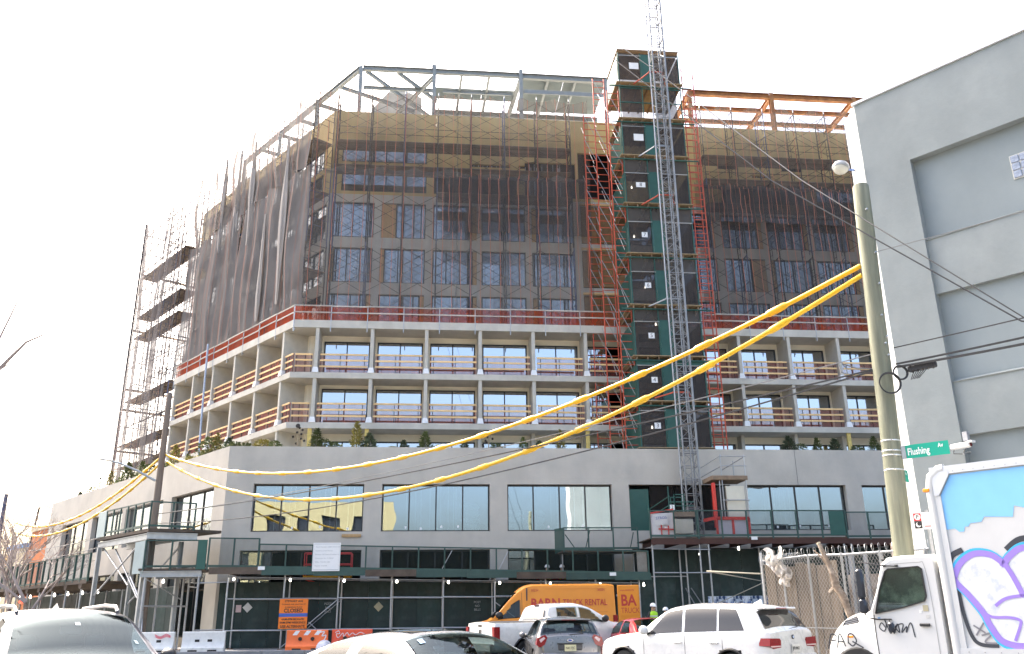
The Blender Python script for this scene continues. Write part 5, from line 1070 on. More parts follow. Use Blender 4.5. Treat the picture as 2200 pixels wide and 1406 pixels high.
for cx, cz, r_, lb in ((-0.08, 5.85, 0.2, 'larger coil of spare black cable strapped to the greenish pole'), (0.16, 6.06, 0.13, 'smaller coil of spare black cable strapped to the greenish pole')):
    mb = MB()
    for q in range(3): mb.tube([(cx + (r_ + 0.008 * q) * math.cos(t), -0.24 - 0.012 * q, cz + (r_ + 0.008 * q) * math.sin(t)) for t in [2 * math.pi * i / 24 for i in range(25)]], 0.012, 5, caps=False)
    o = mb.build('cable_coil', CAB, None, (PR.x - 0.05, PR.y, 0), smooth=60); tag(o, lb, 'cable coil', 'cable coils on the pole')
sp = E('splice_case', (PR.x + 0.28, PR.y - 0.25, 6.16), R(-48), 'black ribbed splice case hanging on the cable beside the pole', 'splice case')
MB().bev(0, 0.55, -0.05, 0.05, -0.1, 0.02, 0.02).build('case_body', CAB, sp)
for k in range(6): MB().cyl((0.1 + 0.05 * k, 0, -0.1), (0.02 + 0.03 * k, 0, -0.25), 0.008, 5).build('cable_tail', CAB, sp)
for k in range(5): MB().bx(0.05 + k * 0.1, 0.08 + k * 0.1, -0.055, 0.055, -0.105, 0.025).build('case_rib', CAB, sp)
wc = MB(); wc.tube([(-0.75, 0, 0.1), (-0.72, 0, -0.06), (-0.62, 0, -0.1), (-0.6, 0, 0.02), (-0.68, 0, 0.12), (-0.4, 0, 0.02), (0, 0, 0.0)], 0.014, 5); tag(wc.build('cable_loop', CABG, None, (PR.x - 0.2, PR.y + 0.1, 6.24)), 'loose loop of cable hanging left of the greenish pole', 'cable loop')
# ------------------------------------------------------------------ street signs
SG_ = M('street_green', (0.0, 0.33, 0.22), 0.45, var=0.03); WH = MATS['sign_white']
s1 = E('street_sign', (PR.x - 0.02, PR.y - 0.17, 4.48), AF + TH + R(6), 'green street name sign reading Flushing Av on the greenish pole', 'street sign', 'street name signs')
MB().bx(0, 0.80, -0.006, 0.0, -0.13, 0.13).build('board', SG_, s1); MB().bx(-0.06, 0.02, -0.02, 0.01, -0.13, 0.13).build('bracket', MATS['galvanised'], s1)
text('Flushing', 0.19, WH, s1, (0.05, -0.009, -0.01), align='LEFT', sx=0.66, bold=0.003); text('Av', 0.11, WH, s1, (0.61, -0.009, 0.055), align='LEFT', sx=0.75, bold=0.002)
s2 = E('street_sign', (PR.x + 0.08, PR.y + 0.30, 4.12), R(50), 'green street name sign half hidden behind the greenish pole', 'street sign', 'street name signs')
MB().bx(-0.5, 0.38, 0.0, 0.006, -0.12, 0.12).build('board', SG_, s2); text('Stewart', 0.18, WH, s2, (-0.42, -0.004, -0.01), align='LEFT', sx=0.68, bold=0.003); text('Av', 0.09, WH, s2, (0.2, -0.004, 0.05), align='LEFT', sx=0.75)
ps = E('parking_sign', (PR.x - 0.13, PR.y - 0.28, 3.16), R(-14), 'white no parking sign with red roundel and night moon panel', 'parking sign')
MB().bx(0, 0.52, -0.005, 0, -0.155, 0.155).build('board', WH, ps); PRD = M('sign_red', (0.6, 0.02, 0.03), 0.5, var=0)
MB().bx(0.018, 0.15, -0.0075, -0.0055, 0.0, 0.14).build('red_panel', PRD, ps); MB().bx(0.018, 0.15, -0.0075, -0.0055, -0.14, -0.002).build('night_panel', INK, ps)
MB().cyl((0.084, -0.0095, 0.07), (0.084, -0.008, 0.07), 0.055, 20).build('roundel', WH, ps); text('P', 0.1, INK, ps, (0.084, -0.011, 0.07), bold=0.002)
mb = MB(); oc = [(0.084 + 0.045 * math.cos(t), -0.07 + 0.045 * math.sin(t)) for t in [R(100 + 250 * i / 14) for i in range(15)]]; ic = [(0.1 + 0.036 * math.cos(t), -0.055 + 0.036 * math.sin(t)) for t in [R(120 + 200 * i / 14) for i in range(15)]]
mb.add([(x, -0.0095, z) for x, z in oc] + [(x, -0.0095, z) for x, z in ic], [(i, i + 1, 16 + i, 15 + i) for i in range(14)]); mb.build('moon', WH, ps)
for k, t in enumerate(('Monday', 'Thursday', '3am - 7am')): text(t, 0.055, M('pink_print', (0.55, 0.3, 0.34), 0.6, var=0), ps, (0.18, -0.008, 0.085 - 0.06 * k), align='LEFT')
MB().add([(0.19, -0.008, -0.09), (0.33, -0.008, -0.09), (0.33, -0.008, -0.075), (0.37, -0.008, -0.1), (0.33, -0.008, -0.125), (0.33, -0.008, -0.11), (0.19, -0.008, -0.11)], [(0, 6, 5, 1), (2, 1, 5, 4, 3)]).build('arrow', PRD, ps)
MB().cyl((0.26, 0.03, -3.0), (0.26, 0.03, 0.2), 0.03, 8).build('sign_post', MATS['galvanised'], ps)
# ------------------------------------------------------------------ chain link fence
fe = E('chain_link_fence', WR(0.3, 0, 0.15), AF + TH, 'tall chain link fence with brown boards behind and razor wire on top', 'fence')
FL, FH = 4.5, 2.78
for x in (0, 0.62, 1.38, 2.3, 3.3, 4.4): MB().cyl((x, 0, 0), (x, 0, FH + (0.18 if x == 0 else 0.05)), 0.035, 8).build('fence_post', MATS['galvanised'], fe, smooth=50)
MB().tube([(0, 0, FH - 0.05), (1.4, 0, FH + 0.03), (2.4, 0, FH), (4.5, 0, FH + 0.02)], 0.028, 8).build('top_rail', MATS['galvanised'], fe, smooth=50); MB().cyl((0, -0.03, 1.05), (4.5, -0.03, 0.95), 0.015, 6).build('tension_wire', MATS['galvanised'], fe)
mb = MB(); st = 0.085; r_ = 0.0045
def seg(a, b): 
    mb.add([(a[0] - r_, -0.045, a[1]), (a[0] + r_, -0.045, a[1]), (b[0] + r_, -0.045, b[1]), (b[0] - r_, -0.045, b[1])], [(0, 1, 2, 3)]); mb.add([(a[0], -0.045 - r_, a[1]), (a[0], -0.045 + r_, a[1]), (b[0], -0.045 + r_, b[1]), (b[0], -0.045 - r_, b[1])], [(0, 1, 2, 3)])
k = -int(FH / st) - 2
while k * st < FL:
    x0 = k * st
    a, b = (x0, 0.05), (x0 + (FH - 0.05) * 0.62, FH)
    def clip(a, b):
        (xa, za), (xb, zb) = a, b
        if xb == xa: return None
        ta, tb = 0.0, 1.0
        for lim, sg in ((0, 1), (FL, -1)):
            da, db = sg * (xa - lim), sg * (xb - lim)
            if da < 0 and db < 0: return None
            if da < 0: ta = max(ta, da / (da - db))
            if db < 0: tb = min(tb, da / (da - db))
        return ((xa + (xb - xa) * ta, za + (zb - za) * ta), (xa + (xb - xa) * tb, za + (zb - za) * tb))
    for q in (clip(a, b), clip((x0, FH), (x0 + (FH - 0.05) * 0.62, 0.05))):
        if q: seg(*q)
    k += 1
o = mb.build('chain_link', M('link_wire', (0.48, 0.46, 0.43), 0.45, 0.5, var=0.2, scale=8), fe); o['kind'] = 'stuff'
for i, (x0, x1, y, mt) in enumerate([(0.02 + 0.3 * k, 0.3 + 0.3 * k, 0.1 + 0.012 * (k % 2), 'board') for k in range(7)]):
    MB().bx(x0, x1, y, y + 0.02, 0.02, FH - 0.12 - 0.05 * (i % 3)).build('fence_board', M('fence_board', (0.25, 0.20, 0.15), 0.9, var=0.3, scale=2.5, stretch=(5, 5, 0.5), rnd=0.12), fe)
MB().bx(2.15, 4.6, 0.5, 0.54, 0.02, 2.3).build('back_sheet', M('rusty_sheet', (0.20, 0.165, 0.14), 0.85, var=0.35, scale=1.5, col2=(0.36, 0.34, 0.33)), fe); MB().bx(3.2, 4.6, 0.9, 1.2, 0.02, 3.05).build('brick_pier', M('old_brick', (0.42, 0.32, 0.26), 0.9, var=0.3, scale=9, col2=(0.55, 0.48, 0.42)), fe)
for x in (2.35, 2.75, 3.15): MB().bx(x, x + 0.08, 0.25, 0.33, 0.05, 2.8).build('steel_upright', M('dull_steel', (0.28, 0.3, 0.33), 0.5, 0.4), fe)
MB().tube([(4.6 * i / 400, 0.0 + 0.14 * math.cos(i * 0.42), FH + 0.09 + 0.14 * math.sin(i * 0.42)) for i in range(401)], 0.0045, 4).build('razor_wire', MATS['galvanised'], fe)
MB().tube([(1.3 * i / 160, -0.05 + 0.13 * math.cos(i * 0.8), FH - 0.02 + 0.14 * math.sin(i * 0.83)) for i in range(161)], 0.006, 4).build('razor_wire', MATS['galvanised'], fe)
rg = random.Random(3)
def rag(name, c, sx, sz, label, nseed):
    r2 = random.Random(nseed); ph = [r2.uniform(0, 6) for _ in range(6)]
    f = lambda a, b: (sx * (a - 0.5) * (1 - 0.4 * b) + 0.08 * math.sin(9 * b + ph[0]), 0.09 * math.sin(a * 11 + ph[1]) + 0.06 * math.sin(b * 13 + ph[2]), -sz * b + 0.12 * math.sin(a * 7 + ph[3]))
    o = MB().grid(f, 16, 12).build(name, NET('torn_plastic', (0.72, 0.68, 0.63), 0.72, 0.28, 5.0, 0.4), None, c, (0, 0, AF + TH), smooth=80); tag(o, label, 'plastic sheet', 'torn plastic on the razor wire')
rag('torn_plastic', WR(0.75, 0.12, 3.12), 0.5, 0.55, 'larger rag of torn plastic snagged on the razor wire', 2); rag('torn_plastic', WR(1.05, 0.12, 2.75), 0.3, 0.45, 'small rag of torn plastic hanging lower on the fence', 5)
# leaning bare trunk in front of the fence
tr = E('lopped_tree', WR(2.75, 0.5, 0.15), AF + TH, 'crooked lopped tree trunk leaning in front of the fence', 'tree')
MB().tube([(0.35, 0, 0), (0.28, 0, 0.6), (0.14, 0, 1.25), (0.0, 0.03, 1.75), (-0.14, 0, 2.0), (-0.2, 0, 2.35), (-0.34, 0, 2.75), (-0.45, 0, 3.05)], 0.07, 10, rs=[0.09, 0.075, 0.08, 0.1, 0.1, 0.065, 0.06, 0.05]).build('trunk', M('bark', (0.20, 0.15, 0.11), 0.95, var=0.4, scale=9, bump=0.8, bscale=20, col2=(0.36, 0.3, 0.24)), tr, smooth=60)
MB().cyl((-0.14, 0, 2.0), (-0.3, -0.05, 1.85), 0.06, 8, 0.05).build('branch_stub', MATS['bark'], tr); MB().cyl((-0.45, 0, 3.04), (-0.47, 0, 3.08), 0.05, 8).build('cut_end', M('cut_wood', (0.6, 0.5, 0.35), 0.8), tr); MB().tube([(-0.2, 0, 2.35), (-0.4, -0.03, 2.7), (-0.6, -0.02, 2.9)], 0.03, 6, rs=[0.04, 0.03, 0.015]).build('branch', MATS['bark'], tr)
# sagging rope between the high shed and the fence
wire('slack_rope', [WF(24.8, -3.3, 1.9), WF(26.0, -3.6, 2.4), WF(27.2, -4.2, 2.95), V(WR(-1.5, 0.0, 2.7)), V(WR(0.3, 0.0, 2.55))], 0.02, M('rope_tan', (0.3, 0.28, 0.22), 0.8), 'slack tan rope tied from the shed post to the fence', 'rope', None)
# ------------------------------------------------------------------ building across the street behind the viewer, mirrored in the podium glass
yb = E('yellow_building', (-42, -24, 0), 0, 'plain yellow building seen only mirrored in the podium windows', 'building')
MB().wall(0, 40, 0, 16.0, -0.5, 0, [(x, x + 1.8, z, z + 2.2) for x in [2 + 3.6 * i for i in range(10)] for z in (3, 7.4, 12.0)]).build('wall', M('yellow_stucco', (0.36, 0.31, 0.17), 0.9, var=0.1), yb)
wnm = MB().bx(0, 1.78, -0.4, -0.35, 0, 2.18).mesh('window', M('mirror_dark', (0.03, 0.035, 0.045), 0.15, var=0))
for x in [2 + 3.6 * i for i in range(10)]:
    for z in (3, 7.4, 12.0): put(wnm, 'window', yb, (x + 0.01, 0, z + 0.01))
MB().bx(0, 40, -12, -0.52, 15.5, 15.8).build('roof', MATS['slab_concrete'], yb)
# ------------------------------------------------------------------ vehicles
def pchip(pts):
    xs = [p[0] for p in pts]; ys = [p[1] for p in pts]; n = len(xs)
    h = [xs[i + 1] - xs[i] for i in range(n - 1)]; d = [(ys[i + 1] - ys[i]) / h[i] for i in range(n - 1)]; m = [d[0]] + [0.0] * (n - 2) + [d[-1]]
    for i in range(1, n - 1):
        if d[i - 1] * d[i] > 0: w1 = 2 * h[i] + h[i - 1]; w2 = h[i] + 2 * h[i - 1]; m[i] = (w1 + w2) / (w1 / d[i - 1] + w2 / d[i])
    def f(x):
        if x <= xs[0]: return ys[0]
        if x >= xs[-1]: return ys[-1]
        i = max(k for k in range(n - 1) if xs[k] <= x); t = (x - xs[i]) / h[i]
        return (2 * t ** 3 - 3 * t * t + 1) * ys[i] + (t ** 3 - 2 * t * t + t) * h[i] * m[i] + (-2 * t ** 3 + 3 * t * t) * ys[i + 1] + (t ** 3 - t * t) * h[i] * m[i + 1]
    return f
class Shell:
    def __init__(s, top, belt, hw, zb=0.28, tumble=0.28, cam=0.045, shoulder=0.03):
        s.top, s.belt, s.hw = pchip(sorted(top)), pchip(sorted(belt)), pchip(sorted(hw)); s.zb, s.tm, s.cam, s.sh = zb, tumble, cam, shoulder
        s.x0, s.x1 = min(p[0] for p in top), max(p[0] for p in top); s.cuts = []; s.todo = None
        if Shell.last: Shell.last.finish()
        Shell.last = s
    last = None
    def finish(s):
        if s.todo: s._body(*s.todo[0], **s.todo[1]); s.todo = None
    def body(s, *a, **k): s.todo = (a, k)
    def cut(s, x, v): return any(f(x, v) for f in s.cuts)
    def sec(s, x):
        zt = s.top(x); zl = min(s.belt(x), zt - 0.012); w_ = s.hw(x); zb = s.zb; ws = w_ - s.sh; g = zt - zl; wr = ws - s.tm * g - 0.015
        b = zl - zb; k = min(1, g / 0.2)
        return [(0, zb), (w_ - 0.16, zb), (w_ - 0.05, zb + 0.07), (w_ - 0.005, zb + 0.3 * b), (w_, zb + 0.6 * b), (w_ - 0.008, zb + 0.86 * b), (ws, zl), (ws - 0.012 - s.tm * g * 0.3, zl + g * 0.33), (ws - 0.014 - s.tm * g * 0.62, zl + g * 0.66),
                (wr, zl + g * 0.9), (wr - 0.05 - 0.03 * k, zt - 0.01 * k), (wr * 0.55, zt + s.cam * 0.65), (0, zt + s.cam)]
    def S(s, x, v, side=1):
        P = s.sec(x); v = min(max(v, 0), 12); i = min(int(v), 11); t = v - i
        if i in (5, 6) or i in (1,):   # keep the shoulder crease
            y = P[i][0] + (P[i + 1][0] - P[i][0]) * t; z = P[i][1] + (P[i + 1][1] - P[i][1]) * t
        else:
            a, b, c, d = P[max(i - 1, 0)], P[i], P[i + 1], (P[i + 2] if i + 2 < 13 else (-P[11][0], P[11][1]))
            cr = lambda k: 0.5 * (2 * b[k] + (c[k] - a[k]) * t + (2 * a[k] - 5 * b[k] + 4 * c[k] - d[k]) * t * t + (3 * b[k] - a[k] - 3 * c[k] + d[k]) * t ** 3)
            y, z = cr(0), cr(1)
        return V((x, side * y, z))
    def _body(s, mat, parent, name='body', dx=0.05, holes=(), dv=0.5):
        xs = [s.x0 + (s.x1 - s.x0) * i / round((s.x1 - s.x0) / dx) for i in range(round((s.x1 - s.x0) / dx) + 1)]; vs = []; vv = [k * dv for k in range(int(12 / dv) + 1)]; m = len(vv)
        for x in xs:
            for v in vv: vs.append(s.S(x, v, 1))
            for v in vv[1:-1][::-1]: vs.append(s.S(x, v, -1))
        q = 2 * m - 2; fs = []
        for i in range(len(xs) - 1):
            for j in range(q):
                f = (i * q + j, i * q + (j + 1) % q, (i + 1) * q + (j + 1) % q, (i + 1) * q + j)
                c = (vs[f[0]] + vs[f[1]] + vs[f[2]] + vs[f[3]]) / 4
                jv = j if j < m - 1 else q - 1 - j
                if s.cuts and s.cut(c.x, (vv[jv] + vv[jv + 1]) / 2): continue
                if any((c.x - hx) ** 2 + (c.z - hz) ** 2 < hr * hr and abs(c.y) > 0.35 for hx, hz, hr in holes): continue
                fs.append(f)
        fs.append(tuple(range(q))); fs.append(tuple((len(xs) - 1) * q + j for j in range(q))[::-1])
        return MB().add(vs, fs).build(name, mat, parent, smooth=32)
    def patch(s, fn, mat, parent, name, nu=8, nv=6, off=0.006, side=1, thick=0.0):
        def P(a, b):
            x, v = fn(a, b); sd = side
            if v > 12: v, sd = 24 - v, -side
            p = s.S(x, v, sd); e = 0.004
            du = s.S(x + e, v, sd) - s.S(x - e, v, sd); dvv = s.S(x, min(v + e, 12), sd) - s.S(x, max(v - e, 0), sd); n = du.cross(dvv)
            if n.length < 1e-9: n = V((0, 0, 1))
            n.normalize()
            c = V((0, 0, 0.9)); 
            if n.dot(p - c) < 0: n = -n
            return p + n * off
        return MB().grid(P, nu, nv).build(name, mat, parent, smooth=60)
    def side_win(s, xb0, xb1, xt0, xt1, mat, parent, name='side_window', v0=6.2, v1=8.9, side=1, off=0.006, bow=0.0):
        if mat in SEE:
            def inside(x, v):
                b = (v - v0) / (v1 - v0); xa, xz = xb0 + (xt0 - xb0) * b, xb1 + (xt1 - xb1) * b
                return 0.04 < b < 0.96 and min(xa, xz) + 0.03 < x < max(xa, xz) - 0.03
            s.cuts.append(inside)
        return s.patch(lambda a, b: ((xb0 + (xb1 - xb0) * a) * (1 - b) + (xt0 + (xt1 - xt0) * a) * b, v0 + (v1 - v0) * b), mat, parent, name, side=side, off=off)
    def screen(s, xa, xb, mat, parent, name, va=10.0, inset=0.0, off=0.006):
        if mat in SEE: s.cuts.append(lambda x, v: min(xa, xb) + 0.03 < x < max(xa, xb) - 0.03 and v > va + 0.18)
        return s.patch(lambda a, b: (xa + (xb - xa) * b, va + inset * (1 - b) + (24 - 2 * (va + inset * (1 - b))) * a), mat, parent, name, nu=14, nv=8, off=off)
GLASS('car_glass', 0.035, (0.42, 0.48, 0.47), 0, rmax=0.12); M('car_glass_dark', (0.012, 0.013, 0.015), 0.03, var=0, ior=1.5); GLASS('windscreen', 0.04, (0.45, 0.54, 0.55), 0, rmax=0.18, gcol=(0.72, 0.88, 1.0)); SEE = (MATS['car_glass'], MATS['windscreen'])
PW_ = M('paint_white', (0.62, 0.62, 0.61), 0.28, var=0.02, coat=1.0, back=(0.05, 0.05, 0.052)); PGY = M('paint_grey', (0.145, 0.145, 0.15), 0.3, 0.5, var=0.03, coat=1.0, back=(0.05, 0.05, 0.052)); PRE = M('paint_red', (0.42, 0.02, 0.02), 0.3, 0.2, var=0.02, coat=1.0, back=(0.05, 0.05, 0.052)); PYE = M('paint_yellow', (0.66, 0.23, 0.006), 0.4, var=0.03, coat=0.15, back=(0.05, 0.05, 0.052)); PDK = M('paint_dark', (0.03, 0.035, 0.055), 0.35, 0.2, var=0.02, coat=0.4, back=(0.05, 0.05, 0.052))
PSV = M('paint_silver', (0.45, 0.45, 0.47), 0.25, 0.35, var=0.02, coat=1.0, back=(0.05, 0.05, 0.052))
TRIM = M('trim_black', (0.015, 0.015, 0.016), 0.45, var=0); CHR = M('chrome', (0.75, 0.75, 0.75), 0.12, 0.95, var=0); TLR = M('tail_red', (0.22, 0.006, 0.008), 0.15, var=0.25, scale=20); TLW = M('tail_clear', (0.62, 0.45, 0.45), 0.15, var=0.1); AMB = M('amber', (0.9, 0.3, 0.02), 0.2, var=0); SEAT = M('seat_fabric', (0.05, 0.05, 0.055), 0.85, var=0.2); ALLOY = M('alloy', (0.5, 0.51, 0.52), 0.3, 0.8, var=0.1)
def wheel_meshes(r, w_, spokes=5):
    prof = [(r * 0.62, -w_ / 2), (r * 0.9, -w_ / 2), (r, -w_ / 2 + 0.04), (r, w_ / 2 - 0.04), (r * 0.9, w_ / 2), (r * 0.62, w_ / 2)]
    t = MB().lathe(prof, 28).xf(Matrix.Rotation(R(90), 4, 'X')).mesh('tyre', MATS['rubber'], 35)
    rim = MB().lathe([(r * 0.66, -w_ * 0.3), (r * 0.66, w_ / 2 - 0.01), (r * 0.6, w_ / 2 + 0.005), (r * 0.57, w_ / 2 - 0.05), (r * 0.14, w_ / 2 - 0.09)], 28)
    for k in range(spokes):
        a = 2 * math.pi * k / spokes; rim.bar((r * 0.1 * math.cos(a), r * 0.1 * math.sin(a), w_ / 2 - 0.03), (r * 0.6 * math.cos(a), r * 0.6 * math.sin(a), w_ / 2 - 0.015), 0.075, 0.03)
    rim.cyl((0, 0, w_ / 2 - 0.06), (0, 0, w_ / 2 + 0.005), 0.07, 12)
    return t, rim.xf(Matrix.Rotation(R(90), 4, 'X')).mesh('rim', ALLOY, 35)
def wheels(root, xs, y, r, w_, spokes=5):
    t, rm = wheel_meshes(r, w_, spokes)
    for x in xs:
        for sd in (1, -1):
            o = put(t, 'wheel', root, (x, sd * y, r), (0, 0, 0 if sd < 0 else math.pi)); put(rm, 'rim', o)
            MB().cyl((x, sd * (y - 0.32), r), (x, sd * (y + w_ / 2 - 0.03), r), r * 1.22, 24, caps=False).cyl((x, sd * (y - 0.32), r), (x, sd * (y - 0.31), r), r * 1.22, 24).build('arch_liner', MATS['black'], root)
def arch(root, s, x, r, hr, mat, name='arch_trim'):
    for sd in (1, -1):
        ps = []
        for k in range(25):
            t = math.pi * k / 24 * 1.1 - 0.157; px, pz = x + hr * math.cos(t), r + hr * math.sin(t)
            v = min((vv * 0.1 for vv in range(15, 62)), key=lambda q: abs(s.S(px, q).z - pz)); p = s.S(px, v, sd); ps.append(V((px, p.y, pz)))
        MB().tube(ps, 0.03, 6).build(name, mat, root, smooth=60)
def seats(root, xs, zf, zt, w_, mat=SEAT):
    MB().bx(min(xs) - 0.4, max(xs) + 0.9, -w_ - 0.3, w_ + 0.3, zf - 0.1, zf + 0.02).build('cabin_floor', MATS['black'], root)
    for x in xs:
        for y in (-w_, w_):
            o = MB().bev(-0.08, 0.1, -0.24, 0.24, zf, zt - 0.2, 0.05).build('seat_back', mat, root, (x, y, 0), (0, R(-8), 0)); MB().bev(-0.05, 0.05, -0.12, 0.12, zt - 0.17, zt, 0.03).build('headrest', mat, o, (0, 0, 0))
def mirror(root, x, y, z, mat, sd=1, sx=1.0):
    o = MB().grid(lambda a, b: (x + 0.10 * sx * math.sin(math.pi * b) ** 0.6 * math.cos(2 * math.pi * a) , sd * (y + 0.02 + 0.2 * b), z + 0.085 * sx * math.sin(math.pi * (0.06 + 0.88 * b)) ** 0.5 * math.sin(2 * math.pi * a)), 14, 8).build('door_mirror', mat, root, smooth=60)
    MB().bx(x - 0.02, x + 0.03, min(sd * (y - 0.05), sd * (y + 0.06)), max(sd * (y - 0.05), sd * (y + 0.06)), z - 0.07, z - 0.03).build('mirror_arm', TRIM, o)
def plate(root, x, z, txt, y=0.0, rz=math.pi / 2 * -1, colr=(0.62, 0.58, 0.35), back=True):
    o = MB().bx(-0.155, 0.155, -0.008, 0, -0.08, 0.08).build('number_plate', M('plate_%d' % int(colr[2] * 100), colr, 0.5, var=0.03), root, (x, y, z), (0, 0, rz)); text(txt, 0.09, INK, o, (0, -0.012, -0.005), sx=0.8)
    return o
def heading(h): return R(90 - h)          # compass heading (0 = straight away from the viewer, + right) to rotation of +x
def vehicle(name, label, cat, pos, h): return E(name, (pos[0], pos[1], 0.008), heading(h), label, cat)
def badge(root, loc, r, mats, rz=0): 
    o = MB().cyl((0, 0, 0), (-0.012, 0, 0), r, 18).build('badge', mats[0], root, loc, (0, 0, rz)); MB().cyl((-0.012, 0, 0), (-0.016, 0, 0), r * 0.62, 18).build('badge_centre', mats[1], o)
    return o
def tail(root, pts, x0, x1, mat=TLR, name='tail_light'):  # pts in (y,z), extruded along x
    n = len(pts); mb = MB().add([(x0, y, z) for y, z in pts] + [(x1, y, z) for y, z in pts], [tuple(range(n)), tuple(range(n, 2 * n))[::-1]] + [(i, i + n, (i + 1) % n + n, (i + 1) % n) for i in range(n)])
    return mb.build(name, mat, root, smooth=30)
# ---- grey hatchback seen from behind
v = vehicle('hatchback', 'grey hatchback seen from behind with a yellowish number plate', 'car', (1.25, 26.1), -5)
s = Shell([(-2.17, 0.62), (-2.15, 0.93), (-2.07, 1.02), (-1.86, 1.36), (-1.72, 1.415), (-1.2, 1.455), (-0.3, 1.475), (0.25, 1.43), (0.65, 1.24), (1.2, 0.98), (1.7, 0.88), (2.05, 0.72), (2.16, 0.55)], [(-2.17, 1.02), (-1.5, 1.0), (0, 0.94), (1.2, 0.9), (2.16, 0.7)],
          [(-2.17, 0.72), (-2.08, 0.83), (-1.8, 0.905), (0, 0.915), (1.4, 0.9), (2.0, 0.78), (2.16, 0.6)], zb=0.24, tumble=0.42)
s.body(PGY, v, holes=((-1.32, 0.32, 0.37), (1.32, 0.32, 0.37)))
s.screen(-2.05, -1.87, MATS['car_glass'], v, 'rear_window', va=9.7); s.screen(1.15, 0.3, MATS['windscreen'], v, 'windscreen', va=10.1)
for sd in (1, -1):
    s.side_win(-1.6, -0.75, -1.45, -0.75, MATS['car_glass'], v, side=sd); s.side_win(-0.68, 0.2, -0.68, 0.2, MATS['car_glass'], v, side=sd); s.side_win(0.26, 0.95, 0.26, 0.35, MATS['car_glass'], v, side=sd); mirror(v, 0.78, 0.86, 1.0, PGY, sd)
    tail(v, [(sd * 0.60, 0.98), (sd * 0.66, 1.05), (sd * 0.87, 0.97), (sd * 0.90, 0.80), (sd * 0.82, 0.74), (sd * 0.68, 0.80)], -1.78, -2.155); tail(v, [(sd * 0.66, 0.96), (sd * 0.70, 1.0), (sd * 0.82, 0.93), (sd * 0.78, 0.86)], -2.1, -2.165, TLW, 'reversing_light')
MB().bev(-2.24, -1.95, -0.80, 0.80, 0.30, 0.60, 0.05).build('rear_bumper', PGY, v, smooth=30); MB().bev(-2.2, -2.1, -0.32, 0.32, 0.66, 0.82, 0.02).build('plate_recess', M('paint_grey_dark', (0.07, 0.07, 0.075), 0.35, 0.4, var=0), v); MB().bx(-2.215, -2.19, -0.35, 0.35, 0.81, 0.84).build('handle_strip', TRIM, v)
plate(v, -2.205, 0.72, 'N41 FJC'); MB().bev(-2.0, -1.72, -0.6, 0.6, 1.405, 1.44, 0.012).build('roof_spoiler', PGY, v, smooth=30); MB().bx(-2.02, -1.99, -0.18, 0.18, 1.412, 1.428).build('brake_light', TLR, v); MB().bar((-2.1, 0.0, 1.04), (-2.06, -0.38, 1.07), 0.02, 0.025).build('rear_wiper', TRIM, v)
MB().cyl((-1.5, 0, 1.5), (-1.62, 0, 1.66), 0.006, 5).build('aerial', TRIM, v); bo_ = badge(v, (-2.165, 0, 0.905), 0.05, (CHR, M('badge_blue', (0.02, 0.06, 0.3), 0.3, var=0))); bo_.scale = (1, 1.7, 0.75)
seats(v, (-0.9, 0.25), 0.5, 1.2, 0.36); wheels(v, (-1.32, 1.32), 0.79, 0.32, 0.21)
# ---- white estate SUV, rear three quarter
v = vehicle('sport_utility_vehicle', 'white sport utility vehicle in three quarter rear view, largest car at centre right', 'suv', (4.25, 20.9), -43)
s = Shell([(-2.43, 0.7), (-2.40, 1.12), (-2.30, 1.2), (-2.02, 1.6), (-1.85, 1.67), (-1.3, 1.715), (-0.4, 1.735), (0.2, 1.68), (0.62, 1.46), (1.05, 1.15), (1.7, 1.08), (2.2, 0.96), (2.38, 0.78), (2.45, 0.6)], [(-2.43, 1.17), (-1.4, 1.14), (0.2, 1.09), (1.1, 1.06), (2.45, 0.8)],
          [(-2.43, 0.80), (-2.34, 0.9), (-2.0, 0.96), (0, 0.965), (1.6, 0.955), (2.2, 0.86), (2.45, 0.62)], zb=0.3, tumble=0.36)
s.body(PW_, v, holes=((-1.45, 0.39, 0.44), (1.48, 0.39, 0.44)))
s.screen(-2.27, -2.03, MATS['car_glass_dark'], v, 'rear_window', va=9.4); s.screen(1.0, 0.25, MATS['windscreen'], v, 'windscreen', va=10.1)
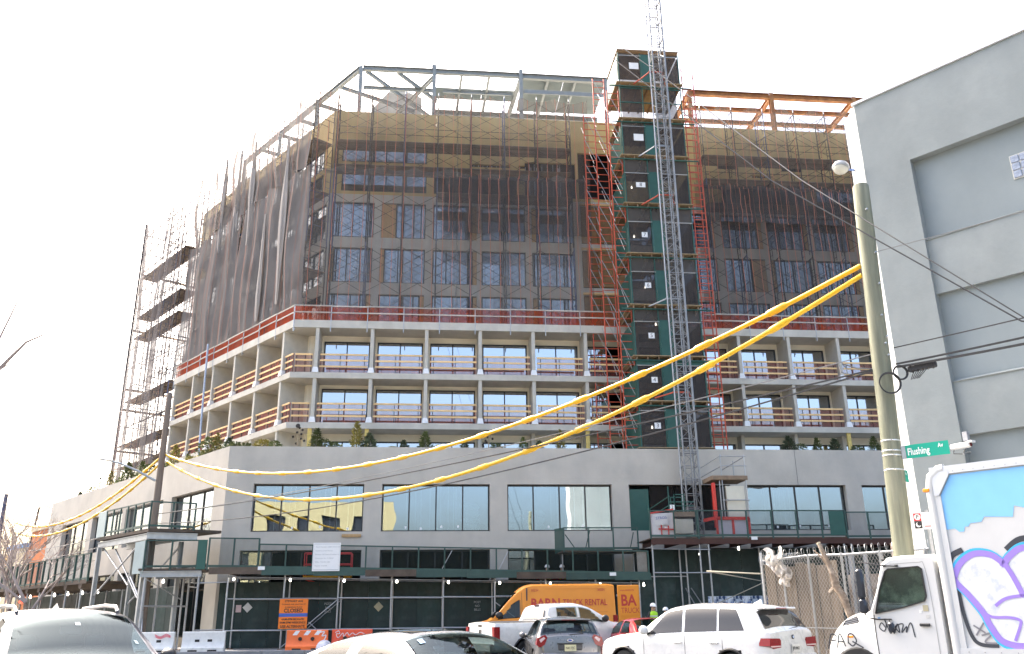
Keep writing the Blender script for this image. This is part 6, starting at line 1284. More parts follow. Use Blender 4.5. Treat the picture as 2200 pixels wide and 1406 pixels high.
for sd in (1, -1):
    s.side_win(-1.82, -1.18, -1.55, -1.12, MATS['car_glass_dark'], v, side=sd, v0=6.25, v1=8.8); s.side_win(-1.13, -0.28, -1.06, -0.22, MATS['car_glass_dark'], v, side=sd, v0=6.25, v1=8.8); s.side_win(-0.2, 0.82, -0.14, 0.3, MATS['car_glass_dark'], v, side=sd, v0=6.25, v1=8.8)
    for x in (-1.16, -0.25): s.side_win(x - 0.015, x + 0.015, x + 0.05, x + 0.075, CHR, v, 'pillar_trim', side=sd, v0=6.2, v1=8.8, off=0.01)
    s.patch(lambda a, b: (-1.85 + 2.75 * a, 6.05 + 0.12 * b), CHR, v, 'belt_trim', nu=16, nv=1, side=sd, off=0.008)
    mirror(v, 0.78, 0.93, 1.2, PW_, sd, 1.25); s.patch(lambda a, b: (-0.30 + 0.012 * a, 2.6 + 3.2 * b), TRIM, v, 'door_gap', nu=1, nv=10, side=sd, off=0.002); s.patch(lambda a, b: (0.86 + 0.012 * a, 2.6 + 3.2 * b), TRIM, v, 'door_gap', nu=1, nv=10, side=sd, off=0.002); s.patch(lambda a, b: (-1.28 + 0.012 * a, 3.8 + 2.0 * b), TRIM, v, 'door_gap', nu=1, nv=10, side=sd, off=0.002)
    for x in (-0.22, -1.18): MB().bev(x, x + 0.22, min(sd * 0.955, sd * 0.99), max(sd * 0.955, sd * 0.99), 0.93, 0.965, 0.01).build('door_handle', PW_, v)
    tail(v, [(sd * 0.50, 1.0), (sd * 0.55, 1.04), (sd * 0.93, 1.05), (sd * 0.95, 0.9), (sd * 0.82, 0.84), (sd * 0.52, 0.86)], -2.16, -2.415); tail(v, [(sd * 0.53, 0.90), (sd * 0.93, 0.90), (sd * 0.9, 0.875), (sd * 0.53, 0.875)], -2.17, -2.42, TLW, 'reversing_light')
    for x in (-1.45, 1.48): pass
arch(v, s, -1.45, 0.39, 0.43, TRIM); arch(v, s, 1.48, 0.39, 0.43, TRIM)
MB().bev(-2.48, -2.2, -0.88, 0.88, 0.38, 0.72, 0.05).build('rear_bumper', PW_, v, smooth=30); MB().bev(-2.2, -1.86, -0.62, 0.62, 1.62, 1.665, 0.015).build('roof_spoiler', PW_, v, smooth=30); MB().bx(-2.215, -2.19, -0.2, 0.2, 1.63, 1.65).build('brake_light', TLR, v)
plate(v, -2.45, 0.84, 'JFD 8412', colr=(0.62, 0.62, 0.60)); badge(v, (-2.405, 0, 1.06), 0.045, (TRIM, M('badge_pale', (0.4, 0.5, 0.7), 0.3, var=0))); MB().grid(lambda a, b: (-1.62 + 0.16 * (1 - b) * math.cos(2 * math.pi * a) - 0.12 * b, 0.05 * (1 - b) * math.sin(2 * math.pi * a), 1.72 + 0.11 * b), 10, 5).build('roof_fin', PW_, v, smooth=60)
MB().bar((-2.33, 0.0, 1.21), (-2.28, -0.45, 1.25), 0.02, 0.03).build('rear_wiper', TRIM, v); seats(v, (-0.9, 0.25), 0.6, 1.45, 0.4); wheels(v, (-1.45, 1.48), 0.83, 0.38, 0.25)
# ---- white saloon, close, coming towards the viewer
v = vehicle('saloon_car', 'white saloon with dark sunroof, nearest car at lower centre', 'car', (-0.8, 8.8), 139)
s = Shell([(-2.4, 0.62), (-2.36, 0.98), (-1.75, 1.06), (-1.2, 1.27), (-0.75, 1.38), (-0.2, 1.415), (0.2, 1.395), (0.6, 1.25), (1.15, 1.0), (1.8, 0.9), (2.25, 0.72), (2.4, 0.5)], [(-2.4, 0.98), (-1.4, 0.98), (0, 0.95), (1.1, 0.93), (2.4, 0.7)],
          [(-2.4, 0.65), (-2.2, 0.82), (-1.4, 0.9), (0, 0.905), (1.5, 0.89), (2.2, 0.76), (2.4, 0.55)], zb=0.22, tumble=0.55)
s.body(PSV, v, holes=((-1.35, 0.33, 0.38), (1.38, 0.33, 0.38))); s.screen(1.12, 0.28, MATS['windscreen'], v, 'windscreen', va=10.05); s.screen(-1.72, -0.82, MATS['car_glass'], v, 'rear_window', va=10.05)
s.patch(lambda a, b: (-0.55 + 0.68 * a, 10.9 + 2.2 * b), MATS['car_glass_dark'], v, 'sunroof', nu=8, nv=10, off=0.004)
for sd in (1, -1):
    s.side_win(-1.35, -0.42, -0.85, -0.40, MATS['car_glass'], v, side=sd, v1=9.25); s.side_win(-0.32, 0.85, -0.28, 0.28, MATS['car_glass'], v, side=sd, v1=9.25); mirror(v, 0.72, 0.87, 1.02, PSV, sd)
seats(v, (-0.95, 0.1), 0.5, 1.22, 0.36); MB().bev(0.7, 1.2, -0.7, 0.7, 0.6, 0.95, 0.05).build('dashboard', SEAT, v); MB().bx(0.30, 0.33, -0.1, 0.1, 1.26, 1.32).build('inside_mirror', TRIM, v); s.patch(lambda a, b: (0.36 + 0.08 * a, 13.2 + 0.25 * b), M('sticker_blue', (0.18, 0.32, 0.5), 0.5, var=0), v, 'windscreen_sticker', nu=2, nv=2, off=0.012); wheels(v, (-1.35, 1.38), 0.78, 0.33, 0.21)
# ---- pale SUV at the left edge, coming towards the viewer
v = vehicle('sport_utility_vehicle', 'dark sport utility vehicle with roof rails at the left edge facing the viewer', 'suv', (-5.75, 11.4), 140)
s = Shell([(-2.35, 0.7), (-2.3, 1.1), (-2.1, 1.4), (-1.9, 1.6), (-1.4, 1.665), (-0.6, 1.685), (0.0, 1.67), (0.3, 1.6), (0.75, 1.35), (1.15, 1.12), (1.8, 1.04), (2.25, 0.9), (2.38, 0.6)], [(-2.35, 1.14), (-1.4, 1.12), (0, 1.06), (1.15, 1.04), (2.38, 0.8)],
          [(-2.35, 0.8), (-2.1, 0.93), (-1.5, 0.97), (0, 0.975), (1.6, 0.96), (2.2, 0.85), (2.38, 0.65)], zb=0.3, tumble=0.36)
s.body(PDK, v, holes=((-1.4, 0.38, 0.43), (1.42, 0.38, 0.43))); s.screen(1.12, 0.22, MATS['windscreen'], v, 'windscreen', va=10.0)
for sd in (1, -1):
    s.side_win(-1.9, -1.15, -1.7, -1.1, MATS['car_glass_dark'], v, side=sd); s.side_win(-1.08, -0.2, -1.05, -0.18, MATS['car_glass_dark'], v, side=sd); s.side_win(-0.1, 0.9, -0.08, 0.25, MATS['car_glass'], v, side=sd); mirror(v, 0.82, 0.94, 1.13, TRIM, sd, 1.25)
    MB().tube([(-1.75, sd * 0.60, 1.66), (-1.65, sd * 0.60, 1.735), (-0.6, sd * 0.61, 1.765), (-0.05, sd * 0.60, 1.745), (0.08, sd * 0.59, 1.68)], 0.024, 8).build('roof_rail', M('rail_grey', (0.3, 0.3, 0.31), 0.35, 0.6, var=0), v, smooth=60)
    s.patch(lambda a, b: (0.16 + 1.0 * a, 9.2 + 0.5 * b), PDK if False else PDK, v, 'pillar_skin', nu=10, nv=2, side=sd, off=0.004)
MB().bx(0.28, 0.31, -0.12, 0.12, 1.42, 1.52).build('inside_mirror', TRIM, v); seats(v, (-0.9, 0.1), 0.6, 1.42, 0.4); MB().bev(0.65, 1.2, -0.75, 0.75, 0.7, 1.06, 0.05).build('dashboard', SEAT, v); wheels(v, (-1.4, 1.42), 0.83, 0.38, 0.24)
for xa_, va_ in ((0.80, 10.4), (0.5, 11.9)): s.patch(lambda a, b: (xa_ + 0.06 * a, va_ + 0.14 * b), M('sticker_dull', (0.25, 0.33, 0.36), 0.5, var=0), v, 'windscreen_sticker', nu=2, nv=2, off=0.012)
MB().grid(lambda a, b: (-0.6 + 0.14 * (1 - b) * math.cos(2 * math.pi * a), 0.05 * (1 - b) * math.sin(2 * math.pi * a), 1.72 + 0.08 * b), 10, 4).build('roof_fin', PDK, v, smooth=60)
# ---- white pickup
v = vehicle('pickup_truck', 'white crew cab pickup with red tail light in front of the yellow van', 'pickup', (1.45, 29.2), 62)
s = Shell([(-2.9, 0.72), (-2.88, 1.32), (-1.1, 1.34), (-1.04, 1.38), (-0.88, 1.79), (-0.7, 1.845), (0.2, 1.87), (0.55, 1.80), (1.05, 1.55), (1.4, 1.32), (2.2, 1.24), (2.7, 1.12), (2.88, 0.7)], [(-2.9, 1.33), (-1.0, 1.32), (0, 1.3), (1.3, 1.26), (2.88, 1.0)],
          [(-2.9, 0.96), (-2.7, 1.0), (0, 1.0), (2.2, 0.99), (2.7, 0.9), (2.88, 0.75)], zb=0.5, tumble=0.3, shoulder=0.05)
s.body(PW_, v, dx=0.04, holes=((-1.75, 0.42, 0.52), (1.85, 0.42, 0.52))); MB().add([(-1.075, -0.74, 1.43), (-1.075, 0.74, 1.43), (-0.955, 0.66, 1.75), (-0.955, -0.66, 1.75)], [(0, 1, 2, 3)]).build('rear_window', MATS['car_glass_dark'], v); s.screen(1.36, 0.6, MATS['windscreen'], v, 'windscreen', va=10.05)
s.patch(lambda a, b: (-2.82 + 1.7 * a, 10.3 + 3.4 * b), TRIM, v, 'bed_cover', nu=8, nv=8, off=0.004)
for sd in (1, -1):
    s.side_win(-0.66, 0.12, -0.62, 0.12, MATS['car_glass'], v, side=sd, v0=6.3, v1=8.7); s.side_win(0.2, 1.15, 0.2, 0.62, MATS['car_glass'], v, side=sd, v0=6.3, v1=8.7); mirror(v, 1.05, 0.97, 1.42, TRIM, sd, 1.3)
    tail(v, [(sd * 0.85, 1.22), (sd * 1.005, 1.22), (sd * 1.01, 0.85), (sd * 0.88, 0.85)], -2.72, -2.915); tail(v, [(sd * 0.87, 0.92), (sd * 1.0, 0.92), (sd * 1.0, 0.86), (sd * 0.88, 0.86)], -2.73, -2.92, TLW, 'reversing_light')
    s.patch(lambda a, b: (0.16 + 0.012 * a, 2.6 + 3.2 * b), TRIM, v, 'door_gap', nu=1, nv=10, side=sd, off=0.002); s.patch(lambda a, b: (-0.82 + 0.012 * a, 2.6 + 3.2 * b), TRIM, v, 'door_gap', nu=1, nv=10, side=sd, off=0.002); s.patch(lambda a, b: (-1.06 + 0.02 * a, 2.6 + 3.3 * b), TRIM, v, 'bed_gap', nu=1, nv=10, side=sd, off=0.002)
arch(v, s, -1.75, 0.42, 0.52, TRIM); arch(v, s, 1.85, 0.42, 0.52, TRIM)
MB().bev(-3.06, -2.85, -0.95, 0.95, 0.52, 0.74, 0.03).build('rear_bumper', CHR, v, smooth=30); MB().bx(-2.915, -2.9, -0.12, 0.12, 1.22, 1.28).build('tailgate_handle', TRIM, v); MB().bev(-2.925, -2.9, -0.05, 0.05, 1.02, 1.14, 0.01).build('badge', TRIM, v); MB().bx(-0.98, -0.86, -0.18, 0.18, 1.845, 1.87).build('brake_light', TLR, v)
plate(v, -2.93, 0.63, 'HKT 4471', colr=(0.62, 0.62, 0.60)); seats(v, (-0.5, 0.4), 0.9, 1.65, 0.42); wheels(v, (-1.75, 1.85), 0.86, 0.42, 0.27)
# ---- red coupe
v = vehicle('coupe_car', 'small red car half hidden between the grey hatchback and the white suv', 'car', (4.0, 28.6), -12)
s = Shell([(-2.1, 0.6), (-2.05, 0.96), (-1.7, 1.04), (-1.2, 1.26), (-0.8, 1.36), (-0.2, 1.39), (0.2, 1.37), (0.6, 1.22), (1.1, 0.98), (1.7, 0.88), (2.1, 0.55)], [(-2.1, 0.98), (0, 0.93), (1.1, 0.91), (2.1, 0.7)], [(-2.1, 0.68), (-1.9, 0.82), (-1.3, 0.88), (0, 0.88), (1.4, 0.87), (2.1, 0.6)], zb=0.22, tumble=0.5)
s.body(PRE, v, holes=((-1.25, 0.32, 0.37), (1.25, 0.32, 0.37))); s.screen(-1.66, -0.86, MATS['car_glass'], v, 'rear_window', va=10.0); s.screen(1.05, 0.25, MATS['windscreen'], v, 'windscreen', va=10.05)
for sd in (1, -1):
    s.side_win(-1.25, -0.3, -0.8, -0.28, MATS['car_glass'], v, side=sd); s.side_win(-0.22, 0.85, -0.2, 0.3, MATS['car_glass'], v, side=sd); mirror(v, 0.7, 0.85, 1.0, TRIM, sd); tail(v, [(sd * 0.5, 0.9), (sd * 0.8, 0.92), (sd * 0.82, 0.76), (sd * 0.52, 0.76)], -1.8, -2.11)
plate(v, -2.12, 0.68, 'KDB 2290', colr=(0.62, 0.62, 0.60)); seats(v, (-0.8, 0.1), 0.5, 1.18, 0.34); wheels(v, (-1.25, 1.25), 0.76, 0.32, 0.2)
# ---- yellow high roof van with an open rear door
v = vehicle('delivery_van', 'yellow high roof rental van with its rear door swung open', 'van', (1.15, 37.6), -96)
s = Shell([(-2.98, 0.6), (-2.97, 2.62), (-2.9, 2.7), (-2.5, 2.74), (0.4, 2.74), (0.8, 2.68), (1.1, 2.5), (1.45, 2.2), (2.0, 1.62), (2.25, 1.38), (2.7, 1.22), (2.95, 1.0), (3.0, 0.6)], [(-2.98, 1.5), (0.5, 1.45), (1.9, 1.38), (2.2, 1.3), (3.0, 1.0)], [(-2.98, 0.97), (0, 1.0), (1.6, 0.99), (2.4, 0.93), (2.85, 0.8), (3.0, 0.68)], zb=0.3, tumble=0.09, cam=0.03)
s.body(PYE, v, dx=0.06, holes=((-1.85, 0.36, 0.44), (1.85, 0.36, 0.44))); s.screen(2.2, 1.2, MATS['windscreen'], v, 'windscreen', va=10.05)
for sd in (1, -1):
    s.side_win(1.05, 2.05, 1.05, 1.42, MATS['car_glass'], v, side=sd, v0=6.1, v1=7.9); mirror(v, 1.95, 1.02, 1.55, TRIM, sd, 1.6); tail(v, [(sd * 0.9, 1.5), (sd * 0.99, 1.5), (sd * 0.995, 0.95), (sd * 0.9, 0.95)], -2.8, -2.99)
    for va, vb in ((8.7, 8.78), (6.3, 6.38)): s.patch(lambda a, b, va=va, vb=vb: (-2.6 + 2.6 * a, va + (vb - va) * b), M('paint_yellow_shade', (0.58, 0.19, 0.005), 0.4, var=0.03), v, 'pressed_rib', nu=10, nv=2, side=sd, off=0.014)
    s.patch(lambda a, b: (0.98 + 0.015 * a, 2.6 + 6.2 * b), TRIM, v, 'door_gap', nu=1, nv=14, side=sd, off=0.002)
VR = M('van_lettering', (0.42, 0.03, 0.02), 0.5, var=0)
sp_ = lambda x, z: (x, -1.0)
def side_text(t, size, x, z, sxx=1.0, bold=0.0, al='LEFT'):
    vv = min((q * 0.05 for q in range(60, 200)), key=lambda q: abs(s.S(x, q).z - z)); y = s.S(x, vv).y + 0.016; text(t, size, VR, v, (x, y, z), (R(90 - 5), 0, math.pi), align=al, sx=sxx, bold=bold)
side_text('BARN', 0.50, 0.62, 1.98, 0.95, 0.012); side_text('TRUCK RENTAL', 0.36, -0.72, 2.0, 0.72, 0.002); side_text('30234', 0.14, 0.6, 2.5, 0.9); side_text('30234', 0.14, -2.2, 2.5, 0.9)
d = E('tmp', (0, 0, 0)); bpy.data.objects.remove(d)
dr = MB().bev(-0.92, 0, -0.03, 0.03, 0.55, 2.68, 0.025).build('rear_door', PYE, v, (-3.02, 0.97, 0), (0, 0, R(-4)), smooth=30)
MB().bev(-0.84, -0.08, 0.028, 0.05, 1.45, 2.4, 0.006).build('door_pressing', MATS['paint_yellow_shade'] if False else PYE, dr); text('BA', 0.62, VR, dr, (-0.12, 0.054, 2.05), (R(90), 0, math.pi), align='LEFT', sx=0.85, bold=0.015); text('TRUCK', 0.30, VR, dr, (-0.12, 0.054, 1.66), (R(90), 0, math.pi), align='LEFT', sx=0.78); text('www.BARNTR', 0.11, VR, dr, (-0.12, 0.036, 2.47), (R(90), 0, math.pi), align='LEFT', sx=0.85)
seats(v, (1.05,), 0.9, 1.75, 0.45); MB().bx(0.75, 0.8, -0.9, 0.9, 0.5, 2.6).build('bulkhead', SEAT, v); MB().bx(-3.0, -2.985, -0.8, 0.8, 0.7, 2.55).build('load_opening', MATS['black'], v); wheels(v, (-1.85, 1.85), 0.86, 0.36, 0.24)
# ---- white box truck on the right (local x runs back from its nose, y away from the viewer)
t = E('box_truck', WR(4.63, 5.5, 0.008), AF + TH, 'white box truck with purple graffiti on its box and tagged cab', 'truck')
WT = M('truck_white', (0.60, 0.60, 0.59), 0.32, var=0.04, scale=2, coat=0.5); SILV = M('box_rail', (0.62, 0.63, 0.64), 0.4, 0.5, var=0.06)
# hood
def hoodf(a, b):
    x = 1.12 * a; zt = 0.85 + 0.72 * (1 - (1 - min(a * 1.25, 1)) ** 2) ** 0.7 if a < 0.8 else 1.57 + 0.06 * (a - 0.8) / 0.2; ww = 0.78 + 0.38 * min(1, a * 2.2) ** 0.6
    th_ = math.pi * b; cy, cz = math.cos(th_), math.sin(th_); k = 0.32
    return (x, 1.2 - ww * math.copysign(abs(cy) ** k, cy), 0.55 + (zt - 0.55) * abs(cz) ** 0.42)
MB().grid(hoodf, 16, 28).build('bonnet', WT, t, smooth=50)
MB().bx(0.0, 0.03, 0.5, 1.9, 0.55, 1.0).build('grille', TRIM, t)
# cab
cp_ = [(1.1, 0.75), (1.1, 1.55), (1.28, 1.95), (1.42, 2.38), (1.55, 2.47), (1.8, 2.5), (2.35, 2.5), (2.38, 2.46), (2.38, 0.75)]
cabm = MB(); n = len(cp_)
rows = [(0.02, 0.0), (0.0, 0.0), (0.0, 0.0), (0.0, 0)]
prof_y = [(0.10, 0.0), (0.02, 0.6), (0.0, 1.0)]
def cab_ring(y, ins): return [(x + (ins if x < 2 else -ins * 0.3), y, z - (ins * 0.8 if z > 2.3 else 0)) for x, z in cp_]
rings = [cab_ring(0.0, 0.05), cab_ring(0.05, 0.0), cab_ring(2.35, 0.0), cab_ring(2.4, 0.05)]
cabm.add([p for r_ in rings for p in r_], [tuple(range(n)), tuple(range(3 * n, 4 * n))[::-1]] + [(k * n + i, k * n + (i + 1) % n, (k + 1) * n + (i + 1) % n, (k + 1) * n + i) for k in range(3) for i in range(n)])
cabm.build('cab', WT, t, smooth=35)
MB().bx(1.16, 2.32, -0.004, 0.0, 0.78, 0.785)
win = [(1.22, 1.52), (1.36, 1.94), (1.50, 2.24), (1.56, 2.28), (2.10, 2.30), (2.15, 2.26), (2.16, 1.80), (2.12, 1.72), (1.75, 1.62)]
MB().prism(win, -0.012, -0.006).build('door_window', GLASS('cab_glass', 0.06, (0.75, 0.8, 0.78), 0, rmax=0.3), t); MB().prism([(1.2 + (x - 1.2) * 1.0, z) for x, z in win], -0.0055, -0.002).build('window_recess', M('cab_dark', (0.08, 0.10, 0.095), 0.7, var=0.4, scale=3, col2=(0.25, 0.30, 0.25), thr=(0.45, 0.6)), t)
mb = MB(); wn = win + [win[0]]
for a, b in zip(wn[:-1], wn[1:]): mb.bar((a[0], -0.012, a[1]), (b[0], -0.012, b[1]), 0.02, 0.035, (0, 1, 0))
mb.build('window_seal', TRIM, t)
ribbon(t, [(1.18, 0.75), (1.17, 1.2), (1.18, 1.5)], 0.014, TRIM, 'door_gap', -0.004); ribbon(t, [(2.24, 0.75), (2.24, 1.8), (2.2, 2.33), (2.1, 2.37), (1.6, 2.36)], 0.01, M('gap_grey', (0.3, 0.3, 0.3), 0.6, var=0), 'door_gap', -0.004)
MB().bev(1.98, 2.16, -0.05, -0.01, 1.30, 1.35, 0.012).build('door_handle', TRIM, t)
# windscreen
MB().add([(1.11, 0.1, 1.58), (1.11, 2.3, 1.58), (1.43, 2.25, 2.38), (1.43, 0.15, 2.38)], [(0, 1, 2, 3)]).build('windscreen', MATS['windscreen'], t, (-0.012, 0, 0.006))
for z, hh in ((1.78, 0.52), (1.52, 0.26)): MB().bev(1.0, 1.16, -0.22, -0.1, z, z + hh, 0.04).build('mirror_head', M('mirror_dark', (0.05, 0.045, 0.045), 0.5, var=0), t, smooth=40)
MB().tube([(1.08, -0.16, 2.3), (1.07, -0.17, 2.4), (1.12, -0.16, 2.42), (1.5, -0.05, 2.34), (1.75, -0.02, 2.32)], 0.012, 6).build('mirror_arm', TRIM, t, smooth=60); MB().tube([(1.08, -0.16, 1.55), (1.1, -0.12, 1.45), (1.25, -0.04, 1.42), (1.5, -0.03, 1.42)], 0.014, 6).build('mirror_arm', TRIM, t, smooth=60); MB().tube([(1.45, -0.03, 1.42), (1.47, -0.06, 1.36)], 0.012, 6).build('mirror_arm', TRIM, t); MB().bev(1.43, 1.55, -0.1, -0.04, 1.2, 1.37, 0.03).build('lower_mirror', MATS['mirror_dark'], t, smooth=40)
for x, z in ((1.5, 2.44), (1.5, 2.34), (1.72, 2.33)): MB().bev(x - 0.03, x + 0.03, -0.03, 0.0, z - 0.02, z + 0.02, 0.008).build('mirror_foot', TRIM, t)
# vents and marks on the bonnet side
vt = MB(); vt.prism([(0.52, 1.30), (0.60, 1.40), (0.84, 1.48), (0.86, 1.38), (0.84, 1.36)], 0.035, 0.045); vt.build('side_vent', TRIM, t)
for k in range(3): MB().bar((0.58 + 0.02 * k, 0.03, 1.33 + 0.035 * k), (0.84, 0.03, 1.385 + 0.03 * k), 0.015, 0.012, (0, 1, 0)).build('vent_slat', M('slat_grey', (0.35, 0.35, 0.36), 0.4, var=0), t)
MB().bev(0.60, 0.72, 0.015, 0.035, 1.10, 1.14, 0.01).build('indicator', AMB, t)
SPK = M('spray_black', (0.035, 0.04, 0.05), 0.6, var=0.1)
for st in ([(0.22, 0.9), (0.3, 1.15), (0.42, 1.12)], [(0.3, 1.05), (0.4, 1.06)], [(0.4, 0.92), (0.47, 1.17), (0.56, 0.95)], [(0.42, 1.03), (0.55, 1.03)], [(0.62, 1.0), (0.64, 1.15), (0.72, 1.16), (0.78, 1.05), (0.7, 0.96), (0.62, 1.02)], [(0.7, 1.04), (0.9, 0.93)]): ribbon(t, st, 0.026, SPK, y=0.0)
ribbon(t, [(1.36, 1.28), (1.30, 1.36), (1.25, 1.28), (1.33, 1.22), (1.38, 1.33), (1.36, 1.42), (1.44, 1.18), (1.5, 1.36), (1.5, 1.18), (1.58, 1.34), (1.6, 1.2), (1.54, 1.3), (1.68, 1.34), (1.64, 1.2), (1.74, 1.3), (1.72, 1.2), (1.82, 1.36), (1.86, 1.12)], 0.02, SPK, y=-0.008)
for x, z, w_, h_, mt in ((1.24, 1.42, 0.05, 0.04, 'sticker_blue'), (2.07, 1.55, 0.09, 0.1, 'weathered_tan'), (2.0, 1.52, 0.04, 0.05, 'sign_white'), (2.1, 1.44, 0.06, 0.05, 'weathered_white')): MB().bx(x, x + w_, -0.008, -0.004, z, z + h_).build('door_sticker', MATS[mt], t)
# lower cab and chassis, wheels
MB().bx(0.25, 9.0, 0.7, 1.7, 0.55, 0.75).build('chassis', TRIM, t); MB().bev(-0.1, 0.18, 0.05, 2.35, 0.42, 0.72, 0.05).build('front_bumper', WT, t, smooth=30)
tw, rw = wheel_meshes(0.48, 0.28, 8)
for x in (0.75, 6.2):
    for y in (0.16, 2.24): o = put(tw, 'wheel', t, (x, y, 0.48), (0, 0, 0 if y < 1 else math.pi)); put(rw, 'rim', o)
# the box
bx0, bz0, bz1 = 2.47, 0.92, 3.98
MB().bx(bx0 + 0.1, 9.0, 0.01, 2.39, bz0, bz1 - 0.05).build('box_body', M('box_panel', (0.58, 0.58, 0.57), 0.4, var=0.05, scale=2), t)
MB().bx(bx0 + 0.1, 9.0, -0.03, 0.04, bz1 - 0.14, bz1).build('top_rail', SILV, t); MB().bx(bx0 + 0.1, 9.0, -0.03, 0.04, bz0 - 0.1, bz0 + 0.04).build('bottom_rail', SILV, t)
cv = MB(); 
for k in range(13):
    pass
MB().tube([(bx0 + 0.06, 0.04, bz0 - 0.08), (bx0 + 0.06, 0.04, bz1 - 0.34), (bx0 + 0.1, 0.04, bz1 - 0.16), (bx0 + 0.24, 0.04, bz1 - 0.05), (bx0 + 0.34, 0.04, bz1 - 0.04)], 0.09, 12).build('corner_post', WT, t, smooth=60)
MB().bx(bx0, bx0 + 0.1, 0.1, 2.3, bz0, bz1 - 0.2).build('front_wall', WT, t)
MB().add([(bx0 + 0.12, -0.035, bz1 - 0.5), (bx0 + 0.12, -0.035, bz1 - 0.2), (bx0 + 0.22, -0.035, bz1 - 0.06), (bx0 + 0.42, -0.035, bz1 - 0.04), (bx0 + 0.42, -0.035, bz1 - 0.16), (bx0 + 0.2, -0.035, bz1 - 0.5)], [(0, 1, 2, 3, 4, 5)]).build('corner_cap', SILV, t)
MB().bev(bx0 - 0.05, bx0 + 0.06, -0.07, 0.0, bz1 - 0.42, bz1 - 0.36, 0.01).build('marker_lamp', AMB, t)
rv = MB().lathe([(0.009, 0), (0.006, 0.006), (0.001, 0.008)], 6).xf(Matrix.Rotation(R(90), 4, 'X')).mesh('rivet', M('rivet', (0.3, 0.3, 0.3), 0.5, var=0))
for k in range(14): put(rv, 'rivet', t, (bx0 + 0.5 + 0.17 * k, -0.035, bz1 - 0.10))
for k in range(14): put(rv, 'rivet', t, (bx0 + 0.2, 0.0, bz1 - 0.7 - 0.18 * k)); put(rv, 'rivet', t, (bx0 + 0.25 + 0.25 * k, -0.035, bz0 - 0.02))
MB().bx(bx0 + 0.12, bx0 + 0.22, -0.02, 0.02, bz0, bz1 - 0.5).build('front_edge_trim', WT, t)
# blue painted band and the graffiti: flat paint built as strokes on the box side
def flatpoly(pts, mat, y, name): return MB().add([(x, y, z) for x, z in pts], [tuple(range(len(pts)))]).build(name, mat, t)
X = lambda px: bx0 + px
flatpoly([(X(0.2), bz1 - 0.52), (X(0.42), bz1 - 0.16), (X(3.6), bz1 - 0.15), (X(3.6), 3.1), (X(1.6), 3.12), (X(1.35), 3.2), (X(1.3), 3.02), (X(0.86), 3.06), (X(0.80), 2.98), (X(0.62), 2.97), (X(0.58), 2.92), (X(0.52), 2.92), (X(0.5), 2.84), (X(0.42), 2.84), (X(0.36), 2.90), (X(0.22), 2.89)], M('box_blue', (0.22, 0.52, 0.86), 0.45, var=0.05), 0.004, 'painted_band')
CY = M('spray_cyan', (0.04, 0.42, 0.75), 0.55, var=0.06); PU = M('spray_purple', (0.30, 0.20, 0.62), 0.55, var=0.08); FIL = M('graffiti_fill', (0.66, 0.67, 0.70), 0.55, var=0.1, scale=5, col2=(0.42, 0.47, 0.58), thr=(0.52, 0.68))
outl = [(0.16, 2.10), (0.3, 2.34), (0.55, 2.5), (0.82, 2.48), (0.98, 2.36), (1.02, 2.30), (1.12, 2.42), (1.35, 2.56), (1.7, 2.52), (2.05, 2.35), (2.3, 2.0), (2.3, 1.5), (2.05, 1.12), (1.6, 0.98), (1.2, 0.96), (0.95, 0.97), (0.75, 1.06), (0.62, 1.3), (0.55, 1.5), (0.36, 1.8), (0.2, 2.0), (0.16, 2.10)]
flatpoly([(X(a), b) for a, b in outl[:-1]], FIL, 0.002, 'graffiti_fill')
sh_ = [(a - 0.03, b + 0.05) for a, b in outl]
ribbon(t, [(X(0.22), 1.95), (X(0.16), 2.2), (X(0.22), 2.44), (X(0.42), 2.54)], 0.09, SPK, y=0.0); ribbon(t, [(X(1.1), 2.5), (X(1.35), 2.66), (X(1.7), 2.62), (X(2.1), 2.45)], 0.09, SPK, y=0.0); ribbon(t, [(X(0.24), 1.9), (X(0.26), 1.5), (X(0.33), 1.15), (X(0.45), 1.02), (X(0.72), 1.0)], 0.06, SPK, y=0.0)
ribbon(t, [(X(a), b) for a, b in outl], 0.09, CY, y=-0.002); ribbon(t, [(X(1.1 + (a - 1.1) * 0.955), 1.75 + (b - 1.75) * 0.945) for a, b in outl], 0.10, PU, y=-0.004)
for st, w_ in (([(1.04, 2.28), (1.12, 2.1), (1.2, 1.86), (1.22, 1.76)], 0.08), ([(0.78, 1.62), (0.95, 1.73), (1.22, 1.77), (1.5, 1.72), (1.75, 1.58)], 0.05), ([(0.55, 1.55), (0.7, 1.45), (0.95, 1.44), (1.1, 1.4), (1.1, 1.32), (0.98, 1.08)], 0.045)): ribbon(t, [(X(a), b) for a, b in st], w_, PU, y=-0.006)
for st in ([(0.38, 1.32), (0.55, 1.2)], [(0.55, 1.36), (0.4, 1.16)], [(0.48, 1.16), (0.66, 1.2), (0.52, 1.06), (0.7, 1.04)]): ribbon(t, [(X(a), b) for a, b in st], 0.028, M('spray_grey', (0.2, 0.2, 0.22), 0.6, var=0.1), y=-0.001)
Shell.last.finish()
ribbon(t, [(X(1.72), bz0), (X(1.72), bz1 - 0.14)], 0.008, M('seam_grey', (0.25, 0.28, 0.32), 0.6, var=0), 'panel_seam', -0.0075)
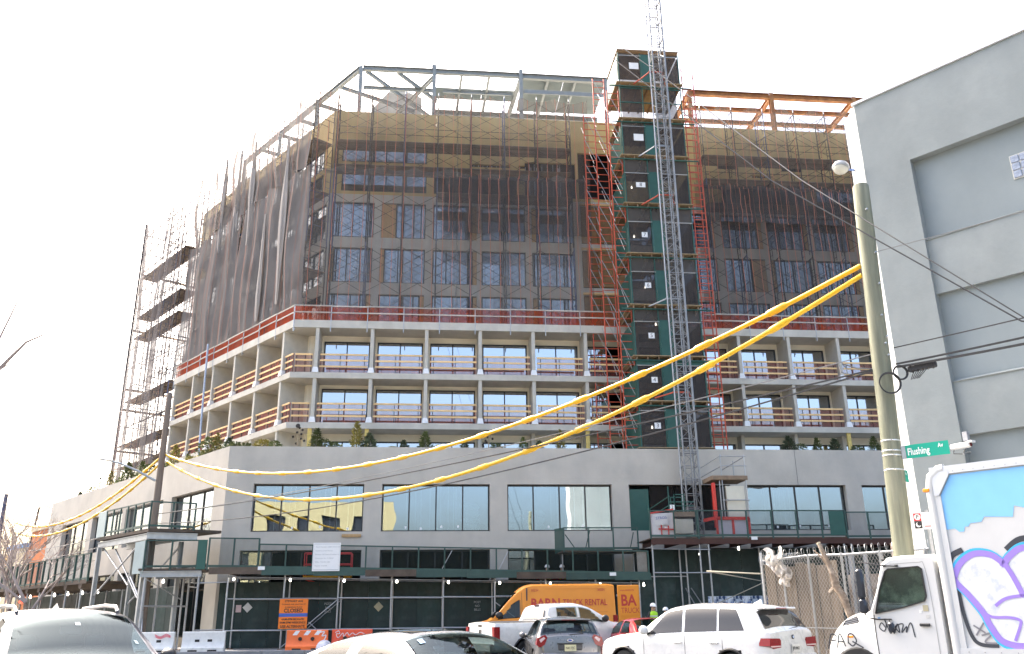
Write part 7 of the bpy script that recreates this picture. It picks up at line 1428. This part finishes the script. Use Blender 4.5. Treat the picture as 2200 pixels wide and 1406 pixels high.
# ------------------------------------------------------------------ planting along the podium edge
ORD = ['first', 'second', 'third', 'fourth', 'fifth', 'sixth', 'seventh', 'eighth', 'ninth', 'tenth', 'eleventh', 'twelfth', 'thirteenth', 'fourteenth', 'fifteenth', 'sixteenth', 'seventeenth', 'eighteenth', 'nineteenth', 'twentieth']
M('leaf_green', (0.13, 0.165, 0.06), 0.7, var=0.35, scale=6, rnd=0.3); M('leaf_yellow', (0.30, 0.27, 0.08), 0.7, var=0.3, scale=6, rnd=0.2); M('leaf_blue', (0.10, 0.13, 0.08), 0.7, var=0.3, scale=6, rnd=0.25); M('stem_brown', (0.12, 0.085, 0.055), 0.9); M('dry_head', (0.035, 0.03, 0.025), 0.9); M('dry_stem', (0.3, 0.25, 0.17), 0.9)
def foliage(seed, h, r, n, form):
    rg = random.Random(seed); mb = MB()
    for i in range(n):
        b = rg.random() ** (1.25 if form == 'cone' else 0.9); a = rg.uniform(0, 2 * math.pi)
        rr = r * ((1 - b) ** 0.8 + 0.06 if form == 'cone' else (0.35 + math.sin(math.pi * (0.15 + 0.75 * b)) * 0.75)) * (0.55 + 0.6 * rg.random()) * (1 + 0.35 * math.sin(3 * a + seed) * math.sin(5 * b + seed))
        c = V((rr * math.cos(a), rr * math.sin(a), 0.08 + b * h)); d = V((math.cos(a), math.sin(a), rg.uniform(-0.1, 0.9))).normalized(); L_ = rg.uniform(0.07, 0.16); sd = d.cross(V((0, 0, 1))).normalized() * L_ * 0.32
        tl = d.cross(sd).normalized() * L_ * rg.uniform(-0.3, 0.3)
        mb.add([c - d * L_ * 0.4, c + sd + tl, c + d * L_, c - sd - tl], [(0, 1, 2, 3)])
    return mb
def stemwork(seed, h, r):
    rg = random.Random(seed + 99); mb = MB().tube([(0, 0, 0), (0.03, 0.02, h * 0.5), (0, 0, h * 0.95)], 0.02, 5, rs=[0.03, 0.02, 0.006])
    for k in range(12):
        z = h * (0.1 + 0.07 * k); a = k * 2.4; rr = r * (1 - z / h * 0.8) * 0.9; mb.tube([(0, 0, z), (rr * math.cos(a), rr * math.sin(a), z + 0.12)], 0.008, 4, rs=[0.01, 0.003])
    return mb
kinds = []
for sd_, h, r, n, form, mt in ((1, 1.25, 0.42, 620, 'cone', 'leaf_green'), (2, 0.8, 0.34, 420, 'cone', 'leaf_blue'), (3, 0.75, 0.45, 560, 'bush', 'leaf_yellow'), (4, 1.5, 0.36, 520, 'cone', 'leaf_yellow'), (5, 0.6, 0.32, 360, 'bush', 'leaf_green'), (6, 1.1, 0.5, 560, 'bush', 'leaf_green')):
    kinds.append((foliage(sd_, h, r, n, form).mesh('foliage', MATS[mt]), stemwork(sd_, h, r).mesh('stem', MATS['stem_brown'])))
knd_word = ['tall green conifer', 'small dark conifer', 'yellowish bush', 'tall thin golden conifer', 'low green bush', 'spreading green bush']
def shrub(k, p, sc, rot, label):
    o = E('evergreen_shrub', p, rot, label, 'shrub', 'shrubs along the podium edge'); sc *= 0.98; o.scale = (sc, sc, sc); put(kinds[k][0], 'foliage', o); put(kinds[k][1], 'stem', o)
PZ = 10.1
frontp = [(0.6, 4, 0.8), (1.5, 2, 0.9), (2.2, 4, 0.9), (4.4, 0, 1.0), (4.9, 5, 0.7), (5.4, 4, 1.0), (6.6, 3, 1.05), (7.3, 1, 1.2), (8.6, 2, 0.55), (9.2, 1, 1.0), (10.4, 0, 0.95), (11.3, 2, 0.7), (12.6, 1, 0.8), (14.4, 4, 0.9), (15.9, 0, 0.8), (16.8, 1, 0.9), (18.0, 3, 0.85)]
rgp = random.Random(5)
for i, (u, k, sc) in enumerate(frontp): shrub(k, WF(u, 0.85 + rgp.uniform(-0.15, 0.5), PZ), sc * rgp.uniform(0.9, 1.1), rgp.uniform(0, 6), '%s on the front podium edge, %s shrub right of the corner' % (knd_word[k], ORD[i]))
for i, (u, k, sc) in enumerate([(31.5, 1, 1.3), (32.2, 5, 0.6), (33.2, 6 % 6, 0.8), (34.3, 1, 1.2), (35.6, 4, 0.9), (36.7, 0, 0.9)]): shrub(k, WF(u, 0.9, PZ), sc, i * 1.3, '%s on the front podium edge, %s shrub right of the hoist' % (knd_word[k], ORD[i]))
for i, (w_, k, sc) in enumerate([(1.2, 4, 1.0), (2.0, 1, 1.2), (3.6, 3, 1.0), (4.3, 5, 1.2), (4.9, 2, 0.9), (6.9, 2, 0.8), (7.6, 0, 0.7), (9.6, 3, 1.15), (10.4, 4, 1.1), (13.6, 5, 0.9), (15.0, 0, 1.1), (17.6, 0, 1.3), (19.0, 4, 1.0), (21.0, 3, 1.0), (24.5, 5, 0.7), (27.5, 1, 0.9)]):
    shrub(k, WL(w_, 0.85, PZ), sc, i * 1.7, '%s on the side street podium edge, %s shrub from the corner' % (knd_word[k], ORD[i]))
def seedhead(p, h, seed, label):
    rg = random.Random(seed); o = E('dried_flower', p, seed, label, 'dried plant', 'dried seed head plants on the podium edge')
    for k in range(3):
        x = rg.uniform(-0.25, 0.25); MB().tube([(0, 0, 0), (x * 0.5, 0, h * 0.5), (x, 0.05, h * (0.7 + 0.15 * k))], 0.014, 5).build('stalk', MATS['dry_stem'], o)
    for k in range(9):
        t = 0.35 + 0.65 * k / 8; a = rg.uniform(-0.42, 0.42); r = 0.07 if k < 8 else 0.13
        MB().lathe([(0.01, -0.03), (r, -0.015), (r, 0.015), (0.01, 0.03)], 10).xf(Matrix.Rotation(R(90) + rg.uniform(-0.5, 0.5), 4, 'X')).build('seed_head', MATS['dry_head'], o, (a * (1.1 - 0.4 * t), rg.uniform(-0.1, 0.1), h * t))
seedhead(WF(3.4, 0.7, PZ), 1.45, 3, 'dried seed heads on the front podium edge near the corner'); seedhead(WL(7.2, 0.8, PZ), 0.95, 5, 'dried seed heads on the side street podium edge'); seedhead(WL(23.0, 0.8, PZ), 1.3, 8, 'dried seed heads on the far side street podium edge'); seedhead(WF(13.9, 0.7, PZ), 1.2, 9, 'dried seed heads mid way along the front podium edge')
# ------------------------------------------------------------------ bare trees at the left
def bare_tree(name, p, h, seed, label, spread=0.5, lean=(0, 0), depth=6, r0=0.16, first=0.3):
    rg = random.Random(seed); o = E(name, p, 0, label, 'tree', 'leafless street trees'); trunk = MB(); crown = MB()
    def grow(a, d, L_, r, lv):
        n = 3; pts = [a]; dd = d.copy()
        for k in range(n):
            dd = (dd + V((rg.uniform(-1, 1), rg.uniform(-1, 1), rg.uniform(-0.3, 0.6))) * 0.13).normalized(); pts.append(pts[-1] + dd * (L_ / n))
        (trunk if lv == 0 else crown).tube(pts, r, 6 if lv < 2 else 3, rs=[r * (1 - 0.35 * k / n) for k in range(n + 1)], caps=False)
        if lv >= depth: return
        for k in range(3 if lv < depth - 1 else 2):
            ax = V((rg.uniform(-1, 1), rg.uniform(-1, 1), rg.uniform(-0.5, 0.5))).normalized(); nd = (dd + ax * spread * rg.uniform(0.7, 1.4) + V((0, 0, 0.12))).normalized()
            grow(pts[-1] if k else pts[-2], nd, L_ * rg.uniform(0.62, 0.85), max(r * 0.62, 0.008), lv + 1)
    grow(V((0, 0, 0)), V((lean[0], lean[1], 1)).normalized(), h * first, r0, 0)
    trunk.build('trunk', MATS['bark'], o, smooth=60); crown.build('crown', M('twig', (0.34, 0.28, 0.25), 0.9, var=0.2), o, smooth=60); return o
bare_tree('bare_tree', WL(17.0, -5.2, 0.15), 8.2, 11, 'leafless street tree beside the side street shed, right one', 0.6)
bare_tree('bare_tree', WL(23.5, -5.4, 0.15), 8.5, 21, 'leafless street tree beside the side street shed, left one', 0.65)
bare_tree('bare_tree', WL(11.6, -5.3, 0.15), 8.0, 31, 'leafless street tree nearest the corner platform', 0.62)
# twigs of a nearer tree reaching in at the left edge
bt = E('bare_tree', (-9.6, 12.6, 0.1), 0, 'leafless tree just outside the left edge with twigs reaching in', 'tree', 'leafless street trees')
MB().tube([(0, 0, 0), (0.1, 0, 2), (0.0, 0.1, 4), (0.1, 0, 6.5)], 0.14, 8, rs=[0.16, 0.13, 0.1, 0.05]).build('trunk', MATS['bark'], bt, smooth=60)
for ps_ in ([(0.0, 0.1, 4), (1.0, -0.2, 4.6), (1.8, -0.4, 5.0), (2.35, -0.5, 5.35), (2.6, -0.5, 5.4)], [(0.0, 0.1, 3.6), (1.1, -0.3, 4.3), (1.9, -0.5, 4.62), (2.5, -0.6, 4.8), (2.85, -0.6, 4.85)], [(1.8, -0.4, 5.0), (2.2, -0.4, 5.5), (2.45, -0.4, 5.62)], [(1.0, -0.2, 4.6), (1.5, 0, 5.6), (1.7, 0, 6.3)]): MB().tube(ps_, 0.02, 5, rs=[0.035, 0.02, 0.012, 0.007, 0.003][:len(ps_)]).build('branch', MATS['twig'], bt, smooth=60)
# ------------------------------------------------------------------ buildings far down the side street
def far_building(name, p, rz, L_, D_, H_, mat, label, wins, trim):
    o = E(name, p, rz, label, 'building', 'low buildings down the side street'); hs = [(x, x + 1.1, z, z + 1.5) for x in wins for z in (1.2, 4.4) if z + 2 < H_]
    MB().wall(0, L_, 0, H_, 0, 0.3, hs).build('wall', mat, o); MB().bx(0, L_, 0.31, D_, 0, H_ - 0.3).build('mass', mat, o); MB().bx(-0.1, L_ + 0.1, -0.15, 0.28, H_, H_ + 0.35).build('cornice', trim, o)
    for h in hs: f = MB().bx(h[0], h[1], 0.18, 0.22, h[2], h[3]).build('window', MATS['mirror_dark'], o)
    return o
M('far_orange', (0.52, 0.17, 0.06), 0.9, var=0.2, scale=1.0); M('far_tan', (0.55, 0.45, 0.30), 0.9, var=0.15); M('far_brown', (0.30, 0.22, 0.17), 0.9, var=0.2); M('far_blue', (0.18, 0.30, 0.5), 0.8, var=0.2)
far_building('orange_building', WL(37.5, 0.5, 0.15), AF + TH + math.pi * 0, 5.5, 12, 8.4, MATS['far_orange'], 'low orange painted building beyond the podium on the side street', (0.8, 3.2), MATS['far_tan'])
far_building('brown_building', WL(32.6 + 0.3, 3, 0.15), AF + TH, 1.6, 12, 8.8, MATS['far_brown'], 'narrow brown building right after the podium end', (), MATS['far_brown'])
far_building('tan_building', WL(43, 0.2, 0.15), AF + TH, 5.3, 12, 7.2, MATS['far_tan'], 'tan building with pale cornice farther down the side street', (0.8, 3.0), MATS['far_blue'])
far_building('brown_building', WL(60, 0.2, 0.15), AF + TH, 16.5, 12, 6.5, MATS['far_brown'], 'long low brown building farthest down the side street', (1, 4, 7, 10, 13), MATS['far_tan'])
# street furniture there
fp = E('street_pole', (-37.0, 62, 0.0), 0, 'slim dark street pole at the far left edge', 'pole', 'poles down the side street'); MB().lathe([(0.2, 0), (0.17, 5), (0.13, 10.3)], 10).build('pole_shaft', M('pole_blue', (0.07, 0.08, 0.14), 0.6), fp, smooth=50)
fp = E('street_pole', (-42.0, 74, 0.0), 0, 'thin black lamp pole with a short arm down the side street', 'pole', 'poles down the side street'); MB().cyl((0, 0, 0), (0.9, 0, 10.8), 0.13, 8, 0.08).build('pole_shaft', MATS['black'], fp); MB().tube([(0.9, 0, 10.8), (1.6, -0.1, 10.9), (2.3, -0.2, 10.6)], 0.05, 6).build('lamp_arm', MATS['black'], fp); MB().bev(2.15, 2.45, -0.35, -0.05, 9.4, 10.6, 0.04).build('signal_head', MATS['black'], fp)
# ------------------------------------------------------------------ lifts and workers
def scissor_lift(u, zp, label, L_=2.4):
    o = E('scissor_lift', WF(u, -0.95, 0.2), AF, label, 'scissor lift', 'lifts behind the hoarding'); RD = M('lift_red', (0.55, 0.03, 0.03), 0.45)
    MB().bev(0, L_, 0.05, 0.85, 0.25, 0.6, 0.03).build('lift_base', RD, o); MB().bev(0, L_, 0.02, 0.85, zp - 0.12, zp, 0.02).build('platform', M('lift_yellow', (0.72, 0.42, 0.04), 0.5), o)
    n = 3
    for k in range(n):
        z0, z1 = 0.6 + (zp - 0.75) * k / n, 0.6 + (zp - 0.75) * (k + 1) / n
        MB().bar((0.1, 0.2, z0), (L_ - 0.1, 0.2, z1), 0.05, 0.1).build('scissor_arm', RD, o); MB().bar((L_ - 0.1, 0.3, z0), (0.1, 0.3, z1), 0.05, 0.1).build('scissor_arm', RD, o)
    for x in (0.03, L_ * 0.33, L_ * 0.66, L_ - 0.03):
        for y in (0.05, 0.82): MB().cyl((x, y, zp), (x, y, zp + 1.1), 0.025, 6).build('guard_post', RD, o)
    for y in (0.05, 0.82):
        for h in (0.55, 1.1): MB().cyl((0.03, y, zp + h), (L_ - 0.03, y, zp + h), 0.03, 6).build('guard_rail', RD, o)
    for x in (0.3, L_ - 0.3):
        for y in (0.1, 0.8): MB().cyl((x, y - 0.06, 0.15), (x, y + 0.06, 0.15), 0.19, 14).build('wheel', MATS['rubber'], o)
    return o
scissor_lift(4.4, 3.35, 'red railed scissor lift raised behind the permit board'); scissor_lift(16.2, 1.95, 'red railed scissor lift carrying two workers behind the shed')
SKIN = M('skin', (0.50, 0.30, 0.21), 0.6, var=0.05); JKT = M('jacket_dark', (0.03, 0.033, 0.04), 0.85, var=0.15); TRS = M('trousers_dark', (0.05, 0.055, 0.075), 0.9, var=0.15); HIV = M('hi_vis', (0.38, 0.72, 0.02), 0.6, var=0.1); HAT = M('helmet_white', (0.8, 0.8, 0.8), 0.3, var=0.03); BOOT = M('boot_brown', (0.12, 0.08, 0.05), 0.8)
def person(p, rz, label, pose=0.0, hatm=HAT):
    o = E('person', p, rz, label, 'person', 'workers in white helmets')
    J = [(0, 0, 0.98), (0, 0.01, 1.18), (0, 0.02, 1.40), (0, 0.0, 1.50), (0, -0.02, 1.60), (0, -0.02, 1.71),                               # pelvis .. head
         (-0.18, 0.02, 1.42), (-0.26, 0.03, 1.15), (-0.25 + 0.05 * pose, -0.16 - 0.1 * pose, 0.97 + 0.12 * pose), (0.18, 0.02, 1.42), (0.27, 0.04, 1.15), (0.26, -0.1, 0.93),
         (-0.1, 0, 0.9), (-0.11, -0.02, 0.5), (-0.12, 0.03, 0.09), (-0.13, -0.12, 0.04), (0.1, 0, 0.9), (0.12, 0.0, 0.5), (0.13, 0.05, 0.09), (0.15, -0.1, 0.04), (-0.24 + 0.05 * pose, -0.24 - 0.1 * pose, 0.95 + 0.14 * pose), (0.26, -0.17, 0.87)]
    Ed = [(0, 1), (1, 2), (2, 3), (3, 4), (4, 5), (2, 6), (6, 7), (7, 8), (8, 20), (2, 9), (9, 10), (10, 11), (11, 21), (0, 12), (12, 13), (13, 14), (14, 15), (0, 16), (16, 17), (17, 18), (18, 19)]
    Rr = [0.15, 0.145, 0.15, 0.065, 0.085, 0.08, 0.075, 0.055, 0.042, 0.075, 0.055, 0.042, 0.1, 0.07, 0.05, 0.04, 0.1, 0.07, 0.05, 0.04, 0.035, 0.035]
    me = bpy.data.meshes.new('body'); me.from_pydata(J, Ed, []); tmp = bpy.data.objects.new('tmp_body', me); col.objects.link(tmp)
    sk = tmp.modifiers.new('skin', 'SKIN'); tmp.modifiers.new('sub', 'SUBSURF').levels = 2
    if not me.skin_vertices: 
        bm = bmesh.new(); bm.from_mesh(me); bm.verts.layers.skin.verify(); bm.to_mesh(me); bm.free()
    for i, sv in enumerate(me.skin_vertices[0].data): sv.radius = (Rr[i], Rr[i] * (0.8 if i in (0, 1, 2) else 1.0)); sv.use_root = (i == 0)
    dg_ = bpy.context.evaluated_depsgraph_get(); dg_.update(); m2 = bpy.data.meshes.new_from_object(tmp.evaluated_get(dg_)); bpy.data.objects.remove(tmp)
    m2.materials.clear()
    for m_ in (JKT, SKIN, TRS, BOOT): m2.materials.append(m_)
    for f in m2.polygons:
        c = f.center; f.use_smooth = True
        f.material_index = 1 if c.z > 1.5 or (abs(c.x) > 0.2 and c.z < 0.98 and c.y < -0.12) else (0 if c.z > 0.95 or abs(c.x) > 0.21 else (2 if c.z > 0.13 else 3))
    body = put(m2, 'body', o)
    MB().lathe([(0.165, 1.0), (0.185, 1.1), (0.195, 1.3), (0.19, 1.42), (0.1, 1.49)], 18).xf(Matrix.Diagonal((1.08, 0.85, 1, 1))).build('safety_vest', HIV, o, smooth=50)
    for z in (1.15, 1.28): MB().lathe([(0.196, z - 0.025), (0.2, z), (0.196, z + 0.025)], 18).xf(Matrix.Diagonal((1.09, 0.86, 1, 1))).build('reflective_band', M('reflective', (0.6, 0.6, 0.58), 0.3, 0.3, var=0), o)
    MB().lathe([(0.135, 1.685), (0.138, 1.70), (0.125, 1.76), (0.09, 1.81), (0.03, 1.835)], 18, (0, -0.02, 0)).build('hard_hat', hatm, o, smooth=60); MB().add([(-0.11, -0.12, 1.69), (0.11, -0.12, 1.69), (0.07, -0.2, 1.675), (-0.07, -0.2, 1.675), (-0.11, -0.12, 1.705), (0.11, -0.12, 1.705), (0.07, -0.2, 1.69), (-0.07, -0.2, 1.69)], [(0, 1, 2, 3), (7, 6, 5, 4), (0, 4, 5, 1), (2, 6, 7, 3), (1, 5, 6, 2), (0, 3, 7, 4)]).build('hat_brim', hatm, o)
    MB().bx(-0.012, 0.012, -0.13, -0.1, 1.615, 1.65).build('nose', SKIN, o)
    for x in (-0.035, 0.035): MB().bx(x - 0.012, x + 0.012, -0.108, -0.098, 1.65, 1.662).build('eye', INK, o)
    return o
person((6.05, 39.2, 0.15), R(25), 'worker in white helmet and green vest right of the van door'); person((6.85, 40.6, -0.02), R(200), 'worker in white helmet partly hidden behind the white suv roof', 0.5)
person(WF(16.9, -0.5, 2.2), R(160), 'worker in green vest on the lift behind the shed, left one', 1.0); person(WF(17.7, -0.5, 2.2), R(-20), 'worker in green vest on the lift behind the shed, right one', 0.3)
